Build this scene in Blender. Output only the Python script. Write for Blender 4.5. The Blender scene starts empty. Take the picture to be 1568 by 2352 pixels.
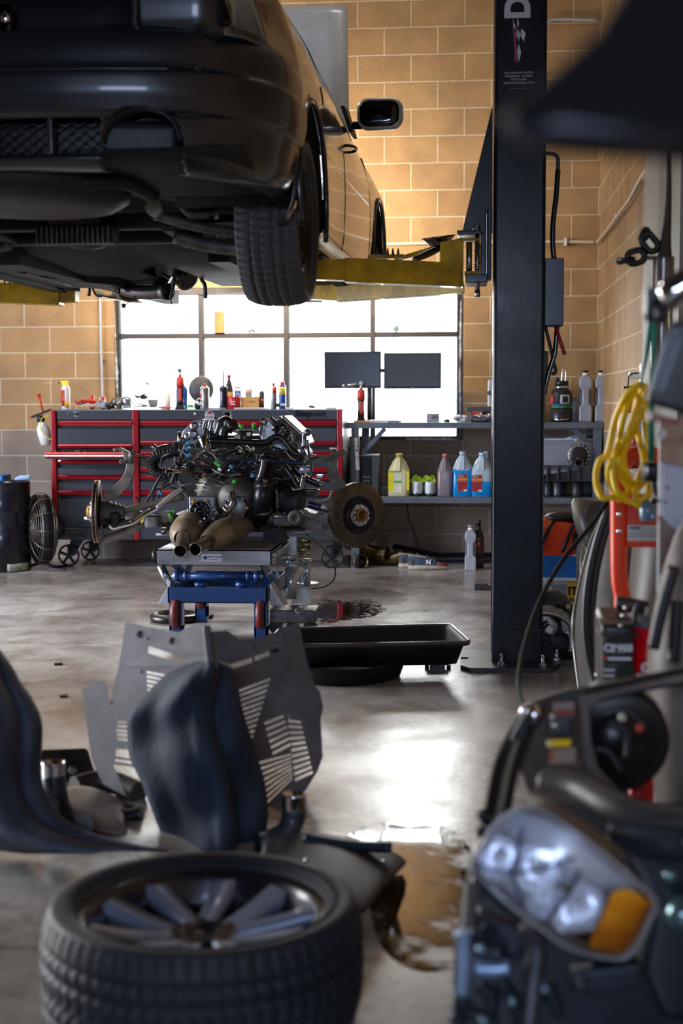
import bpy, bmesh, math, random
from mathutils import Vector, Matrix, Quaternion
random.seed(7)
PI=math.pi
SC=bpy.context.scene
COL=SC.collection
V3=Vector
# ---------------------------------------------------------------- camera
FPX=3307.16; CYP=1175.85; YAW=-.0907; PIT=-.0756; ROL=-.0025
CAM=V3((.2772,-11.1836,1.2235))
_fw=V3((math.sin(YAW)*math.cos(PIT),math.cos(YAW)*math.cos(PIT),math.sin(PIT)))
_rt=V3((math.cos(YAW),-math.sin(YAW),0)); _up=_rt.cross(_fw)
RT=math.cos(ROL)*_rt+math.sin(ROL)*_up; UP=-math.sin(ROL)*_rt+math.cos(ROL)*_up; FW=_fw
def ray(px,py): return (FW+RT*((px-784)/FPX)-UP*((py-CYP)/FPX))
def aY(px,py,Y):
    r=ray(px,py); return CAM+r*((Y-CAM.y)/r.y)
def aD(px,py,D): return aY(px,py,D+CAM.y)
def aZ(px,py,Z=0.):
    r=ray(px,py); return CAM+r*((Z-CAM.z)/r.z)
def aX(px,py,X):
    r=ray(px,py); return CAM+r*((X-CAM.x)/r.x)
def m(D): return D/FPX     # metres per pixel at depth D
cd=bpy.data.cameras.new('camera'); co=bpy.data.objects.new('camera',cd); COL.objects.link(co)
cd.sensor_fit='VERTICAL'; cd.sensor_height=36; cd.sensor_width=24; cd.lens=FPX/2352*36
cd.clip_start=.05; cd.clip_end=200
co.matrix_world=Matrix(((RT.x,UP.x,-FW.x,CAM.x),(RT.y,UP.y,-FW.y,CAM.y),(RT.z,UP.z,-FW.z,CAM.z),(0,0,0,1)))
cd.dof.use_dof=True; cd.dof.focus_distance=7.7; cd.dof.aperture_fstop=2.4; cd.dof.aperture_blades=0
SC.camera=co
SC.view_settings.view_transform='Standard'; SC.view_settings.look='None'; SC.view_settings.gamma=1
SC.view_settings.exposure=0.4; SC.view_settings.use_curve_mapping=False
# ---------------------------------------------------------------- materials
def lin(c):
    return c/12.92 if c<=.04045 else ((c+.055)/1.055)**2.4
def H(h): return tuple(lin(int(h[i:i+2],16)/255) for i in (0,2,4))
MATS={}
def mat(name,col,rough=.5,metal=0.,var=.12,scale=6.,bump=0.,coat=0.,dirt=None,spec=.5,bscale=None,trans=0.,alpha=1.,stretch=None,rvar=.1):
    if name in MATS: return MATS[name]
    if isinstance(col,str): col=H(col)
    mt=bpy.data.materials.new(name); mt.use_nodes=True; nt=mt.node_tree; N=nt.nodes; L=nt.links
    b=N['Principled BSDF']
    tc=N.new('ShaderNodeTexCoord'); src=tc.outputs['Object']
    if stretch:
        mp=N.new('ShaderNodeMapping'); mp.inputs['Scale'].default_value=stretch; L.new(src,mp.inputs['Vector']); src=mp.outputs[0]
    no=N.new('ShaderNodeTexNoise'); no.inputs['Scale'].default_value=scale; no.inputs['Detail'].default_value=6; no.inputs['Roughness'].default_value=.65
    L.new(src,no.inputs['Vector'])
    cr=N.new('ShaderNodeValToRGB'); cr.color_ramp.elements[0].position=.3; cr.color_ramp.elements[1].position=.7
    d=dirt if dirt else tuple(c*(1-var*2.2) for c in col)
    if isinstance(d,str): d=H(d)
    cr.color_ramp.elements[0].color=(*[max(0,x) for x in d],1); cr.color_ramp.elements[1].color=(*[min(1,c*(1+var)) for c in col],1)
    L.new(no.outputs['Fac'],cr.inputs['Fac']); L.new(cr.outputs['Color'],b.inputs['Base Color'])
    mr=N.new('ShaderNodeMapRange'); mr.inputs['To Min'].default_value=min(1,rough+rvar); mr.inputs['To Max'].default_value=max(.02,rough-rvar)
    L.new(no.outputs['Fac'],mr.inputs['Value']); L.new(mr.outputs[0],b.inputs['Roughness'])
    b.inputs['Metallic'].default_value=metal; b.inputs['Coat Weight'].default_value=coat; b.inputs['Coat Roughness'].default_value=.06
    b.inputs['Specular IOR Level'].default_value=spec
    b.inputs['Transmission Weight'].default_value=trans; b.inputs['Alpha'].default_value=alpha
    if bump:
        n2=N.new('ShaderNodeTexNoise'); n2.inputs['Scale'].default_value=bscale or scale*12; n2.inputs['Detail'].default_value=4
        L.new(src,n2.inputs['Vector']); bp=N.new('ShaderNodeBump'); bp.inputs['Strength'].default_value=bump; bp.inputs['Distance'].default_value=.004
        L.new(n2.outputs['Fac'],bp.inputs['Height']); L.new(bp.outputs[0],b.inputs['Normal'])
    MATS[name]=mt; return mt
black=mat('black_plastic','15161a',.42,0,.15,bump=.15)
blackg=mat('black_gloss','0b0c0f',.18,0,.1,coat=.5)
rubber=mat('rubber','1c1d21',.62,0,.2,bump=.3,dirt='2c2d31')
steel=mat('steel','a9aaac',.28,1,.15,scale=9,bump=.1)
dsteel=mat('dark_steel','55524e',.42,1,.3,scale=14,bump=.2)
alu=mat('cast_aluminium','9c9a96',.45,.85,.22,scale=18,bump=.5,dirt='5a554e')
alud=mat('dusty_aluminium','8f8a82',.55,.5,.25,scale=12,bump=.4,dirt='4b453e')
chrome=mat('chrome','d8d8dc',.1,1,.05,rvar=.04)
rust=mat('rusty_steel','6d5440',.55,.6,.25,scale=20,bump=.4,dirt='3a2b22')
brass=mat('brass','b58a45',.3,1,.1)
white=mat('white_paint','dcdde0',.4,0,.05)
wplast=mat('white_plastic','e8e6dc',.35,0,.04)
red=mat('red_plastic','c8201c',.35,0,.08)
orange=mat('orange_paint','e8440c',.35,0,.08,coat=.3)
yellow=mat('yellow_plastic','f2c800',.4,0,.06)
blue=mat('blue_plastic','1e53b8',.35,0,.08)
green=mat('green_plastic','3fb82a',.4,0,.08)
grey=mat('grey_plastic','5c5f66',.45,0,.1)
# ---------------------------------------------------------------- geometry
def frame(p0,p1):
    a=(p1-p0); l=a.length; a=a.normalized() if l>1e-9 else V3((0,0,1))
    u=a.orthogonal().normalized(); w=a.cross(u); return a,u,w
def wl(o):
    v=V3((0,0,0))
    while o: v=v+o.location; o=o.parent
    return v
class MB:
    def __init__(s): s.v=[]; s.f=[]; s.mi=[]; s.sm=[]; s.cur=0; s.smooth=False; s.x=None
    def add(s,vs,fs,sm=None):
        o=len(s.v)
        for p in vs:
            p=V3(p); s.v.append(s.x@p if s.x else p)
        for f in fs: s.f.append([i+o for i in f]); s.mi.append(s.cur); s.sm.append(s.smooth if sm is None else sm)
        return s
    def M(s,i): s.cur=i; return s
    def X(s,x=None): s.x=x; return s
    def box(s,c,d,rot=None):
        c=V3(c); R=rot if rot else Matrix.Identity(3)
        vs=[c+R@V3((x*d[0]/2,y*d[1]/2,z*d[2]/2)) for x in(-1,1) for y in(-1,1) for z in(-1,1)]
        return s.add(vs,[(0,1,3,2),(4,6,7,5),(0,4,5,1),(2,3,7,6),(0,2,6,4),(1,5,7,3)],False)
    def b2(s,a,b):
        a=V3(a);b=V3(b); d=b-a
        return s.box((a+b)/2,(abs(d.x),abs(d.y),abs(d.z)))
    def hexa(s,p): # 8 pts: bottom 4 ccw, top 4 ccw
        return s.add(p,[(3,2,1,0),(4,5,6,7),(0,1,5,4),(1,2,6,5),(2,3,7,6),(3,0,4,7)],False)
    def bar(s,p0,p1,w,h,up=V3((0,0,1))):
        p0=V3(p0);p1=V3(p1); a=(p1-p0).normalized(); u=a.cross(up)
        if u.length<1e-5: u=a.cross(V3((0,1,0)))
        u.normalize(); k=u.cross(a)
        q=[p+u*(i*w/2)+k*(j*h/2) for p in(p0,p1) for i,j in((-1,-1),(1,-1),(1,1),(-1,1))]
        return s.hexa([q[0],q[1],q[2],q[3],q[4],q[5],q[6],q[7]])
    def cyl(s,p0,p1,r,r2=None,n=20,cap=True):
        p0=V3(p0);p1=V3(p1); r2=r if r2 is None else r2; a,u,w=frame(p0,p1)
        vs=[p+(u*math.cos(2*PI*i/n)+w*math.sin(2*PI*i/n))*rr for p,rr in((p0,r),(p1,r2)) for i in range(n)]
        s.add(vs,[(i,(i+1)%n,n+(i+1)%n,n+i) for i in range(n)],True)
        if cap: s.add(vs,[list(range(n))[::-1],list(range(n,2*n))],False)
        return s
    def lathe(s,o,ax,prof,n=28,cap=True,a0=0,a1=2*PI):
        # prof: list of (r,t) along axis
        o=V3(o); ax=V3(ax).normalized(); u=ax.orthogonal().normalized(); w=ax.cross(u); full=abs(a1-a0-2*PI)<1e-6
        k=n if full else n+1; vs=[]
        for r,t in prof:
            for i in range(k):
                an=a0+(a1-a0)*i/n; vs.append(o+ax*t+(u*math.cos(an)+w*math.sin(an))*r)
        fs=[]
        for j in range(len(prof)-1):
            for i in range(n if full else n):
                i2=(i+1)%k; fs.append((j*k+i,j*k+i2,(j+1)*k+i2,(j+1)*k+i))
        s.add(vs,fs,True)
        if cap and full:
            L=len(prof)-1
            if prof[0][0]>1e-4: s.add(vs[:k],[list(range(k))[::-1]],False)
            if prof[L][0]>1e-4: s.add(vs[L*k:],[list(range(k))],False)
        return s
    def sph(s,c,r,n=14,sc=(1,1,1)):
        c=V3(c); vs=[];fs=[]; h=n//2
        for j in range(h+1):
            t=PI*j/h
            for i in range(n):
                a=2*PI*i/n; vs.append(c+V3((r*sc[0]*math.sin(t)*math.cos(a),r*sc[1]*math.sin(t)*math.sin(a),r*sc[2]*math.cos(t))))
        for j in range(h):
            for i in range(n): fs.append((j*n+i,(j+1)*n+i,(j+1)*n+(i+1)%n,j*n+(i+1)%n))
        return s.add(vs,fs,True)
    def tube(s,pts,r,n=10,closed=False,smooth=6,cap=True):
        pts=[V3(p) for p in pts]
        if smooth and len(pts)>2: pts=cr(pts,smooth,closed)
        N=len(pts); rr=r if callable(r) else (lambda t:r)
        vs=[];u=None
        for i,p in enumerate(pts):
            if closed: t=pts[(i+1)%N]-pts[i-1]
            else: t=pts[min(i+1,N-1)]-pts[max(i-1,0)]
            t=t.normalized() if t.length>1e-9 else V3((0,0,1))
            if u is None: u=t.orthogonal().normalized()
            else:
                u=u-t*u.dot(t); u=u.normalized() if u.length>1e-6 else t.orthogonal().normalized()
            w=t.cross(u); q=rr(i/max(1,N-1))
            for k in range(n):
                a=2*PI*k/n; vs.append(p+(u*math.cos(a)+w*math.sin(a))*q)
        M_=N if closed else N-1
        fs=[(i*n+k,i*n+(k+1)%n,((i+1)%N)*n+(k+1)%n,((i+1)%N)*n+k) for i in range(M_) for k in range(n)]
        s.add(vs,fs,True)
        if cap and not closed: s.add(vs[:n],[list(range(n))[::-1]],False); s.add(vs[-n:],[list(range(n))],False)
        return s
    def prism(s,pts,d):
        # pts: 3D polygon, extruded by vector d
        pts=[V3(p) for p in pts]; d=V3(d); n=len(pts); vs=pts+[p+d for p in pts]
        return s.add(vs,[list(range(n))[::-1],list(range(n,2*n))]+[(i,(i+1)%n,n+(i+1)%n,n+i) for i in range(n)],False)
    def grid(s,rows,closed=False,sm=True,th=None):
        nr=len(rows);nc=len(rows[0]); vs=[V3(p) for r in rows for p in r]
        fs=[(j*nc+i,j*nc+(i+1)%nc,(j+1)*nc+(i+1)%nc,(j+1)*nc+i) for j in range(nr-1) for i in range(nc if closed else nc-1)]
        if not th: return s.add(vs,fs,sm)
        # solid sheet
        nv=[V3() for _ in vs]
        for f in fs:
            a,b,c,d=[vs[k] for k in f]; q=(c-a).cross(d-b)
            for k in f: nv[k]+=q
        back=[p-(n.normalized()*th if n.length>0 else V3()) for p,n in zip(vs,nv)]; K=len(vs)
        s.add(vs+back,fs+[tuple(K+k for k in f[::-1]) for f in fs],sm)
        rim=[]
        if not closed:
            for j in range(nr-1):
                rim.append((j*nc,(j+1)*nc,K+(j+1)*nc,K+j*nc)); rim.append((j*nc+nc-1,K+j*nc+nc-1,K+(j+1)*nc+nc-1,(j+1)*nc+nc-1))
        for i in range(nc if closed else nc-1):
            i2=(i+1)%nc
            rim.append((i,K+i,K+i2,i2)); q=(nr-1)*nc; rim.append((q+i,q+i2,K+q+i2,K+q+i))
        return s.add(vs+back,rim,False)
    def put(s,name,mt,parent=None,bev=0,sub=0,seg=2,solid=0):
        me=bpy.data.meshes.new(name); o=wl(parent) if parent else V3((0,0,0))
        if not parent and s.v:
            mn=V3([min(p[i] for p in s.v) for i in range(3)]); mx=V3([max(p[i] for p in s.v) for i in range(3)])
            o=V3(((mn.x+mx.x)/2,(mn.y+mx.y)/2,mn.z))
        me.from_pydata([p-o for p in s.v],[],s.f)
        mts=mt if isinstance(mt,(list,tuple)) else [mt]
        for q in mts: me.materials.append(q)
        me.polygons.foreach_set('material_index',[min(i,len(mts)-1) for i in s.mi]); me.polygons.foreach_set('use_smooth',s.sm)
        me.validate(); me.update()
        bm=bmesh.new(); bm.from_mesh(me); bmesh.ops.remove_doubles(bm,verts=bm.verts,dist=1e-5); bmesh.ops.recalc_face_normals(bm,faces=bm.faces); bm.to_mesh(me); bm.free()
        ob=bpy.data.objects.new(name,me); COL.objects.link(ob)
        if parent: ob.parent=parent
        else: ob.location=o
        if solid:
            md=ob.modifiers.new('s','SOLIDIFY'); md.thickness=solid; md.offset=0
        if bev:
            md=ob.modifiers.new('b','BEVEL'); md.width=bev; md.segments=seg; md.limit_method='ANGLE'; md.angle_limit=.6; md.harden_normals=False
            for p in me.polygons: p.use_smooth=True
            md2=ob.modifiers.new('w','WEIGHTED_NORMAL'); md2.keep_sharp=True
        if sub:
            md=ob.modifiers.new('u','SUBSURF'); md.levels=sub; md.render_levels=sub
            for p in me.polygons: p.use_smooth=True
        return ob
def cr(pts,k=6,closed=False):
    out=[];n=len(pts)
    for i in range(n if closed else n-1):
        if closed: a,b,c,d=pts[i-1],pts[i],pts[(i+1)%n],pts[(i+2)%n]
        else: a,b,c,d=pts[max(i-1,0)],pts[i],pts[i+1],pts[min(i+2,n-1)]
        for j in range(k):
            t=j/k; out.append(.5*((2*b)+(c-a)*t+(2*a-5*b+4*c-d)*t*t+(3*b-a-3*c+d)*t**3))
    if not closed: out.append(pts[-1])
    return out
def tag(o,label,cat,group=None):
    o['label']=label; o['category']=cat
    if group: o['group']=group
    return o
def thing(name,label,cat,loc,group=None):
    o=bpy.data.objects.new(name,None); COL.objects.link(o); o.location=V3(loc); o.empty_display_size=.05
    return tag(o,label,cat,group)
def struct(o): o['kind']='structure'; return o
def kids(o): return [c for c in bpy.data.objects if c.parent==o]
def dup(o,loc,rz=None,label=None,par=None):
    c=o.copy(); COL.objects.link(c)
    if par is None:
        c.location=V3(loc)
        if rz is not None: c.rotation_euler=(0,0,rz)
        if label: c['label']=label
    else: c.parent=par
    for k in kids(o): dup(k,None,par=c)
    return c
def text(s,size,loc,mt,parent,rot=None,ext=.0006,name='lettering',align='CENTER',sx=1,shear=0,bold=0,lab=None):
    cu=bpy.data.curves.new('t','FONT'); cu.body=s; cu.size=size; cu.extrude=ext; cu.align_x=align; cu.align_y='CENTER'; cu.shear=shear; cu.offset=bold
    to=bpy.data.objects.new('t',cu); me=bpy.data.meshes.new_from_object(to); bpy.data.objects.remove(to); bpy.data.curves.remove(cu)
    R=(rot if rot else Matrix.Rotation(PI/2,3,'X')).to_4x4(); S=Matrix.Diagonal((sx,1,1,1))
    o=wl(parent) if parent else V3((0,0,0))
    me.transform(Matrix.Translation(V3(loc)-o)@R@S); me.name=name; me.materials.clear(); me.materials.append(mt)
    ob=bpy.data.objects.new(name,me); COL.objects.link(ob); ob.parent=parent
    return ob
RZ=lambda a:Matrix.Rotation(a,3,'Z')
RX=lambda a:Matrix.Rotation(a,3,'X')
RY=lambda a:Matrix.Rotation(a,3,'Y')
def rrect(w,h,r,n=4):
    o=[]
    for cx,cy,a in((w/2-r,h/2-r,0),(-w/2+r,h/2-r,PI/2),(-w/2+r,-h/2+r,PI),(w/2-r,-h/2+r,1.5*PI)):
        for i in range(n+1): t=a+PI/2*i/n; o.append((cx+r*math.cos(t),cy+r*math.sin(t)))
    return o
def bars(c,w,h,mt,parent):
    b=MB(); b.box(c,(w,.0012,h)); return b.put('fine_print',mt,parent)
# ================================================================ the room
XR=aY(1374.5,700,0).x; XL=-6.2; YF=-14.6; ZC=5.6
def wallmat(name,ax):
    mt=bpy.data.materials.new(name); mt.use_nodes=True; nt=mt.node_tree; N=nt.nodes; L=nt.links; b=N['Principled BSDF']
    g=N.new('ShaderNodeNewGeometry'); sp=N.new('ShaderNodeSeparateXYZ'); L.new(g.outputs['Position'],sp.inputs[0])
    cb=N.new('ShaderNodeCombineXYZ'); L.new(sp.outputs[ax],cb.inputs[0]); L.new(sp.outputs[2],cb.inputs[1])
    # slight waviness of joints
    nw=N.new('ShaderNodeTexNoise'); nw.inputs['Scale'].default_value=9; L.new(g.outputs['Position'],nw.inputs['Vector'])
    vm=N.new('ShaderNodeVectorMath'); vm.operation='MULTIPLY_ADD'; vm.inputs[1].default_value=(.006,.006,0); L.new(nw.outputs['Color'],vm.inputs[0]); 
    sb=N.new('ShaderNodeVectorMath'); sb.operation='SUBTRACT'; sb.inputs[1].default_value=(.003,.003,0); L.new(cb.outputs[0],sb.inputs[0]); L.new(sb.outputs[0],vm.inputs[2])
    br=N.new('ShaderNodeTexBrick'); L.new(vm.outputs[0],br.inputs['Vector']); br.offset=.5; br.offset_frequency=2
    br.inputs['Scale'].default_value=1; br.inputs['Brick Width'].default_value=.4064; br.inputs['Row Height'].default_value=.2032
    br.inputs['Mortar Size'].default_value=.0068; br.inputs['Mortar Smooth'].default_value=.5; br.inputs['Bias'].default_value=-.1
    br.inputs['Color1'].default_value=(*H('ab8a5e'),1); br.inputs['Color2'].default_value=(*H('a38158'),1); br.inputs['Mortar'].default_value=(*H('cdb898'),1)
    # lower courses are bare grey block
    b2=N.new('ShaderNodeTexBrick'); L.new(vm.outputs[0],b2.inputs['Vector']); b2.offset=.5
    for k in('Scale','Brick Width','Row Height','Mortar Size','Mortar Smooth','Bias'): b2.inputs[k].default_value=br.inputs[k].default_value
    b2.inputs['Color1'].default_value=(*H('968472'),1); b2.inputs['Color2'].default_value=(*H('857566'),1); b2.inputs['Mortar'].default_value=(*H('b5a796'),1)
    gt=N.new('ShaderNodeMath'); gt.operation='LESS_THAN'; gt.inputs[1].default_value=1.017; L.new(sp.outputs[2],gt.inputs[0])
    mx=N.new('ShaderNodeMix'); mx.data_type='RGBA'; L.new(gt.outputs[0],mx.inputs[0]); L.new(br.outputs['Color'],mx.inputs[6]); L.new(b2.outputs['Color'],mx.inputs[7])
    # speckle and soft blotches
    n1=N.new('ShaderNodeTexNoise'); n1.inputs['Scale'].default_value=170; n1.inputs['Detail'].default_value=3; L.new(g.outputs['Position'],n1.inputs['Vector'])
    r1=N.new('ShaderNodeValToRGB'); r1.color_ramp.elements[0].position=.36; r1.color_ramp.elements[0].color=(.35,.32,.3,1); r1.color_ramp.elements[1].position=.5; r1.color_ramp.elements[1].color=(1,1,1,1); L.new(n1.outputs['Fac'],r1.inputs['Fac'])
    m1=N.new('ShaderNodeMix'); m1.data_type='RGBA'; m1.blend_type='MULTIPLY'; m1.inputs[0].default_value=.75; L.new(mx.outputs[2],m1.inputs[6]); L.new(r1.outputs[0],m1.inputs[7])
    n2=N.new('ShaderNodeTexNoise'); n2.inputs['Scale'].default_value=4; n2.inputs['Detail'].default_value=5; L.new(g.outputs['Position'],n2.inputs['Vector'])
    r2=N.new('ShaderNodeValToRGB'); r2.color_ramp.elements[0].position=.32; r2.color_ramp.elements[0].color=(.8,.8,.82,1); r2.color_ramp.elements[1].position=.68; r2.color_ramp.elements[1].color=(1.12,1.1,1.08,1); L.new(n2.outputs['Fac'],r2.inputs['Fac'])
    m2=N.new('ShaderNodeMix'); m2.data_type='RGBA'; m2.blend_type='MULTIPLY'; m2.inputs[0].default_value=1; L.new(m1.outputs[2],m2.inputs[6]); L.new(r2.outputs[0],m2.inputs[7])
    L.new(m2.outputs[2],b.inputs['Base Color']); b.inputs['Roughness'].default_value=.7; b.inputs['Specular IOR Level'].default_value=.3
    ad=N.new('ShaderNodeMath'); ad.operation='MULTIPLY_ADD'; ad.inputs[1].default_value=-.8; L.new(br.outputs['Fac'],ad.inputs[0]); L.new(n1.outputs['Fac'],ad.inputs[2])
    bp=N.new('ShaderNodeBump'); bp.inputs['Strength'].default_value=.6; bp.inputs['Distance'].default_value=.006; L.new(ad.outputs[0],bp.inputs['Height']); L.new(bp.outputs[0],b.inputs['Normal'])
    return mt
wmX=wallmat('block_wall',0); wmY=wallmat('block_wall_side',1)
# window extents
WL=aY(263,800,0).x; WR=aY(1064,800,0).x; WT=aY(660,659,0).z; WB=aY(950,1011,0).z
TH=.2
b=MB()
for a,c in(((XL-TH,0,0),(WL,TH,ZC)),((WR,0,0),(XR+TH,TH,ZC)),((WL,0,0),(WR,TH,WB)),((WL,0,WT),(WR,TH,ZC))): b.b2(a,c)
struct(b.put('wall_back',wmX))
b=MB(); b.b2((XR,YF-TH,0),(XR+TH,0,ZC)); struct(b.put('wall_right',wmY))
# left wall with a wide open bay door, front wall with a high window strip
DY0,DY1,DZ=-6.6,-2.6,3.0
b=MB()
for a,c in(((XL-TH,YF,0),(XL,DY0,ZC)),((XL-TH,DY1,0),(XL,0,ZC)),((XL-TH,DY0,DZ),(XL,DY1,ZC))): b.b2(a,c)
struct(b.put('wall_left',wmY))
FX0,FX1,FZ0,FZ=-1.5,.72,1.5,2.75
b=MB()
for a,c in(((XL-TH,YF-TH,0),(FX0,YF,ZC)),((FX1,YF-TH,0),(XR,YF,ZC)),((FX0,YF-TH,FZ),(FX1,YF,ZC)),((FX0,YF-TH,0),(FX1,YF,FZ0))): b.b2(a,c)
struct(b.put('wall_front',mat('charcoal_wall','26262a',.8,0,.1)))
ceil=mat('ceiling_paint','3a3835',.8,0,.1)
b=MB(); b.b2((XL-TH,YF-TH,ZC),(XR+TH,TH,ZC+.15)); struct(b.put('ceiling',ceil))
# floor
def floormat():
    mt=bpy.data.materials.new('sealed_concrete'); mt.use_nodes=True; nt=mt.node_tree; N=nt.nodes; L=nt.links; b=N['Principled BSDF']
    g=N.new('ShaderNodeNewGeometry')
    def noise(sc,det=6,ro=.6,dist=0):
        n=N.new('ShaderNodeTexNoise'); n.inputs['Scale'].default_value=sc; n.inputs['Detail'].default_value=det; n.inputs['Roughness'].default_value=ro; n.inputs['Distortion'].default_value=dist
        L.new(g.outputs['Position'],n.inputs['Vector']); return n.outputs['Fac']
    def ramp(src,p0,c0,p1,c1):
        r=N.new('ShaderNodeValToRGB'); r.color_ramp.elements[0].position=p0; r.color_ramp.elements[0].color=(*c0,1); r.color_ramp.elements[1].position=p1; r.color_ramp.elements[1].color=(*c1,1); L.new(src,r.inputs['Fac']); return r.outputs[0]
    def mul(a,c,f=1.):
        q=N.new('ShaderNodeMix'); q.data_type='RGBA'; q.blend_type='MULTIPLY'; q.inputs[0].default_value=f; L.new(a,q.inputs[6]); L.new(c,q.inputs[7]); return q.outputs[2]
    base=ramp(noise(1.1,8,.62,.4),.36,H('97918a'),.62,H('cac7c2'))
    c=mul(base,ramp(noise(3.7,8,.7,.6),.38,(.55,.5,.46),.56,(1,1,1)),.8)
    c=mul(c,ramp(noise(30,6,.7),.3,(.7,.68,.66),.55,(1,1,1)),.6)
    c=mul(c,ramp(noise(.55,3,.5,.3),.4,(.62,.56,.5),.55,(1,1,1)),.7)
    # small dark specks
    vo=N.new('ShaderNodeTexVoronoi'); vo.inputs['Scale'].default_value=22; L.new(g.outputs['Position'],vo.inputs['Vector'])
    c=mul(c,ramp(vo.outputs['Distance'],.03,(.3,.26,.24),.06,(1,1,1)),.7)
    # sawn control joints
    sp=N.new('ShaderNodeSeparateXYZ'); L.new(g.outputs['Position'],sp.inputs[0])
    def line(axis,pos,w):
        s=N.new('ShaderNodeMath'); s.operation='SUBTRACT'; s.inputs[1].default_value=pos; L.new(sp.outputs[axis],s.inputs[0])
        a=N.new('ShaderNodeMath'); a.operation='ABSOLUTE'; L.new(s.outputs[0],a.inputs[0])
        q=N.new('ShaderNodeMath'); q.operation='GREATER_THAN'; q.inputs[1].default_value=w; L.new(a.outputs[0],q.inputs[0]); return q.outputs[0]
    lines=None
    for ax,pos,w in((1,JY1,.004),(1,JY2,.005),(0,-2.9,.004)):
        l=line(ax,pos,w); r=ramp(l,0,(.3,.27,.25),1,(1,1,1)); c=mul(c,r)
    L.new(c,b.inputs['Base Color'])
    rr=N.new('ShaderNodeMapRange'); rr.inputs['From Min'].default_value=.3; rr.inputs['From Max'].default_value=.7; rr.inputs['To Min'].default_value=.16; rr.inputs['To Max'].default_value=.36
    L.new(noise(2.3,7,.65,.5),rr.inputs['Value']); L.new(rr.outputs[0],b.inputs['Roughness'])
    b.inputs['Specular IOR Level'].default_value=.6
    bp=N.new('ShaderNodeBump'); bp.inputs['Strength'].default_value=.25; bp.inputs['Distance'].default_value=.003; L.new(noise(45,5,.6),bp.inputs['Height']); L.new(bp.outputs[0],b.inputs['Normal'])
    return mt
JY1=aZ(200,1478).y; JY2=aZ(900,2205).y
fm=floormat()
b=MB(); b.b2((XL-TH,YF-TH,-.1),(XR+TH,TH,0)); struct(b.put('floor',fm))
# ground outside
b=MB(); 
for a,c in(((-14,TH+.01,-.3),(14,14,-.11)),((-14,-30,-.3),(14,YF-TH-.01,-.11)),((-20,-30,-.3),(XL-TH-.01,14,-.12))): b.b2(a,c)
struct(b.put('outside_ground',mat('asphalt','8d8f90',.8,0,.1,scale=2)))
# puddle + damp stain on the slab
def blob(name,pts,mt,label,z=.0015,cat='puddle'):
    P=[aZ(x,y) for x,y in pts]; P=cr(P,6,True); c=sum(P,V3())/len(P); b=MB(); n=len(P)
    rows=[[V3((c.x+(p.x-c.x)*t,c.y+(p.y-c.y)*t,h)) for p in P] for t,h in((1,.0002),(.96,z),(.5,z+.0004),(.02,z+.0005))]
    b.grid(rows,closed=True); return tag(b.put(name,mt),label,cat)
def wetmat(name,c0,c1,sc,lo,hi,rough=.06):
    mt=mat(name,c0,rough,0,.3,scale=9,dirt=c1,spec=.8,rvar=.02); nt=mt.node_tree; N=nt.nodes; L=nt.links
    tc=N.new('ShaderNodeTexCoord'); n=N.new('ShaderNodeTexNoise'); n.inputs['Scale'].default_value=sc; n.inputs['Detail'].default_value=9; n.inputs['Roughness'].default_value=.7; L.new(tc.outputs['Object'],n.inputs['Vector'])
    gr=N.new('ShaderNodeVectorMath'); gr.operation='MULTIPLY_ADD'; gr.inputs[1].default_value=(1,1,0); gr.inputs[2].default_value=(-.5,-.5,0); L.new(tc.outputs['Generated'],gr.inputs[0]); ln=N.new('ShaderNodeVectorMath'); ln.operation='LENGTH'; L.new(gr.outputs[0],ln.inputs[0])
    ad=N.new('ShaderNodeMath'); ad.operation='MULTIPLY_ADD'; ad.inputs[1].default_value=-.45; L.new(ln.outputs['Value'],ad.inputs[0]); L.new(n.outputs['Fac'],ad.inputs[2])
    r=N.new('ShaderNodeMapRange'); r.inputs['From Min'].default_value=lo; r.inputs['From Max'].default_value=hi; L.new(ad.outputs[0],r.inputs['Value']); L.new(r.outputs[0],N['Principled BSDF'].inputs['Alpha']); return mt
wet=wetmat('oily_water','23170d','3a2613',7,.22,.36); oil=wetmat('oil_drips','1a1410','3a2418',26,.3,.36); stn=wetmat('dried_stain','4b423a','5c5248',9,.18,.5,.3)
blob('puddle',[(800,1912),(880,1890),(940,1896),(1000,1892),(1050,1915),(1085,1960),(1090,2010),(1095,2080),(1090,2150),(1060,2220),(960,2230),(880,2180),(850,2090),(860,2010),(850,1960),(805,1940)],wet,'brown oily puddle on the floor left of the headlight unit')
blob('puddle',[(680,1400),(740,1375),(800,1380),(850,1376),(890,1396),(850,1418),(790,1425),(735,1436),(690,1426)],oil,'wet oil drips on the floor right of the blue lift table')
blob('stain',[(740,1366),(800,1352),(880,1352),(930,1366),(925,1386),(860,1392),(790,1394),(748,1386)],stn,'large dark dried stain on the floor behind the oil drips',z=.0008,cat='stain')
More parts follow.
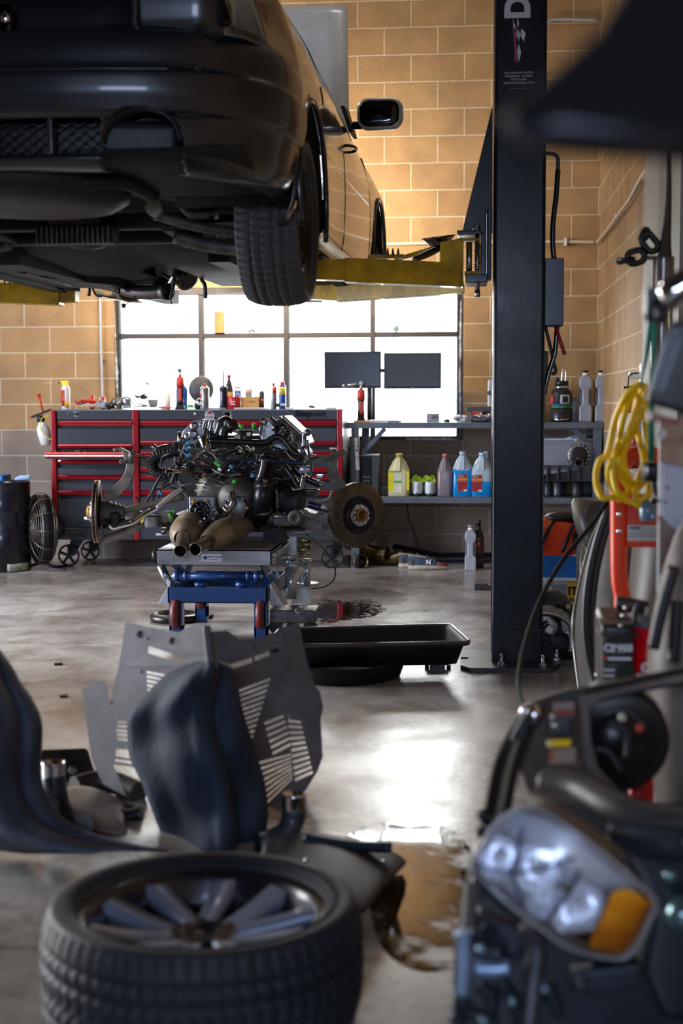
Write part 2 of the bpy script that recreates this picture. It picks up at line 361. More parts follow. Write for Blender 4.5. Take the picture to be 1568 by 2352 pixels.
# ---------------------------------------------------------------- window
frm=mat('window_frame_paint','3d3633',.5,0,.15,scale=10)
W=struct(bpy.data.objects.new('window_1',None)); COL.objects.link(W); W.location=(WL,0,WB); W['label']='wide eight-pane dark framed window in the block wall'
b=MB(); Y0,Y1=.03,.11
gx=[aY(x,800,.05).x for x in(276,462,657,856,1051)]; zt=aY(660,676,.05).z; zm=aY(660,770,.05).z; zb=aY(950,1001,.05).z
for a,c in(((WL,Y0-.02,WB),(gx[0],Y1,WT)),((gx[4],Y0-.02,WB),(WR,Y1,WT)),((gx[0],Y0-.02,zt),(gx[4],Y1,WT)),((gx[0],Y0-.02,WB),(gx[4],Y1,zb)),((gx[0],Y0,zm-.02),(gx[4],Y1,zm+.02))): b.b2(a,c)
for x in gx[1:4]: b.b2((x-.02,Y0-.005,zb),(x+.02,Y1,zt))
b.put('window_frame',frm,W,bev=.003)
b=MB()
for i in range(3): b.b2((gx[i]+.022,Y0+.02,zb),(gx[i]+.03,Y1,zt))
b.b2((gx[0],Y0+.01,zb),(gx[0]+.012,Y1,zt)); b.b2((gx[4]-.012,Y0+.01,zb),(gx[4],Y1,zt)); b.put('glazing_gasket',mat('aluminium_trim','9aa6a6',.4,.4),W)
gm=bpy.data.materials.new('window_glass'); gm.use_nodes=True; nt=gm.node_tree; nt.nodes.clear()
o=nt.nodes.new('ShaderNodeOutputMaterial'); mx=nt.nodes.new('ShaderNodeMixShader'); t=nt.nodes.new('ShaderNodeBsdfTransparent'); gl=nt.nodes.new('ShaderNodeBsdfGlossy'); fr=nt.nodes.new('ShaderNodeFresnel')
gl.inputs['Roughness'].default_value=.02; fr.inputs[0].default_value=1.3; t.inputs[0].default_value=(.96,.98,.98,1)
nt.links.new(fr.outputs[0],mx.inputs[0]); nt.links.new(t.outputs[0],mx.inputs[1]); nt.links.new(gl.outputs[0],mx.inputs[2]); nt.links.new(mx.outputs[0],o.inputs[0])
MATS['window_glass']=gm
b=MB(); b.b2((gx[0],.07,zb),(gx[4],.074,zt)); b.put('glass',gm,W)
# peeling white paint on the frame
pp=mat('peeling_white_paint','b9bcc0',.6,0,.2,scale=40)
def streak(px0,py0,px1,py1,w,n=18,Y=.009,nm='paint_streak'):
    b=MB(); P=[]
    for i in range(n+1):
        t=i/n; p=aY(px0+(px1-px0)*t,py0+(py1-py0)*t,Y); P.append((p,w*(.3+random.random())*math.sin(PI*(.08+.84*t))))
    d=(P[-1][0]-P[0][0]).normalized(); sd=V3((d.z,0,-d.x))
    b.grid([[p-sd*q*.5*random.random()-sd*q*.3,p+sd*q*.6] for p,q in P],sm=False,th=.0006); b.put(nm,pp,W)
streak(262,695,266,800,.012); streak(266,800,269,905,.018); streak(1058,690,1056,830,.02); streak(1055,830,1057,1000,.016)
streak(930,1008,1052,1010,.03,Y=.005); streak(300,665,420,664,.008)
# ---------------------------------------------------------------- daylight
w=bpy.data.worlds.new('overcast'); SC.world=w; w.use_nodes=True; nt=w.node_tree; bg=nt.nodes['Background']
g=nt.nodes.new('ShaderNodeTexCoord'); sp=nt.nodes.new('ShaderNodeSeparateXYZ'); nt.links.new(g.outputs['Generated'],sp.inputs[0])
rp=nt.nodes.new('ShaderNodeValToRGB'); nt.links.new(sp.outputs[1],rp.inputs[0])
mr=nt.nodes.new('ShaderNodeMapRange'); mr.inputs['From Min'].default_value=-1; mr.inputs['From Max'].default_value=1; nt.links.new(sp.outputs[1],mr.inputs[0]); nt.links.new(mr.outputs[0],rp.inputs[0])
rp.color_ramp.elements[0].position=.12; rp.color_ramp.elements[0].color=(.52,.64,.9,1); rp.color_ramp.elements[1].position=.75; rp.color_ramp.elements[1].color=(1,1,1,1)
nt.links.new(rp.outputs[0],bg.inputs[0]); bg.inputs[1].default_value=16
def portal(name,loc,rot,sx,sy):
    l=bpy.data.lights.new(name,'AREA'); l.shape='RECTANGLE'; l.size=sx; l.size_y=sy; l.cycles.is_portal=True
    o=bpy.data.objects.new(name,l); COL.objects.link(o); o.location=loc; o.rotation_euler=rot
portal('window_daylight',((WL+WR)/2,.13,(WB+WT)/2),(-PI/2,0,0),WR-WL,WT-WB)
portal('bay_daylight',(XL-.05,(DY0+DY1)/2,DZ/2),(0,-PI/2,0),DZ,DY1-DY0)
portal('front_daylight',((FX0+FX1)/2,YF-.05,(FZ0+FZ)/2),(PI/2,0,0),FX1-FX0,FZ-FZ0)
# ================================================================ roll cab tool chest
YC=-.64
def rc(x0,y0,x1,y1,Y):
    a=aY((x0+x1)/2,y0,Y); c=aY((x0+x1)/2,y1,Y); l=aY(x0,(y0+y1)/2,Y); r=aY(x1,(y0+y1)/2,Y); return l.x,r.x,c.z,a.z
cg=mat('chest_grey','3c3d43',.35,.2,.1,scale=5,coat=.3); cr_=mat('chest_red','a0081c',.3,.3,.08,coat=.4); dk=mat('shadow_black','08080a',.6)
x0,x1,z0,z1=rc(119,940,787,1241,YC)
T=thing('tool_chest','wide dark grey rolling tool chest with red drawer pulls under the window','tool chest',((x0+x1)/2,-.33,0))
CT=z1  # top height
b=MB(); b.b2((x0,YC+.02,z0),(x1,-.06,z1-.004)); b.put('body',dk,T,bev=.004)
b=MB(); b.b2((x0-.004,YC-.006,z1-.012),(x1+.004,-.05,z1)); b.put('top',mat('chest_top','6d7076',.4,.3,.15),T,bev=.002)
for a,c in((119,131),(306,320),(774,787)):
    l,r,_,_=rc(a,940,c,1241,YC); b=MB(); b.b2((l,YC-.012,z0),(r,YC+.03,z1-.002)); b.put('corner_trim',cr_,T,bev=.006)
def panel(l,t,r,bt,Y=YC,nm='panel',mt_=None,par=None):
    a,c,d,e=rc(l,t,r,bt,Y); b=MB(); b.b2((a,Y,d),(c,Y+.025,e)); return b.put(nm,mt_ or cg,par or T,bev=.003)
def drawer(l,r,t,bt,hl,hh,Y=YC):
    o=panel(l,t,r,bt,Y,'drawer')
    a,c,d,e=rc(l+2,hl,r-2,hh,Y); b=MB()
    # rolled pull: a channel with two ridges
    zz=d; H_=e-d
    prof=[(0,0),(-.012,0),(-.02,H_*.2),(-.022,H_*.45),(-.016,H_*.55),(-.022,H_*.68),(-.018,H_*.9),(-.006,H_),(0,H_)]
    b.prism([(a,Y+p,zz+q) for p,q in prof],(c-a,0,0)); b.put('handle',cr_,o)
    return o
panel(131,941,306,964); panel(320,941,774,964)
# left bank (y of panel top, panel bottom, handle top, handle bottom)
for t,bt,h0,h1 in((966,979,966,978),(984,1018,1020,1030),(1046,1055,1056,1065),(1075,1088,1090,1101),(1110,1124,1126,1137),):
    drawer(133,306,min(t,h0),max(bt,h1),h0,h1)
panel(133,1145,306,1211,nm='drawer'); panel(131,1213,306,1240)
for t,bt,h0,h1 in((966,978,966,978),(983,1010,1012,1022),(1032,1036,1037,1048),(1052,1071,1073,1084),(1087,1090,1091,1102),(1106,1125,1126,1137)):
    drawer(322,772,min(t,h0),max(bt,h1),h0,h1)
panel(322,1142,772,1180,nm='drawer'); panel(322,1182,772,1211,nm='drawer'); panel(320,1213,774,1240)
# the drawer left open
YO=YC-.34
a,c,d,e=rc(104,1038,286,1054,YO)
b=MB(); b.b2((a,YO,d),(c+.02,YO+.02,e)); b.b2((a+.01,YO+.02,d+.004),(c,YC+.02,d+.012)); b.b2((a+.01,YO+.02,d+.01),(a+.02,YC+.02,e)); b.b2((c-.01,YO+.02,d+.01),(c,YC+.02,e)); D_=b.put('drawer',cg,T,bev=.002)
b=MB(); hh=e-d; b.prism([(a,YO+p,d+hh*q) for p,q in((0,.2),(-.014,.2),(-.022,.4),(-.016,.58),(-.022,.72),(-.012,.98),(0,1))],(c-a+.02,0,0)); b.put('handle',cr_,D_)
b=MB()
for i in range(26):
    x=a+.04+i*(c-a-.3)/26; b.box((x,YO+.1+.1*random.random(),e+.002),(.012,.03+.05*random.random(),.004+.004*random.random()),RZ(random.uniform(-.5,.5)))
o=b.put('loose_socket_tools',dsteel,None); tag(o,'row of small silver tools lying in the open drawer of the tool chest','tools'); o['kind']='stuff'
# badge, lock, lettering
bd=mat('badge_metal','77787c',.3,.8)
p=aY(177,951,YC-.001); b=MB()
b.box(p,(.15,.006,.018)); b.lathe(p+V3((0,.003,0)),(0,-1,0),[(.028,0),(.028,.004),(.022,.006)],n=20)
b.prism([p+V3((-.02,-.002,.012)),p+V3((0,-.002,.03)),p+V3((.02,-.002,.012))],(0,.004,0)); bb=b.put('badge',bd,T,bev=.001)
text('LIMITED EDITION',.017,p+V3((0,-.005,0)),mat('badge_dark','1b1b1d',.4,.5),T)
text('Snap-on',.062,aY(710,950,YC-.004),mat('lettering_dark_chrome','19191b',.25,.7),T,sx=1.12,shear=.25,bold=.0022,ext=.003)
p=aY(449,950,YC); b=MB(); b.lathe(p,(0,-1,0),[(.011,0),(.011,.008),(.008,.01),(.003,.01)],n=18); b.put('lock',chrome,T)
# castors
def castor(px,py,Y,r,par,side=1):
    p=aY(px,py,Y); c=V3((p.x,p.y,r)); b=MB()
    b.cyl(c+V3((0,0,0)),c+V3((.0,0,0)),.001)
    b.tube([c+V3((r*.93*math.cos(t),0,r*.93*math.sin(t)+.0)) for t in [2*PI*i/20 for i in range(20)]],r*.1,n=8,closed=True,smooth=2)
    o=b.put('castor',black,par); b=MB()
    b.cyl(c+V3((0,-.028,0)),c+V3((0,.028,0)),r*.2)
    for i in range(5):
        t=2*PI*i/5+.3; b.bar(c,c+V3((math.cos(t),0,math.sin(t)))*r*.86,.02,.018)
    b.put('spokes',black,o)
    b=MB(); tp=c+V3((r*.9,0,r+.06))
    b.hexa([c+V3((-.02,.03,-.01)),c+V3((.03,.03,-.01)),c+V3((.03,.04,-.01)),c+V3((-.02,.04,-.01)),tp+V3((-.06,.03,0)),tp+V3((.05,.03,0)),tp+V3((.05,.04,0)),tp+V3((-.06,.04,0))])
    b.box(tp+V3((0,.0,.01)),(.13,.1,.02)); b.cyl(tp,V3((tp.x,tp.y,z0)),.03); b.put('fork',black,o)
castor(158,1280,YC+.04,.082,T); castor(207,1267,-.2,.075,T); castor(762,1282,YC+.04,.085,T)
# ---------------------------------------------------------------- things on the chest
def bottle(name,label,cat,px,ptop,w,Y,prof,mt_,cap=None,extra=None,base=None,group=None,pb=None):
    """prof: list of (radius fraction, height fraction); w px width; base z"""
    z=CT if base is None else base; p=aY(px,900,Y); D=Y-CAM.y; top=aY(px,ptop,Y).z; h=top-z; r=w/2*D/FPX
    t=thing(name,label,cat,(p.x,Y,z),group); o=V3((p.x,Y,z))
    b=MB(); b.lathe(o,(0,0,1),[(rr*r,q*h) for rr,q in prof],n=22); b.put('body',mt_,t)
    if cap:
        cm,c0,c1,cw=cap; b=MB(); b.lathe(o,(0,0,1),[(cw*r,c0*h),(cw*r,c1*h*.98),(cw*r*.9,c1*h)],n=20); b.put('cap',cm,t)
    return t,o,r,h
def label_(t,o,r,h,z0,z1,mt_,a0=.15,a1=.85,k=1.01,txt=None,tm=None,ts=.02,nm='label',n=12,dz=0):
    b=MB(); rows=[[o+V3((-math.cos(PI*(a0+(a1-a0)*i/n))*r*k,-math.sin(PI*(a0+(a1-a0)*i/n))*r*k,zz*h)) for i in range(n+1)] for zz in(z0,z1)]
    b.grid(rows,th=.0006); q=b.put(nm,mt_,t)
    if txt:
        for i,s in enumerate(txt.split('|')): text(s,ts,o+V3((0,-r*k-.001,(z1*h+z0*h)/2+dz-(i-(len(txt.split('|'))-1)/2)*ts*1.05)),tm,t)
    return q
can=[(.96,0),(1,.02),(1,.8),(.9,.84),(.6,.88),(.5,.9)]
bt_=[(.95,0),(1,.03),(1,.6),(.95,.66),(.45,.82),(.4,.9)]
YS=-.42
yl=mat('bright_yellow_cap','f2dd10',.35)
t,o,r,h=bottle('spray_bottle','white spray can with yellow nozzle and straw at the left end of the tool chest','spray can',151,878,20,YS,[(.95,0),(1,.02),(1,.78),(.85,.86),(.5,.9)],white)
label_(t,o,r,h,.12,.72,mat('label_red','c7402a',.4),.1,.5); label_(t,o,r,h,.06,.3,mat('label_yellow','e8b02a',.4),.5,.9,nm='label_band')
b=MB(); b.hexa([o+V3((-r*.9,-.012,h*.9)),o+V3((r*.6,-.012,h*.88)),o+V3((r*.6,.012,h*.88)),o+V3((-r*.9,.012,h*.9)),o+V3((-r*1.2,-.01,h*1.05)),o+V3((r*.5,-.012,h*1.07)),o+V3((r*.5,.012,h*1.07)),o+V3((-r*1.2,.01,h*1.05))]); b.put('nozzle',yl,t,bev=.003)
b=MB(); b.tube([o+V3((-r*1.1,0,h*.98)),o+V3((-r*5.1,0,h*.965))],.0016,n=6,smooth=0); b.put('straw',mat('straw','e6c79a',.4),t)
b=MB(); b.tube([o+V3((-r*1.1,0,h*.98)),o+V3((-r*1.9,0,h*.978))],.004,n=8,smooth=0); b.put('tip',black,t)
# pump sprayer hanging from the chest side
p=aY(107,1000,YC+.1); D=YC+.1-CAM.y; k=D/FPX
t=thing('pump_sprayer','white pump sprayer with yellow hose hung on the left end of the tool chest','sprayer',(p.x,YC+.1,aY(107,1023,YC+.1).z)); o=V3(wl(t)); ax=V3((-.22,0,1)).normalized()
b=MB(); b.lathe(o,ax,[(.02,0),(.042,.012),(.05,.09),(.046,.14),(.028,.165),(.02,.19)],n=20); b.put('bottle',wplast,t)
b=MB(); b.lathe(o+ax*.185,ax,[(.03,0),(.03,.03),(.02,.045)],n=16); b.put('collar',black,t)
a0=aY(73,958,YC+.1); a1=aY(118,940,YC+.1); b=MB(); b.tube([a0,a0*.6+a1*.4,a1],.009); b.put('trigger',black,t)
b=MB(); b.tube([a0,a0+V3((-.02,0,-.002))],.006,smooth=0); b.put('nozzle_tip',red,t)
f0=aY(100,950,YC+.1); f1=aY(88,905,YC+.1); b=MB(); b.lathe(f0,f1-f0,[(.007,0),(.008,.1),(.011,.125),(.019,.148),(.021,.15)],n=16); b.put('pump_handle',mat('red_orange','e2452a',.4),t)
b=MB(); b.tube([aY(x,y,YC+.04) for x,y in((112,955),(97,960),(92,978),(98,995),(110,1006),(118,1010))],.0035); b.put('hose',yl,t)
# small machined parts, pliers, caps
def item(name,label,cat,px,Y,z=None,group=None): p=aY(px,900,Y); return thing(name,label,cat,(p.x,Y,CT if z is None else z),group)
pc=lambda px,py,Y:aY(px,py,Y)
t=item('pliers','orange handled pliers with dark jaws beside the yellow-topped spray can','pliers',200,-.45)
b=MB(); b.tube([pc(172,926,-.5),pc(190,920,-.48),pc(218,920,-.46)],.011); b.tube([pc(175,932,-.47),pc(195,926,-.46),pc(222,923,-.45)],.009); b.put('grip',mat('red_orange','e2452a',.4),t)
b=MB(); b.tube([pc(172,918,-.5),pc(180,926,-.5),pc(190,918,-.5)],.004); b.put('jaw',dsteel,t)
for i,(x,y0,y1) in enumerate(((212,905,921),(237,906,918))):
    o_=pc(x,y1,-.4); o_.z=CT; y0-=18; b=MB(); b.lathe(o_,(0,0,1),[(.016,0),(.015,(y1-y0)*.0031),(.013,(y1-y0)*.0032)],n=14); tag(b.put('cap',red),('tall','short')[i]+' red plastic cap among the tools at the left of the tool chest','cap')
b=MB(); 
for q in range(5): b.tube([pc(175+q*12,934,-.55),pc(190+q*11,930-q%2*3,-.52),pc(205+q*9,934,-.5)],.004,n=6)
tag(b.put('cable_ties',wplast),'tangle of white plastic ties lying in front of the orange pliers','cable ties')
t=item('caliper_body','small cast metal throttle part beside the black pulley on the tool chest','engine part',230,-.45)
b=MB(); b.hexa([pc(220,938,-.5),pc(247,938,-.5),pc(247,938,-.42),pc(220,938,-.42),pc(221,924,-.5),pc(240,918,-.5),pc(240,918,-.42),pc(221,924,-.42)]); b.put('housing',alu,t,bev=.004)
b=MB(); b.cyl(pc(228,925,-.51),pc(228,912,-.5),.003); b.cyl(pc(236,930,-.53),pc(236,930,-.49),.014); b.put('stud',steel,t)
t=item('pulley','black rubber pulley lying on its side on the tool chest','pulley',258,-.45)
b=MB(); b.lathe(pc(246,934,-.48),pc(272,926,-.48)-pc(246,934,-.48),[(.012,0),(.028,.0),(.028,.02),(.024,.022),(.024,.034),(.028,.036),(.028,.06),(.012,.06)],n=22); b.put('wheel',black,t)
b=MB(); b.cyl(pc(268,928,-.48),pc(276,925,-.48),.014); b.put('hub',steel,t)
t=item('throttle_housing','grey cylindrical housing with round silver end face on the tool chest','engine part',280,-.4)
b=MB(); b.lathe(pc(256,922,-.38),(1,0,0),[(.015,0),(.03,.02),(.032,.09),(.03,.14)],n=22); b.put('housing',mat('grey_brown','6f6a62',.5,.3),t)
b=MB(); b.lathe(pc(293,920,-.45),(0,-1,.1),[(.032,0),(.032,.02),(.024,.024),(.012,.022),(.01,.03)],n=26); b.put('end_face',steel,t)
b=MB(); b.b2(pc(282,938,-.45),pc(304,926,-.4)); b.put('foot',alu,t,bev=.003)
t=item('belt_ring','greenish white metal clamp ring lying beside the round silver end face','ring',322,-.45)
b=MB(); c=pc(322,928,-.46); b.tube([c+V3((.062*math.cos(q),.04*math.sin(q),.012*math.cos(q)*-1)) for q in [2*PI*i/16 for i in range(16)]],.007,closed=True,smooth=3); b.put('ring',mat('pale_metal','b9c4b6',.3,.6),t)
b=MB(); b.tube([c+V3((.05*math.cos(q),.03*math.sin(q),-.018)) for q in [2*PI*i/16 for i in range(16)]],.006,closed=True,smooth=3); b.put('lower_ring',alu,t)
t=item('bracket','black perforated steel bracket propped on the parts on the tool chest','bracket',322,-.36)
b=MB(); b.prism([pc(x,y,-.37) for x,y in((305,905),(318,909),(334,902),(340,914),(330,918),(320,916),(312,914))],(0,.012,0)); b.put('plate',black,t)
b=MB(); [b.lathe(pc(x,y,-.371),(0,-1,0),[(.007,0),(.007,.002)],n=14) for x,y in((334,907),(321,913))]; b.put('hole_rim',mat('bright_hole','cfd6da',.3),t)
t=item('cast_block','ribbed cast metal block behind the clamp ring','engine part',352,-.36)
b=MB(); b.hexa([pc(343,936,-.36),pc(361,936,-.36),pc(361,936,-.28),pc(343,936,-.28),pc(338,917,-.36),pc(364,917,-.36),pc(364,917,-.28),pc(338,917,-.28)]); b.put('housing',alu,t,bev=.003)
b=MB(); [b.bar(pc(343+i*4,934,-.362),pc(342+i*4.6,920,-.362),.003,.006) for i in range(5)]; b.put('rib',alud,t)
# cup with pens
t,o,r,h=bottle('cup','white measuring cup full of pens on the tool chest','cup',380,903,25,-.45,[(.86,0),(.9,.02),(1,1),(.94,1),(.84,.05)],wplast)
for i,(dx,hh,c_) in enumerate(((-.025,1.25,'2e6b7a'),(-.015,1.35,'8c2a3a'),(-.004,1.2,'d0d0c8'),(.01,1.28,'2a8c7a'),(.02,1.4,'c8c8cc'))):
    b=MB(); b.tube([o+V3((dx*.5,0,h*.3)),o+V3((dx*1.1,.005,h*hh))],.004,n=8,smooth=0); tag(b.put('pen',mat('pen_'+c_,c_,.4)),('teal pen leftmost','dark red pen second from left','white pen in the middle','green pen second from right','silver pen rightmost')[i]+' in the white measuring cup','pen')
b=MB(); b.tube([pc(388,900,-.45),pc(394,872,-.45),pc(401,838,-.45)],.0016,n=6,smooth=0); tag(b.put('welding_rod',dsteel),'thin rod leaning in the cup of pens','rod')
b=MB(); [b.lathe(o+V3((r*.6,-r*.6,h*.25)),(1,0,0),[(.02,0),(.02,.002)]) for _ in(0,)]; 
t=item('screwdriver','red and black screwdriver handle lying in front of the pen cup','screwdriver',380,-.55); b=MB(); b.lathe(pc(363,936,-.56),(1,0,0),[(.006,0),(.009,.01),(.007,.04),(.009,.08),(.008,.1)],n=12); b.put('handle',mat('red_orange','e2452a',.4),t)
def ratchet(px,ptop,pbase,headx,Y,z,label,bit=None):
    D=Y-CAM.y;k=D/FPX; o=aY(px,pbase,Y); o=V3((o.x,Y,z)); Hh=aY(px,ptop,Y).z-z
    t=thing('cordless_ratchet',label,'cordless ratchet',o)
    b=MB(); b.box(o+V3((0,0,.009)),(.075,.06,.018)); b.box(o+V3((0,0,.024)),(.06,.05,.014)); b.put('battery',black,t,bev=.004)
    b=MB(); b.lathe(o,(0,0,1),[(.026,.03),(.028,Hh*.2),(.024,Hh*.35),(.026,Hh*.5),(.03,Hh*.56)],n=18); b.put('grip',black,t)
    b=MB(); b.lathe(o,(0,0,1),[(.03,Hh*.54),(.031,Hh*.66),(.028,Hh*.76),(.02,Hh*.8)],n=18); b.put('motor_housing',mat('tool_red','c23a2c',.4),t)
    b=MB(); b.box(o+V3((.004,-.026,Hh*.36)),(.022,.01,Hh*.3)); b.put('trigger',mat('tool_red','c23a2c',.4),t,bev=.004)
    b=MB(); b.lathe(o,(0,0,1),[(.014,Hh*.79),(.012,Hh*.9)],n=14); b.lathe(o+V3((0,.012,Hh*.95)),(0,-1,0),[(.014,0),(.016,.004),(.016,.022),(.012,.026)],n=18); b.put('ratchet_head',steel,t)
    hx=aY(headx,ptop+3,Y); b=MB()
    if bit:
        b.tube([o+V3((0,0,Hh*.96)),o+V3((-.05,0,Hh*.955))],.006,smooth=0); b.tube([o+V3((-.05,0,Hh*.955)),V3((hx.x,Y,z+Hh*.95))],.0022,n=6,smooth=0)
    else:
        b.tube([o+V3((0,0,Hh*.93)),V3((hx.x+.03,Y,z+Hh*.9))],.008,smooth=0); b.tube([V3((hx.x+.03,Y,z+Hh*.9)),V3((hx.x,Y,z+Hh*.88))],.012,smooth=0)
    b.put('extension',steel,t)
    return t
ratchet(414,846,936,364,-.5,CT,'red and black cordless ratchet with long thin bit standing on the tool chest',True)
t,o,r,h=bottle('bottle','blue plastic bottle behind the cordless ratchet on the tool chest','bottle',417,880,28,-.33,[(.95,0),(1,.02),(1,.75),(.6,.9),(.4,1)],blue)
# cap
c=pc(462,897,-.3); t=thing('baseball_cap','dark grey baseball cap resting upright among the cans on the tool chest','cap',(c.x,-.3,CT))
cm=mat('cap_fabric','4a4a4b',.7,0,.2,scale=30,bump=.2)
b=MB(); b.sph(c+V3((0,0,.01)),.098,n=24,sc=(1,.9,1.05)); b.put('crown',cm,t)
b=MB(); b.grid([[c+V3((.094*math.cos(q)*s_,-.02-.03*s_*math.cos(q),.01+.098*math.sin(q)*s_)) for q in [-.9+1.8*i/12 for i in range(13)]] for s_ in(.8,1.0,1.1)],th=.003); b.put('brim',cm,t)
b=MB(); b.sph(c+V3((0,0,.115)),.008); b.put('button',cm,t)
b=MB(); b.lathe(V3((c.x,-.3,CT)),(0,0,1),[(.05,0),(.06,.02),(.055,.05)],n=16); tag(b.put('bowl',black),'black bowl holding up the grey baseball cap','bowl')
t=item('coiled_cable','small coil of black and white cable in front of the baseball cap','cable',458,-.52)
b=MB(); c=pc(458,922,-.52); b.tube([c+V3((.03*math.cos(q),0,.03*math.sin(q))) for q in [2*PI*i/12 for i in range(12)]],.005,closed=True,smooth=3); b.put('loop',black,t)
b=MB(); b.tube([c+V3((.022*math.cos(q)+.004,-.01,.022*math.sin(q))) for q in [2*PI*i/12 for i in range(12)]],.004,closed=True,smooth=3); b.put('inner_loop',wplast,t)
b=MB(); b.b2(pc(431,937,-.55),pc(446,928,-.5)); tag(b.put('cap',green,bev=.004),'small bright green plastic cap on the tool chest beside the battery foot','cap')
t,o,r,h=bottle('spray_can','silver aerosol can with red nozzle in front of the baseball cap','spray can',470,880,20,-.5,can,steel,(red,.9,1,.3))
label_(t,o,r,h,.3,.7,mat('label_red','c7402a',.4),.05,.35)
t,o,r,h=bottle('sealant_tube','dark blue sealant can with tall blue nozzle','sealant can',513,850,19,-.45,[(.95,0),(1,.01),(1,.52),(1.05,.53),(1.05,.55),(.5,.6)],mat('navy_can','171a33',.35,.2),(blue,.56,1,.22))
label_(t,o,r,h,.08,.45,mat('label_grey','8d93a0',.4),.1,.45)
t,o,r,h=bottle('bottle','dark translucent bottle with red cap and amber label behind the blue-nozzle can','bottle',526,860,19,-.33,[(.95,0),(1,.02),(1,.55),(.75,.72),(.38,.86),(.38,.92)],mat('dark_bottle','35322f',.25),(red,.9,1,.5)); label_(t,o,r,h,.2,.5,mat('amber','b98a28',.4))
t,o,r,h=bottle('spray_can','blue and white aerosol can with white cap behind the red tub','spray can',546,884,17,-.3,can,white,(wplast,.86,1,.8)); label_(t,o,r,h,.35,.75,blue,.1,.9,txt='32',tm=white,ts=.04)
t,o,r,h=bottle('tub','red translucent tub with white print beside the cardboard box','tub',537,911,31,-.47,[(.9,0),(.95,.03),(1,.97),(.97,1)],mat('red_tub','b5222a',.3)); bars(o+V3((0,-r*.99,h*.6)),.03,.006,white,t); bars(o+V3((0,-r*.99,h*.4)),.035,.006,white,t)
x0_,x1_,z0_,z1_=rc(553,911,594,933,-.47); t=thing('cardboard_box','small brown cardboard box on the tool chest','box',((x0_+x1_)/2,-.43,CT)); cb=mat('cardboard','bd8f52',.8,0,.1,scale=20)
b=MB(); b.b2((x0_,-.47,CT),(x1_,-.36,z1_)); b.put('box',cb,t,bev=.002); text('Fixor',.022,((x0_+x1_)/2+.02,-.4715,z0_+.035),mat('ink_grey','565a60',.6),t)
t,o,r,h=bottle('cup','grey ribbed cup with white lid behind the cardboard box','cup',571,886,17,-.3,[(.8,0),(1,.7),(1,.72)],mat('warm_grey','8f8c86',.5),(wplast,.7,1,1.0))
t,o,r,h=bottle('bottle','small clear bottle with blue band between box and black can','bottle',588,896,9,-.3,bt_,wplast,(blue,.5,.66,1.02))
t,o,r,h=bottle('spray_can','short black can with rounded top at the right of the cardboard box','can',601,897,13,-.42,[(.95,0),(1,.02),(1,.85),(.8,.95),(.3,1)],mat('near_black_can','2b2628',.4)); label_(t,o,r,h,.15,.6,mat('label_dimred','7c2f2f',.4))
t,o,r,h=bottle('spray_can','silver can with red cap and white label left of the blue and yellow can','spray can',628,879,15,-.46,can,steel,(red,.88,1,.45)); label_(t,o,r,h,.1,.85,wplast,.05,.45); label_(t,o,r,h,.6,.8,red,.45,.85,nm='label_band')
t,o,r,h=bottle('spray_can','blue and yellow aerosol can with red top at the right of the group','spray can',648,876,17,-.44,can,mat('can_blue','123a9c',.3),(mat('cap_red','d23a44',.4),.86,1,.6))
label_(t,o,r,h,.52,.8,mat('label_sun','f5d61a',.4),.2,.9,txt='WD|40',tm=blue,ts=.017); label_(t,o,r,h,.1,.2,white,.2,.8,nm='label_band')
b=MB(); b.box(pc(637,933,-.5)+V3((0,0,.008)),(.045,.03,.03)); tag(b.put('lid',black,bev=.004),'small black lid in front of the silver and blue cans','lid')
t=item('screwdriver','dark red screwdriver with its shaft standing up toward the right of the chest','screwdriver',715,-.5)
b=MB(); b.lathe(pc(708,933,-.5),(1,0,-.15),[(.004,0),(.012,.008),(.013,.03),(.009,.045),(.005,.052)],n=14); b.put('handle',mat('maroon','7d3a34',.4),t)
b=MB(); b.tube([pc(724,937,-.5),pc(729,922,-.5),pc(735,906,-.5)],.0025,n=6); b.put('shaft',dsteel,t)
for i,(x,y,w_,c_,l_) in enumerate(((497,934,46,'6b6e72','grey metal straightedge'),(565,935,58,'cfc6b4','cream coloured marker'),(600,933,40,'d8d4cc','folded white rag'),(665,935,20,'e8ecec','small white paper scrap'),(760,936,26,'9fb0a8','pale green strip of tape'))):
    q=pc(x,y,-.58); b=MB(); b.box((q.x,-.58,CT+.006),(w_*.0031,.02,.011),RZ(.05*i-.1)); tag(b.put(('ruler','marker','rag','paper','tape')[i],mat('flat_'+c_,c_,.5),bev=.003),l_+' lying flat near the front edge of the tool chest','tool')
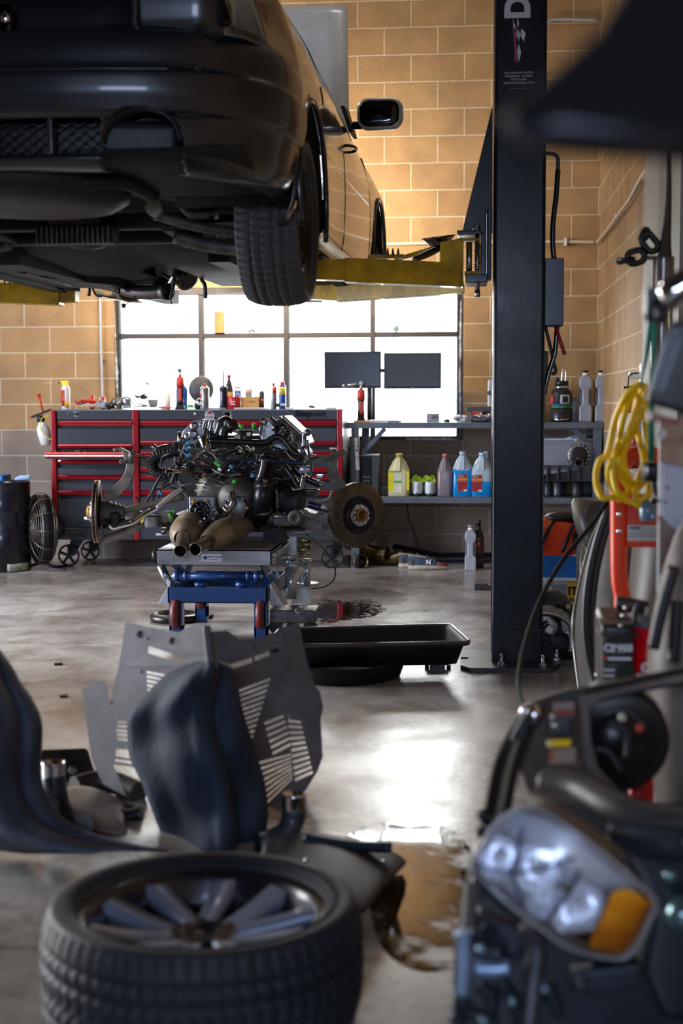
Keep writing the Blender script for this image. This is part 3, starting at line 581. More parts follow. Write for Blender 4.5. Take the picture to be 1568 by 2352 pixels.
# wood block, toy car and glass on the mid rail of the window
q=aY(504,766,.03); zr=zm+.02
b=MB(); x0_,x1_,_,z1_=rc(493,716,516,766,.03); b.b2((x0_,.005,zr),(x1_,.045,z1_)); tag(b.put('wood_block',mat('wood','b07a3c',.6,0,.2,scale=14,stretch=(1,1,.15),dirt='6e4520'),bev=.002),'upright block of wood on the window rail','wood block')
q=aY(578,763,.03); t=thing('toy_car','tiny dark toy car on the window rail','toy',(q.x,.03,zr)); q=V3((q.x,.03,zr))
b=MB(); b.box(q+V3((0,0,.016)),(.055,.02,.01)); b.box(q+V3((.004,0,.025)),(.03,.018,.01)); b.put('body',grey,t,bev=.003)
for dx in(-.018,.018): b=MB(); b.cyl(q+V3((dx,-.012,.008)),q+V3((dx,.012,.008)),.008,n=12); b.put('wheel',black,t)
q=aY(909,755,.03); b=MB(); b.lathe(V3((q.x,.02,zr+.024)),(0,1,0),[(.016,0),(.024,.0),(.024,.02),(.016,.02)],n=22,cap=False); b.lathe(V3((q.x,.025,zr+.024)),(0,1,0),[(.001,0),(.017,0),(.017,.008),(.001,.008)],n=22); tag(b.put('gauge',mat('greenish_glass','8fa596',.25,.2)),'small round gauge standing on the window rail above the monitors','gauge')
x0_,x1_,z0_,z1_=rc(329,875,368,887,.066); b=MB(); b.b2((x0_,.064,z0_),(x1_,.068,z1_)); t=b.put('sticker',mat('sticker_pale','d5dbe2',.5)); tag(t,'faint white sticker on the lower left window pane','sticker')
b=MB(); b.lathe(aY(338,881,.063),(0,-1,0),[(.008,0),(.008,.001)],n=16); b.put('sticker_logo',mat('logo_blue','5a6f96',.5),t)
# conduit left of the window
b=MB(); b.tube([aY(227,560,-.03),aY(230,700,-.03),aY(232,800,-.03),aY(236,905,-.03),aY(240,1000,-.03)],.009); t=b.put('conduit',mat('grey_conduit','b5b7ba',.4,.3),None); tag(t,'thin vertical grey conduit on the wall left of the window','conduit')
b=MB(); b.box(aY(236,829,-.02),(.04,.014,.014)); b.put('clamp',steel,t)
# ================================================================ workbench
YB=-.58
bg_=mat('bench_grey','5e646d',.45,.1,.12,scale=8,coat=.15)
x0,x1,z0,z1=rc(793,970,1386,984,YB); BT=z1
T=thing('workbench','long grey steel workbench with a lower shelf under the right half of the window','workbench',((x0+x1)/2,-.3,0))
b=MB(); b.b2((x0,YB,z0),(x1,-.02,z1)); b.put('worktop',bg_,T,bev=.003)
_,_,sz0,sz1=rc(880,1142,1120,1156,YB); xs1=aY(1386,1150,YB).x
b=MB(); b.b2((x0+.05,YB,sz0),(xs1,-.05,sz1)); b.put('lower_shelf',bg_,T,bev=.003); SB=sz1
for px,Y in((815,YB+.01),(839,-.12),(1371,YB+.01),(1352,-.12)):
    q=aY(px,1100,Y); b=MB(); b.b2((q.x-.03,Y,0),(q.x+.03,Y+.045,z0)); b.put('leg',bg_,T,bev=.002)
for pa,pb_ in(((832,1042),(884,984)),((1310,980),(1345,1012))):
    b=MB(); b.bar(aY(*pa,YB+.06),aY(*pb_,YB+.06),.04,.035); b.put('brace',bg_,T,bev=.003)
b=MB(); q=aY(818,1005,YB-.012); q2=aY(822,1080,YB-.012); b.bar(q,q2,.014,.03); bk=b.put('bracket_plate',mat('chipped_white','a9a9a2',.5,0,.3,scale=30,dirt='5c5b50'),T,bev=.01); 
b=MB(); b.lathe(aY(819,1034,YB-.02),(0,-1,0),[(.007,0),(.007,.006)],n=12); b.put('knob',black,bk)
b=MB(); b.lathe(aY(808,1056,YB),(0,-1,0),[(.006,0),(.006,.005)],n=12); b.put('bolt',chrome,T)
b=MB(); [b.lathe(aY(814,y,YB+.008),(0,-1,0),[(.006,0),(.006,.001)],n=12) for y in(1273,1289)]; b.put('leg_hole',dk,T)
# ratchet on the bench
ratchet(829,875,962,785,-.5,BT,'red and black cordless ratchet with short silver head standing on the workbench',False)
def onb(x,y0,w_,h_,d_,Y,name,label,cat,mt_,bev=.003,z=None,rz=0):
    D=Y-CAM.y;k=D/FPX; q=aY(x,y0,Y); b=MB(); zz=BT if z is None else z; b.box((q.x,Y,zz+h_*k/2),(w_*k,d_,h_*k),RZ(rz)); return tag(b.put(name,mt_,bev=bev),label,cat)
onb(832,965,40,4,.05,-.54,'tape_strip','thin orange scraper on the bench below the cordless ratchet','scraper',mat('amber2','d98a2a',.5))
onb(885,960,75,5,.2,-.4,'paper_stack','flat stack of white paper on the workbench','paper',white)
onb(905,962,26,4,.1,-.5,'notebook','thin dark booklet at the front of the white paper','booklet',grey)
t=onb(994,960,30,20,.01,-.42,'card','grey card with a barcode standing on the workbench','card',mat('card_grey','a3a6a9',.5),.001)
q=aY(998,958,-.426); b=MB(); [b.box(q+V3((-.02+i*.006,0,0)),(.003 if i%3 else .0018,.001,.025)) for i in range(8)]; b.put('barcode',grey,t)
q=aY(1026,960,-.45); b=MB(); b.sph((q.x,-.45,BT+.008),.024,sc=(1,1.2,.75)); tag(b.put('computer_mouse',mat('mouse','3b3b44',.35)),'small dark computer mouse on the workbench','mouse')
b=MB(); q=aY(1058,960,-.4)
for i in range(9): b.sph((q.x+random.uniform(-.045,.045),-.4+random.uniform(-.03,.03),BT+.014+random.uniform(0,.03)),.022,n=8,sc=(1.2,1,.6))
tag(b.put('paper_towel',white),'crumpled white paper towel on the workbench','paper towel')
# socket tray
x0_,x1_,_,_=rc(1070,933,1135,970,-.45); t=thing('socket_tray','open grey tool case with chrome sockets on the bench left of the column','tool case',((x0_+x1_)/2,-.4,BT))
b=MB(); b.b2((x0_+.04,-.52,BT),(x1_,-.36,BT+.012)); b.b2((x0_+.04,-.52,BT),(x0_+.05,-.36,BT+.05)); b.b2((x0_+.04,-.52,BT),(x1_,-.51,BT+.035)); b.b2((x0_+.13,-.52,BT),(x0_+.14,-.36,BT+.045)); b.put('tray',grey,t,bev=.002)
b=MB(); b.b2((x0_,-.36,BT+.075),(x1_,-.3,BT+.115)); b.b2((x0_+.03,-.34,BT),(x1_,-.31,BT+.08)); b.put('lid',mat('case_grey','4a4c4f',.5),t,bev=.004)
b=MB(); b.b2((x0_+.045,-.37,BT+.055),(x0_+.12,-.365,BT+.08)); b.put('label',red,t)
for i in range(7): b=MB(); b.cyl((x0_+.06+i*.02,-.45+random.uniform(-.04,.03),BT+.035),(x0_+.075+i*.022,-.45,BT+.05+.01*(i%3)),.009); b.put('socket',chrome,t)
# upright grey plates behind the column
t=thing('tool_case','light grey tool case standing on edge behind the lift column','tool case',(aY(1123,960,-.3).x,-.3,BT))
b=MB(); x0_=aY(1120,900,-.3).x; xr_=aY(1252,900,-.3).x; zt_=aY(1150,871,-.3).z; b.b2((x0_,-.34,BT),(xr_,-.22,zt_)); b.put('case_body',mat('light_case','9a9a9c',.45),t,bev=.02)
b=MB(); [b.b2((x0_-.004,-.35,BT+zz),(x0_+.02,-.33,BT+zz+.03)) for zz in(.08,.2)]; b.put('latch',grey,t)
# big black water bottle
t,o,r,h=bottle('water_bottle','big black insulated water bottle with stickers and carabiner on the bench right of the column','water bottle',1289,880,50,-.4,[(.9,0),(.97,.02),(1,.06),(1,.34),(.96,.345),(.96,.72),(.86,.8),(.6,.86),(.58,.93)],mat('bottle_black','1e1f21',.4,0,.1,coat=.1),(black,.93,1.06,.6),base=BT)
b=MB(); b.lathe(o,(0,0,1),[(r*.6,h*.86),(r*.6,h*.93)],n=22); b.put('neck_ring',chrome,t)
b=MB(); b.tube([o+V3((.0,0,h*1.03)),o+V3((.005,0,h*1.3)),o+V3((.018,0,h*1.36)),o+V3((.03,0,h*1.3)),o+V3((.028,0,h*1.03))],.0045); b.put('carabiner',chrome,t)
b=MB(); b.lathe(o+V3((-.03,0,h*1.05)),(0,0,1),[(.014,0),(.014,.02),(.008,.03)],n=14); b.put('spout',black,t)
label_(t,o,r,h,.47,.7,mat('sticker_white','d6d6d4',.5),.45,.75,k=.975,nm='badge_sticker'); label_(t,o,r,h,.51,.66,mat('sticker_inner','2c2c2e',.5),.51,.69,k=.985,nm='sticker_figure')
label_(t,o,r,h,.4,.46,mat('sticker_blue','3353a8',.4),.08,.6,k=.975,nm='mountain_sticker'); label_(t,o,r,h,.37,.4,green,.12,.92,k=.975,nm='grass_sticker'); label_(t,o,r,h,.42,.48,mat('sticker_green2','3c7a4a',.4),.6,.92,k=.975,nm='tree_sticker'); label_(t,o,r,h,.45,.7,mat('sticker_red','d84a3e',.4),.04,.2,k=.98,nm='red_sticker')
b=MB(); q=o+V3((0,-r,h*.06)); b.tube([q+V3((-.05,.015,.004)),q+V3((-.02,-.004,0)),q+V3((.02,-.004,0)),q+V3((.05,.01,.006))],.006); b.put('base_glint_ring',chrome,t)
q=aY(1325,930,-.2); b=MB(); b.sph((q.x,-.2,BT+.09),.09,n=14,sc=(.8,.5,1)); b.sph((q.x-.03,-.2,BT+.15),.05,n=12,sc=(1,.6,.6)); b.b2((q.x-.06,-.24,BT),(q.x+.06,-.16,BT+.08)); tag(b.put('bag',mat('grey_bag','6c6c70',.7,bump=.3)),'grey fabric bag behind the black water bottle','bag')
# silver oil jugs seen edge on
sj=mat('silver_jug','a3a5ab',.38,.25,.08)
def jug(px,py0,py1,w_,Y,z,label,mt_,capm,par_=None):
    D=Y-CAM.y;k=D/FPX; q=aY(px,py1,Y); o=V3((q.x,Y,z)); Hh=(py1-py0)*k; W_=w_*k
    t=thing('oil_jug',label,'jug',o)
    pr=[(-.5,0),(.5,0),(.5,.3),(.27,.36),(.27,.62),(.5,.68),(.5,.82),(.3,.9),(-.3,.9),(-.5,.82),(-.5,.68),(-.27,.62),(-.27,.36),(-.5,.3)]
    b=MB(); b.prism([o+V3((a*W_,-.1,c*Hh)) for a,c in pr],(0,.2,0)); b.put('body',mt_,t,bev=.008)
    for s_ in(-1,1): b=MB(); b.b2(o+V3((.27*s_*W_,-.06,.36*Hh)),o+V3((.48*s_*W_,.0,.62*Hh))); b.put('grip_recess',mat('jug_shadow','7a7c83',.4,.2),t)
    b=MB(); b.cyl(o+V3((0,-.04,.9*Hh)),o+V3((0,-.04,.96*Hh)),W_*.24); b.put('neck',wplast,t)
    b=MB(); b.lathe(o+V3((0,-.04,.955*Hh)),(0,0,1),[(W_*.2,0),(W_*.2,.012),(W_*.34,.02)],n=14); b.put('cap',capm,t)
jug(1342,852,967,28,-.36,BT,'silver plastic oil jug nearest the black water bottle',sj,black)
jug(1378,852,967,28,-.36,BT,'silver plastic oil jug at the right end of the workbench',sj,black)
jug(1080,1212,1313,26,-.6,0,'silver oil jug standing on the floor under the bench',sj,sj)
# black oil bottle beside it
t,o,r,h=bottle('oil_bottle','black oil bottle on the floor behind the silver jug','bottle',1100,1195,26,-.5,[(.95,0),(1,.02),(1,.62),(.8,.74),(.35,.84),(.35,.9)],blackg,(black,.9,1,.45),base=0); label_(t,o,r,h,.2,.55,mat('label_brown','4a2f22',.4)); label_(t,o,r,h,.45,.55,orange,.4,.6,k=1.02,nm='logo')
# ---------------------------------------------------------------- twin monitors
ms=mat('monitor_screen','0d0e11',.22,0,.05,scale=2,spec=.6); me_=mat('monitor_bezel','101114',.35)
t=thing('monitor_stand','black twin monitor arm on the workbench in front of the window','monitor arm',(aY(848,968,-.25).x,-.25,BT))
q=wl(t); b=MB(); b.box(q+V3((0,0,.008)),(.16,.12,.016)); b.put('base',black,t,bev=.003)
b=MB(); b.cyl(q,V3((q.x,q.y,aY(848,850,-.25).z)),.018); b.cyl(q+V3((.03,.05,0)),V3((q.x+.03,q.y+.05,aY(848,870,-.25).z)),.01); b.put('pole',black,t)
b=MB(); a_=aY(810,850,-.26); c_=aY(945,852,-.26); b.bar(a_,c_,.025,.03); b.put('arm',black,t)
for i,(l,tp,r_,bo,an) in enumerate(((744,807,875,892,.0),(881,810,1013,893,.0))):
    x0_,x1_,z0_,z1_=rc(l,tp,r_,bo,-.34); c=V3(((x0_+x1_)/2,-.34,z0_))
    t=thing('monitor',('black computer monitor on the left of the pair','computer monitor on the right of the pair with a greyer sheen')[i],'monitor',c)
    b=MB(); b.b2((x0_,-.34,z0_),(x1_,-.31,z1_)); b.put('bezel',me_,t,bev=.003)
    b=MB(); b.b2((x0_+.012,-.3425,z0_+.02),(x1_-.012,-.338,z1_-.012)); b.put('screen',ms if i==0 else mat('monitor_screen_sheen','2a2d33',.3,0,.1,scale=1.2),t)  # grey base colour stands in for the sheen on the right screen
    b=MB(); b.b2(((x0_+x1_)/2-.06,-.312,z0_+.1),((x0_+x1_)/2+.06,-.275,z0_+.17)); b.put('mount',black,t)
    text('DELL',.011,((x0_+x1_)/2,-.3413,z0_+.01),mat('logo_grey','9a9a9a',.4),t)
# ---------------------------------------------------------------- lower shelf things
q0=rc(830,1045,868,1136,-.4); t=thing('computer_tower','grey computer tower on the lower shelf of the workbench','computer',((q0[0]+q0[1])/2,-.3,SB))
b=MB(); b.b2((q0[0],-.42,SB),(q0[1],-.1,q0[3])); b.put('case',mat('tower_grey','75787c',.4,.3),t,bev=.004)
b=MB(); b.b2((q0[0]+.005,-.428,SB+.04),(q0[0]+.08,-.42,q0[3]-.01)); b.put('front_panel',black,t,bev=.003)
b=MB(); [b.box((q0[0]+.022+.018*(i%3),-.43,SB+.08+.03*(i//3)),(.009,.006,.012)) for i in range(9)]; b.put('port',steel,t)
onb(885,1136,18,20,.06,-.42,'charger','black and orange battery charger beside the yellow labelled jug','charger',mat('charger_dark','2a2728',.5),.004,z=SB)
tjug=mat('jug_cream','d9cf9e',.3,0,.05)
def gallon(px,pt,pb_,w_,Y,label,bm,capm,liq=None,lq=.6,lab=None,sq=True):
    D=Y-CAM.y;k=D/FPX; q=aY(px,pb_,Y); o=V3((q.x,Y,SB)); Hh=(pb_-pt)*k; W_=w_*k/2
    t=thing('gallon_jug',label,'jug',o)
    def ring(rw,z):
        rx=rw; return [o+V3((x*rx,y*rx*.85,z*Hh)) for x,y in rrect(2,2,.45 if z<.62 else .95,4)]
    b=MB(); b.grid([ring(W_*s_,z) for s_,z in((.93,0),(1,.02),(1,.3),(.985,.35),(1,.58),(.98,.64),(.6,.82),(.28,.92),(.28,.95))],closed=True); b.add(ring(W_*.93,0),[list(range(20))[::-1]]); b.put('body',bm,t)
    if liq:
        b=MB(); b.grid([ring(W_*s_*1.004,z) for s_,z in((.93,0.002),(1,.02),(1,.3),(.99,.35),(1,min(lq,.58)))]+([ring(W_*.9,lq)] if lq>.6 else []),closed=True); b.put('liquid',liq,t)
    b=MB(); b.cyl(o+V3((0,0,.93*Hh)),o+V3((0,0,Hh)),W_*.32,n=18); b.put('cap',capm,t)
    b=MB(); b.tube([o+V3((.1*W_,-W_*.8,.6*Hh)),o+V3((.1*W_,-W_*.62,.75*Hh)),o+V3((.05*W_,-W_*.3,.9*Hh))],W_*.14); b.put('handle',bm,t)
    return t,o,W_,Hh
def flat(t,o,x0,x1,z0,z1,y,mt_,nm='label'):
    b=MB(); b.b2(o+V3((x0,y,z0)),o+V3((x1,y+.002,z1))); return b.put(nm,mt_,t)
t,o,W_,Hh=gallon(916,1044,1141,48,-.43,'cream gallon jug with yellow and green label on the lower shelf',tjug,mat('cap_yellow','d9b62a',.4))
y=-W_*.86; flat(t,o,-W_*.98,-W_*.5,Hh*.12,Hh*.6,y,yl); flat(t,o,-W_*.95,W_*.3,Hh*.57,Hh*.6,y-.002,green,'label_band'); flat(t,o,-W_*.45,W_*.25,Hh*.32,Hh*.37,y-.002,green,'label_band'); flat(t,o,W_*.8,W_,Hh*.15,Hh*.6,y-.001,yl,'label_side'); flat(t,o,-W_*.48,W_*.3,Hh*.1,Hh*.56,y,mat('label_cream','e6e0c6',.4),'label')
tr=mat('clear_jug','cfdfe8',.2,0,.03,trans=.35,spec=.4); bl=mat('washer_fluid','1596e0',.15,0,.04,trans=.2)
def reds(t,o,W_,Hh,x0):
    y=-W_*.86; flat(t,o,x0*W_,(x0+.95)*W_,Hh*.12,Hh*.5,y,mat('label_maroon','a01c22',.4)); flat(t,o,x0*W_,(x0+.95)*W_,Hh*.36,Hh*.42,y-.002,mat('label_amber','e88a20',.4),'label_band'); flat(t,o,(x0+.6)*W_,(x0+.93)*W_,Hh*.12,Hh*.16,y-.002,white,'barcode')
    text('Blue',Hh*.07,o+V3(((x0+.35)*W_,y-.003,Hh*.46)),mat('text_teal','bfe6e0',.4),t); bars(o+V3(((x0+.47)*W_,y-.003,Hh*.34)),W_*.8,Hh*.008,mat('text_pale','d8a0a0',.4),t)
t,o,W_,Hh=gallon(1062,1041,1143,46,-.43,'gallon jug of bright blue washer fluid, fuller and left of its pair',tr,mat('cap_pale','bcd3df',.4),bl,.66); reds(t,o,W_,Hh,-.5)
t,o,W_,Hh=gallon(1107,1043,1143,48,-.45,'nearly empty gallon jug of blue washer fluid beside the lift column',tr,mat('cap_pale','bcd3df',.4),bl,.09); reds(t,o,W_,Hh,-.97)
t,o,W_,Hh=gallon(1117,1041,1140,40,-.25,'gallon jug of blue fluid hidden behind the nearly empty jug',tr,mat('cap_pale','bcd3df',.4),bl,.64)
t,o,W_,Hh=gallon(1021,1047,1143,32,-.45,'brownish silver jug seen edge on between the shoes and the blue jugs',mat('jug_mauve','8d7f84',.3,.1),mat('cap_orange','e0643a',.4))
flat(t,o,W_*.7,W_*1.02,Hh*.2,Hh*.6,-W_*.7,blue,'label_side'); flat(t,o,-W_*1.02,-W_*.8,Hh*.2,Hh*.6,-W_*.7,mat('amber2','d98a2a',.5),'label_side')
# running shoes seen from behind
def backshoe(px,Y,z,label):
    D=Y-CAM.y;k=D/FPX; q=aY(px,1138,Y); o=V3((q.x,Y,z)); t=thing('running_shoe',label,'shoe',o,'white running shoes on the shelf')
    R_=lambda w_,l,zz,dy=0:[o+V3((x*w_/2,y*l/2+dy+l/2-.03,zz)) for x,y in rrect(2,2,.9,5)]
    b=MB(); b.grid([R_(.075,.27,0),R_(.085,.28,.012),R_(.085,.28,.03)],closed=True); b.add(R_(.075,.27,0),[list(range(24))[::-1]]); b.put('sole',mat('sole_dark','26282b',.6),t)
    b=MB(); b.grid([R_(.086,.28,.02),R_(.09,.27,.05),R_(.08,.2,.085),R_(.066,.12,.11),R_(.05,.1,.108)],closed=True); b.put('upper',mat('shoe_white','d9dcda',.6,0,.08,scale=20),t)
    b=MB()
    for i in range(7):
        a=random.uniform(-.03,.03); b.tube([o+V3((-.035+a,.06,.1)),o+V3((a,.05+.01*i,.125+.012*(i%3))),o+V3((.035+a*.5,.07,.1))],.005,n=6)
    b.put('laces',mat('neon_yellow','c8f02a',.5),t)
    return t
a_=backshoe(957,-.45,SB,'white running shoe with neon laces, nearer the cream jug')
backshoe(987,-.46,SB,'white running shoe with neon laces, nearer the brown silver jug')
# right end of the lower bench: parts tote, clear bin, alternator
q0=rc(1248,1068,1392,1106,-.62); t=thing('parts_tray','black ribbed utility tray shelf behind the lift column','tray',((q0[0]+q0[1])/2,-.45,q0[2]))
xl=aY(1150,1080,-.62).x; b=MB()
q0=(q0[0],min(q0[1],XR-.015),q0[2],q0[3]); b.b2((xl,-.64,q0[2]),(q0[1],-.05,q0[2]+.012)); b.b2((xl,-.64,q0[2]),(q0[1],-.625,q0[3])); b.b2((xl,-.07,q0[2]),(q0[1],-.05,q0[3])); b.put('tray',mat('tote_black','34373c',.5),t,bev=.003)
b=MB(); [b.b2((q0[0]+.02+i*.075,-.65,q0[2]+.01),(q0[0]+.032+i*.075,-.64,q0[3]-.006)) for i in range(6)]; b.put('rib',mat('tote_black','34373c',.5),t)
for px in(1165,1365): q=aY(px,1100,-.1); b=MB(); b.b2((q.x-.02,-.12,0),(q.x+.02,-.08,q0[2])); b.put('leg',mat('tote_black','34373c',.5),t)
TZ=q0[2]+.012
cb_=mat('clear_bin','b9c0c6',.25,0,.05,trans=.55,spec=.5); q1=rc(1240,1006,1379,1068,-.35)
t=thing('storage_bin','translucent plastic storage bin in the black tray','storage bin',((q1[0]+q1[1])/2,-.35,TZ)); xl2=aY(1200,1040,-.35).x
b=MB(); 
for a,c in(((xl2,-.5,TZ),(q1[1]-.03,-.495,q1[3])),((xl2,-.15,TZ),(q1[1]-.03,-.145,q1[3])),((q1[1]-.035,-.5,TZ),(q1[1]-.03,-.145,q1[3])),((xl2,-.5,TZ),(q1[1]-.03,-.145,TZ+.004))): b.b2(a,c)
b.put('bin',cb_,t); b=MB(); b.b2((xl2,-.515,q1[3]-.012),(q1[1],-.5,q1[3])); b.b2((q1[1]-.03,-.515,q1[3]-.012),(q1[1]-.01,-.13,q1[3])); b.put('rim',mat('bin_rim','c8cdd2',.3),t)
q=aY(1265,1050,-.4); b=MB()
for i in range(14): b.sph((q.x+random.uniform(-.06,.12),-.35+random.uniform(-.08,.1),TZ+.04+random.uniform(0,.12)),.045,n=8,sc=(1,1,.7))
tag(b.put('rags',mat('rag_beige','c7b4a4',.8,bump=.4)),'heap of pale rags inside the translucent storage bin','rags')
q=aY(1320,1013,-.4); b=MB(); b.box((q.x,-.42,q1[3]+.012),(.14,.16,.02),RY(-.25)); t=b.put('box_lid',white,bev=.003); tag(t,'white box with a blue stripe on top of the storage bin','box'); b=MB(); b.box((q.x+.01,-.505,q1[3]+.018),(.09,.004,.01),RY(-.25)); b.put('stripe',blue,t)
b=MB(); b.hexa([aY(1345,1008,-.4),aY(1382,1008,-.4),aY(1382,1008,-.3),aY(1345,1008,-.3),aY(1350,1000,-.4),aY(1385,998,-.4),aY(1385,998,-.3),aY(1350,1000,-.3)]); t=b.put('dark_clamp',black,bev=.003); tag(t,'black plastic clamp with a trailing wire on the rim of the storage bin','clamp')
b=MB(); b.tube([aY(x,y,-.44) for x,y in((1353,1000),(1362,1012),(1373,1024),(1384,1034),(1392,1040))],.003); b.put('wire',black,t)
# alternator
c=aY(1328,1046,-.58); t=thing('alternator','used alternator with black end cover in the black tray','alternator',(c.x,-.58,TZ))
b=MB(); b.lathe(c+V3((0,.08,0)),(0,-1,0),[(.06,0),(.082,.01),(.086,.06),(.08,.09),(.06,.1)],n=30); b.put('housing',alu,t)
b=MB(); b.lathe(c+V3((0,-.02,0)),(0,-1,0),[(.066,0),(.066,.012),(.05,.02),(.02,.022)],n=26); b.put('end_cover',black,t)
b=MB(); 
for i in range(16):
    a=2*PI*i/16; b.box(c+V3((.074*math.cos(a),-.022,.074*math.sin(a))),(.006,.006,.016),RY(-a+PI/2))
b.put('vent_fin',mat('fin_pale','c6c2ba',.4,.5),t)
b=MB(); b.bar(c+V3((0,.0,.06)),c+V3((-.005,0,.11)),.05,.03); b.lathe(c+V3((-.005,.01,.11)),(0,-1,0),[(.022,0),(.022,.03),(.01,.03)],n=16); b.put('mounting_ear',alu,t)
b=MB(); b.cyl(c+V3((-.02,-.045,-.02)),c+V3((.02,-.05,-.03)),.012); b.lathe(c+V3((0,-.04,-.05)),(0,-1,0),[(.03,0),(.034,.03),(.026,.03),(.024,0)],n=20,cap=False); b.put('pipe_flange',rust,t)
# cans below the tray
for i,(x,w_,c_,l_) in enumerate(((1258,20,'4f5358','dark grey can left'),(1280,22,'6d7075','light grey can middle'),(1325,26,'55504a','brownish grey can right'))):
    q=aY(x,1146,-.35); r=w_/2*10.8/FPX; b=MB(); b.lathe((q.x,-.35,SB),(0,0,1),[(r*.95,0),(r,.01),(r,.13),(r*.8,.135),(r*.8,.145)],n=20); tag(b.put('paint_can',mat('can_'+c_,c_,.4,.4)),l_+' of the three on the lower shelf below the black tray','can')
# ---------------------------------------------------------------- under the bench
def sneaker(px,Y,label,rz):
    q=aY(px,1310,Y); t=thing('sneaker',label,'shoe',(0,0,0),'worn sneakers under the bench'); o=V3((0,0,0))
    def R_(x0,x1,w_,z,zf=None):
        P=[]
        for x,y in rrect(2,2,.85,5):
            xx=(x0+x1)/2+x*(x1-x0)/2; f=(xx-x0)/(x1-x0); P.append(V3((xx,y*w_/2*(1-.25*f*f),z if zf is None else z+(zf-z)*f)))
        return P
    b=MB(); b.grid([R_(0,.29,.08,0,.008),R_(-.006,.3,.095,.012,.02),R_(0,.29,.09,.035,.03)],closed=True); b.add(R_(0,.29,.08,0,.008),[list(range(24))[::-1]]); b.put('sole',mat('sole_cream','b9ab93',.6,0,.2,scale=25),t)
    b=MB(); b.grid([R_(0,.285,.088,.033,.028),R_(0,.275,.088,.06,.045),R_(0,.22,.08,.085,.06),R_(.0,.13,.07,.105,.085),R_(.01,.11,.05,.1,.088),R_(.02,.1,.04,.06,.06)],closed=True); b.add(R_(.02,.1,.04,.06,.06),[list(range(24))]); u=b.put('upper',mat('sneaker_blue','2f4257',.7,0,.15,scale=25),t)
    b=MB(); b.tube([p*1.0 for p in R_(.0,.13,.072,.105,.088)],.004,closed=True,smooth=2); b.put('collar_piping',mat('sole_cream','b9ab93',.6),u)
    b=MB(); b.grid([R_(.2,.292,.085,.033,.028),R_(.2,.28,.08,.055,.045),R_(.205,.25,.05,.062,.055)],closed=True); b.put('toe_cap',mat('sneaker_red','6e2a2c',.7),t)
    b=MB(); b.grid([R_(-.002,.07,.092,.033,.033),R_(-.003,.06,.09,.07,.07),],closed=True); b.put('heel_panel',mat('sneaker_brown','5b4c40',.7),t)
    text('N',.045,(.15,-.041,.056),white,t,rot=RX(PI/2)@RZ(0),bold=.002,ext=.003)
    b=MB(); b.box((.003,-.0,.09),(.008,.03,.012)); b.put('heel_tab',mat('tab_gold','c8a03c',.5),t)
    for i in range(4): b=MB(); b.tube([V3((.13+i*.02,-.03,.085-i*.008)),V3((.135+i*.02,0,.1-i*.008)),V3((.13+i*.02,.03,.085-i*.008))],.003,n=6); b.put('lace',mat('sole_cream','b9ab93',.6),t)
    t.location=(q.x,Y,0); t.rotation_euler=(0,0,rz); return t
sneaker(938,-.62,'worn blue and brown sneaker nearer the camera, whole side showing',-.05)
sneaker(916,-.5,'worn blue and brown sneaker mostly hidden behind its partner',.05)
ex=mat('stained_exhaust','7a6444',.35,.9,.3,scale=7,dirt='2f2820')
for i,(P,r_,l_) in enumerate(((((795,1240),(850,1268),(888,1275)),.055,'bronze exhaust pipe lying on top under the bench'),(((800,1290),(815,1290),(830,1290)),.05,'short silver exhaust pipe end facing the camera'),(((845,1292),(880,1290),(930,1276)),.045,'dark exhaust pipe lying on the floor under the bench'))):
    Pp=[aY(x,y,-.35-.03*j+(i==1)*-.1*j) for j,(x,y) in enumerate(P)]; b=MB(); b.tube(Pp,r_,n=18,smooth=3,cap=False); b.tube([Pp[-1]-(Pp[-1]-Pp[-2]).normalized()*.03,Pp[-1]],r_*1.15,n=18,smooth=0,cap=False); q=b.put('exhaust_pipe',ex,solid=.003); tag(q,l_,'exhaust pipe')
b=MB(); b.tube([aY(900,1262,-.12),aY(1000,1283,-.1),aY(1050,1283,-.1),aY(1130,1284,-.1)],.05,n=16); tag(b.put('black_pipe',black),'thick black pipe on the floor along the wall under the bench','pipe')
b=MB(); b.tube([aY(x,y,-.03) for x,y in((935,1157),(938,1190),(948,1215),(958,1245),(962,1262))],.005); tag(b.put('cable',black),'black cable hanging down the wall under the bench shelf','cable')
# conduit along the back wall and the right wall
wp=mat('painted_pipe','cdbfa4',.5,0,.08)
b=MB(); b.tube([aY(700,566,-.03),aY(900,560,-.03),aY(1130,556,-.03),aY(1300,555,-.03),aY(1366,556,-.03)],.012); t=tag(b.put('wall_pipe',wp),'cream painted pipe running level across the back wall','pipe')
b=MB(); q=aY(1298,556,-.03); b.box(q,(.018,.05,.055)); b.put('clip',white,t)
XW=XR-.03
b=MB(); b.tube([aX(x,y,XW) for x,y in((1371,556),(1393,530),(1420,492),(1445,458),(1470,412),(1492,380),(1525,345),(1560,300))],.012); t=tag(b.put('wall_pipe',wp),'cream painted pipe climbing the right wall','pipe')
b=MB(); [b.box(aX(x,y,XW),(.03,.03,.03)) for x,y in((1416,497),(1482,405))]; b.put('clip',white,t)
b=MB(); b.tube([aX(1511,y,XW) for y in(220,400,540,566)],.012); tag(b.put('conduit',steel),'vertical silver conduit on the right wall','conduit')
b=MB(); b.tube([aY(1252,60,-.04),aY(1262,48,-.04),aY(1285,44,-.04),aY(1372,46,-.04)],.012); tag(b.put('conduit',mat('grey_conduit','b5b7ba',.4,.3)),'bent conduit high on the back wall right of the column','conduit')
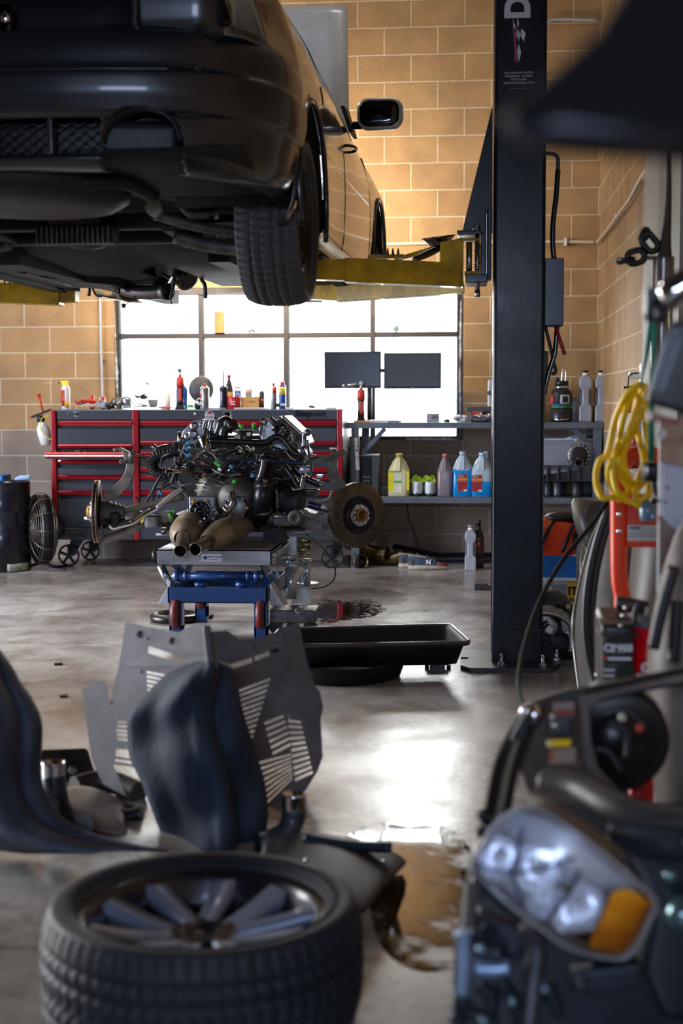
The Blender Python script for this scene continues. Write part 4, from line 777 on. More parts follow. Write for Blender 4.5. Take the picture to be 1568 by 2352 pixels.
# ================================================================ two post lift
lb=mat('lift_black','0b0d12',.3,0,.25,scale=4,coat=0,bump=.06,spec=.2,rvar=.2,dirt='0f1620',stretch=(1,1,.7)); ly=mat('lift_yellow','c39a06',.42,0,.15,scale=9,bump=.15,dirt='7d6410',coat=.1)
Yc=aZ(1190,1531).y; D5=Yc-CAM.y
xa=aD(1131,1000,D5).x; xb=aD(1249,1000,D5).x
T=thing('lift_column','tall black steel column of the two post car lift, bolted to the floor','car lift',((xa+xb)/2,Yc+.15,0))
b=MB(); w_=(xb-xa)/2; xm=(xa+xb)/2
def _c(r,a0): return [(w_-r+r*math.sin(a),r-r*math.cos(a)) for a in [a0+PI/2*i/5 for i in range(6)]]
R_=[(x,y) for x,y in _c(.016,0)]                       # front right corner
out=[(xm-x,Yc+y) for x,y in R_[::-1]]+[(xm+x,Yc+y) for x,y in R_]+[(xb,Yc+.3),(xb-.06,Yc+.3),(xb-.06,Yc+.29),(xb-.012,Yc+.29),(xb-.012,Yc+.012),(xa+.012,Yc+.012),(xa+.012,Yc+.05),(xa,Yc+.05)]
b.prism([(x,y,.02) for x,y in out],(0,0,3.88)); b.b2((xa,Yc+.25,.02),(xa+.012,Yc+.3,3.9)); b.put('post',lb,T)
b=MB(); zq=aD(1190,1447,D5).z; b.b2((xa+.004,Yc-.006,.02),(xb-.003,Yc+.0,zq)); b.put('foot_doubler',lb,T,bev=.002)
b=MB(); b.tube([V3((xa+.006+i*(xb-xa-.012)/18,Yc-.004,zq+.002*(i%2))) for i in range(19)],.0035,n=6); b.put('weld_bead',dsteel,T)
b=MB(); b.prism([(xb,Yc+.002,zq),(xb,Yc+.002,.02),(xb+.075,Yc+.002,.02)],(0,.01,0)); b.prism([(xb,Yc+.28,zq),(xb,Yc+.28,.02),(xb+.085,Yc+.28,.02)],(0,.01,0)); b.hexa([V3((xb+.07,Yc,.02)),V3((xb+.08,Yc,.02)),V3((xb+.085,Yc+.29,.02)),V3((xb+.07,Yc+.29,.02)),V3((xb,Yc,zq)),V3((xb+.005,Yc,zq)),V3((xb+.005,Yc+.29,zq)),V3((xb,Yc+.29,zq))]); b.put('gusset',lb,T)
P=[aZ(1057,1527,.02),aZ(1080,1534,.02),aZ(1262,1535,.02),aZ(1285,1526,.02)]
P=[V3((p.x,p.y,0)) for p in P]; P+=[V3((P[3].x+.03,Yc+.36,0)),V3((P[0].x,Yc+.36,0)),V3((P[0].x,Yc+.12,0)),V3((P[0].x+.035,Yc+.12,0)),V3((P[0].x+.035,Yc+.07,0)),V3((P[0].x,Yc+.07,0))]
b=MB(); b.prism(P,(0,0,.02)); b.put('base_plate',mat('base_plate_black','1d1d20',.4,.2,.3,dirt='34302c'),T,bev=.002)
zn=mat('zinc','b8bcc0',.3,.9,.15)
for px,py in((1151,1531),(1246,1534),(1278,1522),(1283,1510)):
    q=aZ(px,py,.02); b=MB(); b.cyl(q,q+V3((0,0,.004)),.02); b.cyl(q+V3((0,0,.004)),q+V3((0,0,.022)),.016,n=6); b.cyl(q,q+V3((0,0,.055)),.008); b.sph(q+V3((0,0,.055)),.008); b.put('anchor_bolt',zn,T)
# lettering running up the column
Yt=Yc-.001; tw=mat('decal_white','c9ccd2',.4)
Rr=RY(-PI/2)@RX(PI/2)
c=aD(1191,17,D5); c.y=Yt; text('D',.15,c+V3((0,0,0)),tw,T,rot=Rr,bold=.007,sx=.9)
def dec(pts,mt_,nm='logo_shape'):
    b=MB(); Q=[]; 
    for x,y in pts: q=aY(1120+x/9.8,y/9.8,Yt); Q.append(V3((q.x,Yt-.0006,q.z)))
    b.prism(Q,(0,.0006,0)); b.put(nm,mt_,T)
rd=mat('decal_red','b0141c',.4)
dec([(695,975),(750,1180),(697,1400),(655,1165)],tw); dec([(755,635),(852,745),(808,945),(730,790)],tw); dec([(685,650),(725,780),(693,945),(662,780)],tw); dec([(655,395),(702,520),(683,620),(660,530)],tw); dec([(562,420),(590,530),(620,570),(605,665),(575,600)],tw); dec([(650,560),(655,780),(642,880),(632,740)],tw)
dec([(555,570),(605,690),(620,760),(640,1000),(668,1400),(612,1400),(590,1000),(575,760)],rd)
for i,(s,y) in enumerate((('546 FLINN AVE. SUITE A',167),('MOORPARK, CA 93021',175),('877.432.6627',182.5),('WWW.DANNMAR.COM',190.5))):
    c=aD(1191,y,D5); c.y=Yt; text(s,.0125,c,tw,T,sx=1.0)
c=aD(1191,203,D5); c.y=Yt; bars(c,.085,.0012,mat('decal_dim','7c8088',.4),T)
# carriage with its tall gusset, pins and arms
Ym=Yc+.13
T2=thing('lift_carriage','black lift carriage with triangular gusset and steel pins on the column','lift carriage',(xa-.05,Ym,aY(1090,640,Ym).z))
e=lambda x,y,Y=Ym:aY(x,y,Y)
b=MB(); b.prism([e(1131,240),e(1131,535),e(1062,530),e(1065,515)],(0,.012,0)); b.prism([e(1131,240,Ym+.1),e(1131,535,Ym+.1),e(1064,530,Ym+.1),e(1066,515,Ym+.1)],(0,.012,0)); b.put('gusset',lb,T2)
b=MB(); q0=e(1103,535);q1=e(1120,645); b.b2((q0.x,Ym-.04,q1.z),(q1.x,Ym+.16,q0.z)); b.put('slider',lb,T2,bev=.004)
b=MB(); q0=e(1117,480);q1=e(1128,640); b.b2((q0.x,Ym-.01,q1.z),(q1.x,Ym+.12,q0.z)); b.put('slide_block',black,T2,bev=.004)
b=MB(); b.tube([e(1117,640,Ym-.05),e(1117,560,Ym-.05),e(1117,482,Ym-.05)],.007); b.put('lock_rod',steel,T2)
b=MB(); q0=e(1050,534);q1=e(1105,543); b.b2((q0.x,Ym-.09,q1.z),(q1.x,Ym+.15,q0.z)); b.put('top_plate',lb,T2,bev=.003)
b=MB(); q0=e(1069,633);q1=e(1118,652); b.b2((q0.x,Ym-.09,q1.z),(q1.x,Ym+.15,q0.z)); b.put('bottom_plate',lb,T2,bev=.003)
b=MB(); b.cyl(e(1077,634,Ym-.05),e(1077,556,Ym-.05),.014); b.put('arm_pin',steel,T2)
b=MB(); b.cyl(e(1096,680,Ym-.05),e(1096,518,Ym-.05),.011); b.cyl(e(1096,682,Ym-.05),e(1096,668,Ym-.05),.013); b.put('release_pin',steel,T2)
b=MB(); b.tube([e(1097,622,Ym-.05)+V3((.016*math.cos(t*.8),.016*math.sin(t*.8),t*.0014)) for t in range(90)],.0025,n=6,smooth=0); b.put('spring',dsteel,T2)
b=MB(); b.tube([e(1075,540,Ym-.05),e(1085,527,Ym-.05),e(1100,526,Ym-.05)],.004); b.put('pull_ring',steel,T2)
# arms
def beam(pts_n,pts_f,parent,nm='tube'):
    b=MB(); b.hexa(pts_n+pts_f); return b.put(nm,ly,parent,bev=.004)
A=None
def quad(x,y0,y1,D,w_): # vertical slice at px x between y0,y1, depth D, thickness w_
    t=aD(x,y0,D);bq=aD(x,y1,D); return [V3((bq.x,bq.y,bq.z)),V3((bq.x,bq.y+w_,bq.z)),V3((t.x,t.y+w_,t.z)),V3((t.x,t.y,t.z))]
def seg(x0,a0,a1,D0,x1,c0,c1,D1,w_,par,mt_=ly,nm='arm_tube',bev=.004):
    L_=quad(x0,a0,a1,D0,w_);R_=quad(x1,c0,c1,D1,w_); b=MB()
    b.add(L_+R_,[(0,1,2,3),(7,6,5,4),(0,4,5,1),(1,5,6,2),(2,6,7,3),(3,7,4,0)],False); return b.put(nm,mt_,par,bev=bev)
A=seg(790,591,647,6.35,1058,603,658,D5+.05,.11,T2,nm='near_lift_arm'); seg(700,597,640,6.25,792,594,644,6.34,.09,A,nm='inner_tube')
seg(1010,556,655,D5+.1,1064,546,658,D5+.07,.1,A,nm='pivot_head')
seg(1058,546,552,D5+.04,1102,546,553,D5+.06,.12,A,nm='upper_lug'); seg(1066,622,631,D5+.04,1102,622,631,D5+.06,.12,A,nm='lower_lug')
seg(905,592,601,7.25,1062,544,560,D5+.1,.05,A,nm='brace_tube')
seg(845,585,594,6.5,928,583,592,6.55,.03,A,nm='gear_plate')
q=aD(748,640,6.2); 
b=MB(); b.lathe(aD(1008,553,6.95),V3((-.12,-.1,1)),[(.02,-.03),(.045,-.02),(.075,.012),(.082,.02),(.06,.014),(.02,.008)],n=28); t=tag(b.put('lift_pad',mat('pad_steel','7a6a60',.25,.9,.2)),'round steel dish pad resting tilted on the yellow lift arm','lift pad')
b=MB(); b.lathe(aD(1008,560,6.95),(0,0,1),[(.04,0),(.04,.03)],n=18); b.put('pad_stem',black,t)
b=MB(); b.tube([aD(950,597,6.8),aD(985,580,6.85),aD(1018,565,6.9)],lambda t:.012+.008*math.sin(PI*t)); tag(b.put('air_hammer',blackg),'black cylindrical tool lying on the yellow lift arm below the dish pad','tool')
A=seg(772,632,692,7.5,1066,648,672,D5+.35,.11,T2,nm='far_lift_arm'); seg(705,640,686,7.75,774,634,690,7.5,.09,A,nm='inner_tube')
for i in range(5):
    q=aD(866+i*12,585,6.45+.012*i); b=MB(); b.cyl(q,q+V3((0,0,.028)),.007,.003,n=8); tag(b.put('bolt',dsteel),('leftmost','second','middle','fourth','rightmost')[i]+' of the row of pointed bolts on the near yellow lift arm','bolt')
A=thing('lifting_beam','yellow car lift arm on the left edge of the photo with a black pad','lift arm',aD(20,700,7.7))
seg(-140,648,690,7.5,135,650,700,7.7,.11,A); seg(130,660,695,7.72,172,660,692,7.75,.09,A,nm='inner_tube')
b=MB(); b.cyl(aD(158,660,7.72),aD(158,640,7.72),.055); b.cyl(aD(158,668,7.72),aD(158,658,7.72),.065); b.put('pad',black,A)
b=MB(); b.sph(aD(81,647,7.6),.016); [b.cyl(aD(x,652,7.6),aD(x,642,7.6),.006,.003,n=8) for x in(10,22,34,42,62)]; b.put('chain_stud',black,A)
# control box and hoses on the right of the column
bx=rc(1251,593,1294,748,Yc+.06)
T=thing('control_box','narrow black control box with scuffed face on the right side of the lift column','control box',((bx[0]+bx[1])/2,Yc+.1,bx[2]))
b=MB(); b.b2((xb,Yc+.05,bx[2]),(bx[1],Yc+.2,bx[3])); b.put('housing',mat('box_navy','10151f',.35,.1,.4,scale=30,dirt='2c3a4c'),T,bev=.004)
b=MB(); b.sph(aY(1254,616,Yc+.045),.006); b.put('screw',chrome,T)
b=MB(); b.tube([aY(1275,748,Yc+.04),aY(1286,782,Yc+.03),aY(1297,815,Yc+.02)],.009,smooth=0); b.put('release_handle',mat('handle_red','8e1626',.3),T)
hz=lambda L,r,mt_,name,label,Y=Yc+.1: tag((lambda b:(b.tube([aY(x,y,Y) for x,y in L],r),b.put(name,mt_))[1])(MB()),label,'hose')
hz([(1252,353),(1268,353),(1280,362),(1281,390)],.009,dsteel,'hydraulic_fitting','bent steel hydraulic fitting high on the right side of the lift column')
hz([(1281,390),(1277,450),(1270,510),(1269,560),(1272,593)],.0125,blackg,'hydraulic_hose','black hydraulic hose running down into the control box')
hz([(1279,748),(1277,780),(1273,815),(1262,850),(1253,885),(1250,905)],.012,blackg,'hydraulic_hose','thicker black hose hanging below the control box')
hz([(1252,750),(1262,790),(1271,830),(1276,850),(1273,858),(1267,856)],.008,black,'cable','thin black cable with hooked end below the control box')
b=MB(); q=aY(1254,860,-.35); x_=rc(1240,806,1258,880,-.35); b.b2((x_[0]-.1,-.36,x_[2]),(x_[1],-.3,x_[3])); tag(b.put('black_bracket',black,bev=.004),'black upright box behind the lift column above the bench','box')
# ================================================================ the raised car
CO=V3((-1.24,-5.584,1.68)); CYW=-.03
CMx=Matrix.Translation(CO)@Matrix.Rotation(CYW,4,'Z')
cw=lambda x,y,z:CMx@V3((x,y,z))
paint=mat('car_paint','1d1c1d',.16,.55,.08,scale=3,coat=.8,rvar=.03); satin=mat('bumper_paint','24262c',.3,.35,.1,scale=3,coat=.35,rvar=.05); under=mat('underbody','0e0d0f',.65,0,.3,scale=8,bump=.4,dirt='1b1815',spec=.25); gl=mat('car_glass','050607',.06,0,.02,spec=.8)
CAR=thing('car','dark grey car raised on the lift, seen from behind and below','car',CO)
def putc(b,name,mt_,par=None,**k): return b.put(name,mt_,par or CAR,**k)
def lerp(a,c,t): return a+(c-a)*t
def tab(T_,y):
    if y<=T_[0][0]: return T_[0][1:]
    for a,c in zip(T_,T_[1:]):
        if y<=c[0]:
            t=(y-a[0])/(c[0]-a[0]); t=t*t*(3-2*t)*.5+t*.5
            return [lerp(p,q,t) for p,q in zip(a[1:],c[1:])]
    return T_[-1][1:]
# y, half width, belt z, belt half width, roof z, roof half width
ST=[(-1.0,.80,.90,.70,.90,.60),(-.75,.87,.94,.79,.95,.66),(-.3,.91,.97,.83,1.04,.60),(.2,.91,.97,.83,1.30,.56),(.9,.90,.95,.825,1.40,.57),(1.6,.90,.93,.825,1.40,.57),(2.1,.90,.91,.82,1.2,.60),(2.5,.905,.90,.80,.92,.70),(3.0,.91,.84,.78,.86,.65),(3.45,.87,.74,.72,.77,.55),(3.62,.78,.62,.62,.66,.45)]
def sec(y):
    w_,zb_,wb_,zr,wr=tab(ST,y)
    P=[(w_-.08,.19),(w_-.045,.20),(w_-.015,.26),(w_-.004,.36),(w_,.48),(w_-.002,.60),(w_-.008,.68),(w_-.03,lerp(.68,zb_,.5)),(wb_,zb_)]
    if zr-zb_>.06: P+=[(wb_-.012,zb_+.015),(lerp(wb_,wr,.5)+.02,lerp(zb_,zr,.5)),(wr,zr-.04),(wr-.09,zr-.005),(.25,zr+.015),(0,zr+.02)]
    else: P+=[(wb_-.03,zb_+.005),(wr,lerp(zb_,zr,.7)),(wr-.1,zr),(wr-.2,zr+.005),(.2,zr+.01),(0,zr+.012)]
    Q=cr([V3((a,0,c)) for a,c in P],4); return Q
def carshell(side):
    ys=[-1.0+i*.02 for i in range(int(4.62/.02)+1)]
    rows=[[V3((p.x*side,y,p.z)) for p in sec(y)] for y in ys]
    R=.365
    vs=[p for r in rows for p in r]; nc=len(rows[0])
    for cy in(0,2.7):
        for p in vs:
            d=V3((p.y-cy,p.z-.325)); 
            if abs(p.x)>.6 and p.z<.85 and abs(d.length-R)<.016: d=d.normalized()*R; p.y=cy+d.x; p.z=.325+d.y
    fb,fg=[],[]
    for j in range(len(rows)-1):
        for i in range(nc-1):
            f=(j*nc+i,j*nc+i+1,(j+1)*nc+i+1,(j+1)*nc+i); c=sum((vs[k] for k in f),V3())/4
            if abs(c.x)>.55 and any((c.y-cy)**2+(c.z-.325)**2<(R-.002)**2 for cy in(0,2.7)): continue
            w_,zb_,wb_,zr,wr=tab(ST,c.y)
            # bumper region left out, it is its own part
            if c.y<-.42 and c.z<.70: continue
            # license recess in boot lid
            glass=(.05<c.y<2.3 and c.z>zb_+.03 and c.z<zr-.05 and not(.98<c.y<1.06)) or (c.y>1.75 and c.y<2.45 and c.z>zb_+.04) or (-.35<c.y<.5 and c.z>zb_+.07 and abs(c.x)<wr+.02)
            (fg if glass else fb).append(f)
    return vs,fb,fg
for side,nm in((1,'right'),(-1,'left')):
    vs,fb,fg=carshell(side); b=MB(); b.add([CMx@p for p in vs],fb,True); o=putc(b,'body_side',paint,solid=.006)
    b=MB(); b.add([CMx@p for p in vs],fg,True); putc(b,'windows',gl,o)
    for cy in(0,2.7):
        b=MB(); arc=[cw(side*(tab(ST,cy)[0]-.003),cy+.366*math.cos(a),.325+.366*math.sin(a)) for a in [-.35+ (PI+.7)*i/30 for i in range(31)]]
        b.tube(arc,.011,n=8,smooth=0); putc(b,'arch_lip',satin,o)
        b=MB(); b.grid([[cw(side*x,cy+.372*math.cos(a),.325+.372*math.sin(a)) for a in [-.2+(PI+.4)*i/20 for i in range(21)]] for x in(.45,.65,.89)],th=.004); b.grid([[cw(side*.45,cy+r_*math.cos(a),.325+r_*math.sin(a)) for a in [-.2+(PI+.4)*i/20 for i in range(21)]] for r_ in(.05,.37)],th=.004); putc(b,'arch_liner',under,o)
    # door shut lines and sill crease
    for Ys in((.44,.36),(1.08,1.06),(2.12,2.2)):
        pts=[]
        for z in [.24+.035*i for i in range(20)]:
            q=[p for p in sec(Ys[0])]; k=min(q,key=lambda p:abs(p.z-z)); t=(z-.24)/.66; pts.append(cw(side*(k.x+.0015),lerp(Ys[0],Ys[1],math.sin(PI*t)),z))
        b=MB(); b.tube(pts[:18],.0035,n=6,smooth=0); putc(b,'door_gap',dk,o)
    b=MB(); b.tube([cw(side*(tab(ST,y)[0]-.018),y,.25) for y in [.45+.1*i for i in range(18)]],.004,n=6,smooth=0); putc(b,'sill_gap',dk,o)
    b=MB(); b.tube([cw(side*(tab(ST,y)[0]+.001),y,.545+.02*y) for y in [.42+.1*i for i in range(19)]],.0025,n=6,smooth=0); putc(b,'body_crease',paint,o)
    b=MB(); hx=tab(ST,1.3)[0]; b.tube([cw(side*(hx-.01),1.22,.74),cw(side*(hx+.02),1.27,.742),cw(side*(hx+.02),1.38,.745),cw(side*(hx-.01),1.43,.745)],.007); putc(b,'door_handle',black,o)
    b=MB(); b.grid([[cw(side*x,y,.215+.0*y) for y in(.38,1.0,1.7,2.33)] for x in(.86,.80)],th=.03); putc(b,'sill',satin,o)
# bumper
def bump_plan(t): # 0 centre .. 1 arch
    P=cr([V3((0,-1.07,0)),V3((.3,-1.06,0)),V3((.58,-1.015,0)),V3((.76,-.92,0)),V3((.865,-.76,0)),V3((.90,-.58,0)),V3((.905,-.36,0))],8); f=t*(len(P)-1); i=min(int(f),len(P)-2); return P[i].lerp(P[i+1],f-i)
BO=[(.72,-.035),(.715,-.012),(.70,.002),(.66,.01),(.60,.012),(.585,.026),(.575,.03),(.55,.03),(.52,.028),(.49,.02),(.465,.012),(.455,.0),(.44,-.01),(.40,-.02),(.36,-.03),(.32,-.05),(.30,-.075),(.295,-.12)]
BO=cr([V3((o,0,z)) for z,o in BO],3)
def bumper(side):
    NC=110; cols=[]
    for i in range(NC+1):
        t=i/NC; p=bump_plan(t); q=bump_plan(min(1,t+.01))-bump_plan(max(0,t-.01)); n=V3((q.y,-q.x,0)).normalized()
        cols.append((p,n))
    vs=[];nc=NC+1
    for r in BO:
        z=r.z
        for p,n in cols:
            # lower edge drops and pulls in around the corner
            fade=max(0,min(1,(p.x-.5)/.3)); zz=z; 
            q=p+n*(r.x*(1-.2*fade)); vs.append(V3((q.x*side,q.y,zz+(.0 if z>.45 else -.02*fade))))
    fs=[]
    for j in range(len(BO)-1):
        for i in range(NC):
            f=(j*nc+i,j*nc+i+1,(j+1)*nc+i+1,(j+1)*nc+i); c=sum((vs[k] for k in f),V3())/4; x=abs(c.x)
            if (c.y)**2+(c.z-.325)**2<.364**2: continue
            if x<.63 and c.y<-.9:
                if .37<x<.62 and c.z<.375+.1*math.sqrt(max(0,1-((x-.495)/.125)**2)): continue
                if x<.37 and .335<c.z<.447: continue
            fs.append(f)
    return vs,fs
rb=None
for side in(1,-1):
    vs,fs=bumper(side); b=MB(); b.add([CMx@p for p in vs],fs,True)
    o=putc(b,'rear_bumper',satin,solid=.01)
    b=MB(); zc=[.33,.36,.39,.42,.45]; b.grid([[cw(side*x,-.985+.06*(x/.6)**2,z) for x in [i*.03 for i in range(21)]] for z in zc],th=.004); m_=mat('mesh_black','0f1014',.5); g_=putc(b,'grille_back',m_,o)
    b=MB(); b.grid([[cw(side*x,-.93+.12*(x/.6)**2,z) for x in (0,.2,.4,.6,.72)] for z in(.34,.55,.72)],th=.004); putc(b,'bumper_gap_blackout',m_,o)  # dark sheet added inside the bumper to close bright gaps
    b=MB()
    for j in range(7):
        z=.337+j*.0165
        b.tube([cw(side*x,-1.0+.06*(x/.6)**2,z+.006*math.sin(x*150+j*PI)) for x in [i*.01 for i in range(38)]],.0032,n=5,smooth=0)
    putc(b,'grille_mesh',satin,o)
    b=MB(); b.bar(cw(side*.21,-1.035,.335),cw(side*.21,-1.04,.45),.04,.02,V3((1,0,0))); putc(b,'grille_bar',satin,o,bev=.004)
    b=MB(); b.grid([[cw(side*(.495+.125*math.cos(a)),y,.375+.1*math.sin(a)) for a in [PI*i/14 for i in range(15)]] for y in(-1.03,-.8)],th=.004); putc(b,'exhaust_cutout',m_,o)
    b=MB(); q=cw(side*.68,-1.0,.60); b.lathe(q,(CMx.to_3x3()@V3((side*.45,-1,0))),[(.013,-.012),(.013,.004),(.01,.006)],n=18); putc(b,'parking_sensor',satin,o)
    b=MB(); b.tube([cw(side*x,-1.118+.15*x*x,.585) for x in [i*.05 for i in range(13)]],.004,n=6); putc(b,'bumper_crease',satin,o)
    b=MB(); b.grid([[cw(side*p[0],p[1],z) for p in((.52,-.99),(.68,-.95),(.80,-.83),(.85,-.68))] for z in(.76,.82,.87)],th=.02); putc(b,'tail_light',mat('tail_red','5c0a0e',.15,0,.05,coat=.6),o)
    # boot lid rear face beside the number plate recess
    b=MB(); b.grid([[cw(side*x,-1.0+(x*.22)**2-.02*math.sin((z-.72)*12),z) for x in(.47,.5,.56,.66,.76)] for z in(.70,.76,.82,.9)],th=.01); putc(b,'boot_lid',satin,o)
b=MB(); b.grid([[cw(x,y,z) for x in(-.5,-.25,0,.25,.5)] for y,z in((-.98,.71),(-.86,.72),(-.82,.80),(-.84,.92))],th=.01); rec=putc(b,'plate_recess',dk)
fr_=[cw(.475*math.copysign(1,c),-1.0,z) for c,z in((1,.9),)]
b=MB(); b.tube([cw(-.48,-1.01,.93),cw(-.48,-1.01,.75),cw(-.45,-1.01,.715),cw(0,-1.02,.712),cw(.45,-1.01,.715),cw(.48,-1.01,.75),cw(.48,-1.01,.93)],.012,n=8); putc(b,'recess_frame',black,rec)
b=MB(); b.cyl(cw(.02,-.9,.76),cw(.02,-.9,.84),.022); putc(b,'light_bulb',chrome,rec)
b=MB(); b.sph(cw(.24,-.9,.735),.09,sc=(1,.5,.22)); b.sph(cw(.12,-.9,.73),.08,sc=(1.4,.5,.2)); putc(b,'cloth',mat('dull_cloth','6d6a66',.8),rec)
# hood, standing open
hm=mat('hood_grey','b9babd',.35,.2,.1,coat=.3)
b=MB(); b.grid([[cw(x*(1-.06*t),2.52+.28*t-.05*(x/.75)**2,.93+.86*t+(.04*(1-abs(x)/.75)*t if t>.9 else 0)) for x in [-.76+1.52*i/12 for i in range(13)]] for t in(0,.25,.5,.75,.95,1)],th=.014); putc(b,'hood',hm)
# mirror
def mir(side):
    base=cw(side*.845,1.93,.965); hx=cw(side*.985,1.86,1.0)
    M=putc((lambda b:(b.prism([cw(side*.83,1.86,.92),cw(side*.83,2.06,.92),cw(side*.79,2.03,1.06),cw(side*.78,1.9,1.06)],CMx.to_3x3()@V3((side*.02,0,0))),b)[1])(MB()),'mirror_base',black)
    b=MB(); b.tube([base,base.lerp(hx,.5)+V3((0,0,-.02)),hx],.02); putc(b,'mirror_arm',black,M)
    rows=[]
    for yy,s_ in((-.012,.86),(-.01,1.0),(.02,1.02),(.06,.9),(.09,.55),(.1,.1)):
        rows.append([cw(side*(.985+x*s_*(1.05 if x>0 else 1)),1.85+yy,1.005+z*s_-.02*x*8*0) for x,z in rrect(.225,.155,.055,5)])
    b=MB(); b.grid(rows,closed=True); h=putc(b,'mirror_housing',mat('mirror_shell','b8b1a8',.3,.2,.1,coat=.5),M)
    b=MB(); b.grid([[cw(side*(.985+x*s_),1.85-.012-.002*i,1.005+z*s_) for x,z in rrect(.2,.13,.045,5)] for i,s_ in enumerate((1,.98,.5,.02))],closed=True); putc(b,'mirror_glass',gl,M)
mir(1); mir(-1)
# ---------- wheels
def tyre_rows(R,W_,rr,n=420,N=64,chev=True,dep=.009):
    """returns function building rows; axis = local z, outer face at +W/2"""
    xs=[-1,-.97,-.93,-.88,-.8,-.7,-.6,-.56,-.54,-.5,-.4,-.3,-.22,-.2,-.17,-.1,0,.1,.17,.2,.22,.3,.4,.5,.54,.56,.6,.7,.8,.88,.93,.97,1]
    rows=[]
    def side(s):
        out=[]
        for r,z in((rr,.78),(rr+.012,.9),(rr+.03,.99),(R-.045,1.04),(R-.025,1.03)): out.append((r,z*s*W_/2))
        return out
    def crown(x): return R-.004-.018*abs(x)**3.2
    allr=[('s',r,z) for r,z in side(-1)]+[('t',x,0) for x in xs]+[('s',r,z) for r,z in side(1)[::-1]]
    for kind,a,z in allr:
        row=[]
        for i in range(n):
            th=2*PI*i/n
            if kind=='s': r=a; zz=z
            else:
                r=crown(a); zz=a*W_/2*.97; ax=abs(a)
                if min(abs(ax-.55),abs(ax-.2 if chev else 9))<.025: r-=dep
                else:
                    if ax>.55: ph=(th*N/(2*PI)+ .5*(a>0)+.15*ax)%1; g=ph<.2
                    elif ax>.2: ph=(th*N/(2*PI)+1.4*ax)%1; g=ph<.22
                    else: ph=(th*N/(2*PI)+1.2*ax+.3)%1; g=ph<.22
                    if g and ax<.98: r-=dep*.8
            row.append(V3((r*math.cos(th),r*math.sin(th),zz)))
        rows.append(row)
    return rows
def wheel(root,Mx,R,W_,rr,rim_m,spoke_m,tyre_m,dish=.03,n=420,N=64,depth=.05,nm='tyre',wk=1.):
    b=MB().X(Mx); b.grid([r+[r[0]] for r in tyre_rows(R,W_,rr,n,N)]); ty=b.put(nm,tyre_m,root)
    b=MB().X(Mx); h=W_/2
    for k in(rr+.022,rr+.03): b.lathe((0,0,h*1.0),(0,0,1),[(k,-.002),(k+.002,.003),(k+.004,-.002)],n=90,cap=False)
    b.put('sidewall_ring',tyre_m,ty)
    b=MB().X(Mx); b.lathe((0,0,0),(0,0,1),[(rr+.004,-h*.8),(rr-.004,-h*.82),(rr-.02,-h*.5),(rr-.035,0),(rr-.03,h*.5),(rr-.014,h*.68),(rr-.012,h*.78),(rr+.002,h*.84),(rr+.008,h*.86),(rr+.01,h*.82),(rr,h*.76)],n=96,cap=False); rim=b.put('rim',rim_m,root)
    for k in range(5):
        b=MB().X(Mx@Matrix.Rotation(2*PI*k/5,4,'Z')); 
        for s in(-1,1):
            pts=[]
            for t in [i/10 for i in range(11)]:
                r=lerp(.045,rr-.012,t); z=lerp(h*.70-depth*1.0,h*.74,t**1.5); off=s*lerp(.024,.069,t); wd=lerp(.015,.023,t)*wk
                pts.append([(r,off-wd,z-.012),(r,off-wd*.85,z),(r,off+wd*.85,z),(r,off+wd,z-.012),(r,off+wd*.8,z-.04),(r,off-wd*.8,z-.04)])
            b.grid([p+[p[0]] for p in pts])
        b.put('spoke',spoke_m,rim)
    b=MB().X(Mx); b.lathe((0,0,0),(0,0,1),[(.075,h*.2),(.078,h*.70-depth-.01),(.06,h*.70-depth+.002),(.034,h*.70-depth+.004),(.03,h*.7-depth-.004),(.001,h*.7-depth-.004)],n=36); b.put('hub',rim_m,rim)
    for k in range(5):
        a=2*PI*k/5+PI/5; c=V3((.056*math.cos(a),.056*math.sin(a),h*.7-depth)); b=MB().X(Mx); b.lathe(c,(0,0,1),[(.013,.004),(.013,-.02),(.007,-.02)],n=12); b.put('wheel_bolt',dsteel,rim)
    return ty
tyr=mat('tyre_rubber','2b2c30',.6,0,.18,scale=20,bump=.25,dirt='3b3b3e')
alw=mat('wheel_dark','1d1c1c',.3,.6,.15,coat=.2)
for side in(1,-1):
    c=cw(side*.77,0,.325-.087); Mx=Matrix.Translation(c)@Matrix.Rotation(CYW,4,'Z')@Matrix.Rotation(side*PI/2,4,'Y')@Matrix.Rotation(.1,4,'Z')
    wheel(CAR,Mx,.325,.225,.225,alw,alw,tyr,n=448,N=64)
    b=MB(); b.lathe(c,CMx.to_3x3()@V3((side,0,0)),[(.05,-.1),(.15,-.09),(.15,-.06),(.05,-.05)],n=30); b.put('brake_disc',rust,CAR)
# ---------- underside
b=MB(); b.grid([[cw(x,y,z+(.05 if abs(x)<.14 and y>.3 else 0)) for x in(-.82,-.5,-.3,-.14,0,.14,.3,.5,.82)] for y,z in((-.98,.36),(-.8,.33),(-.45,.30),(-.3,.36),(.2,.34),(.45,.2),(1.2,.18),(2.0,.18),(2.3,.26))],th=.02); U=putc(b,'floor_pan',under)
b=MB(); b.lathe(cw(.0,-.62,.34),(0,0,-1),[(.36,0),(.34,.09),(.29,.12),(.2,.13),(.001,.135)],n=40); putc(b,'spare_wheel_well',mat('well_brown','1d1a18',.6,0,.3,scale=4,dirt='0e0d0b',spec=.3),U)
b=MB(); b.tube([cw(-.6,-.82,.27),cw(-.2,-.86,.26),cw(.2,-.84,.27),cw(.36,-.75,.29),cw(.4,-.5,.28)],.028); putc(b,'exhaust_hanger',under,U)
cast=mat('subframe_cast','57534f',.5,.4,.3,scale=14,bump=.4,dirt='26231f')
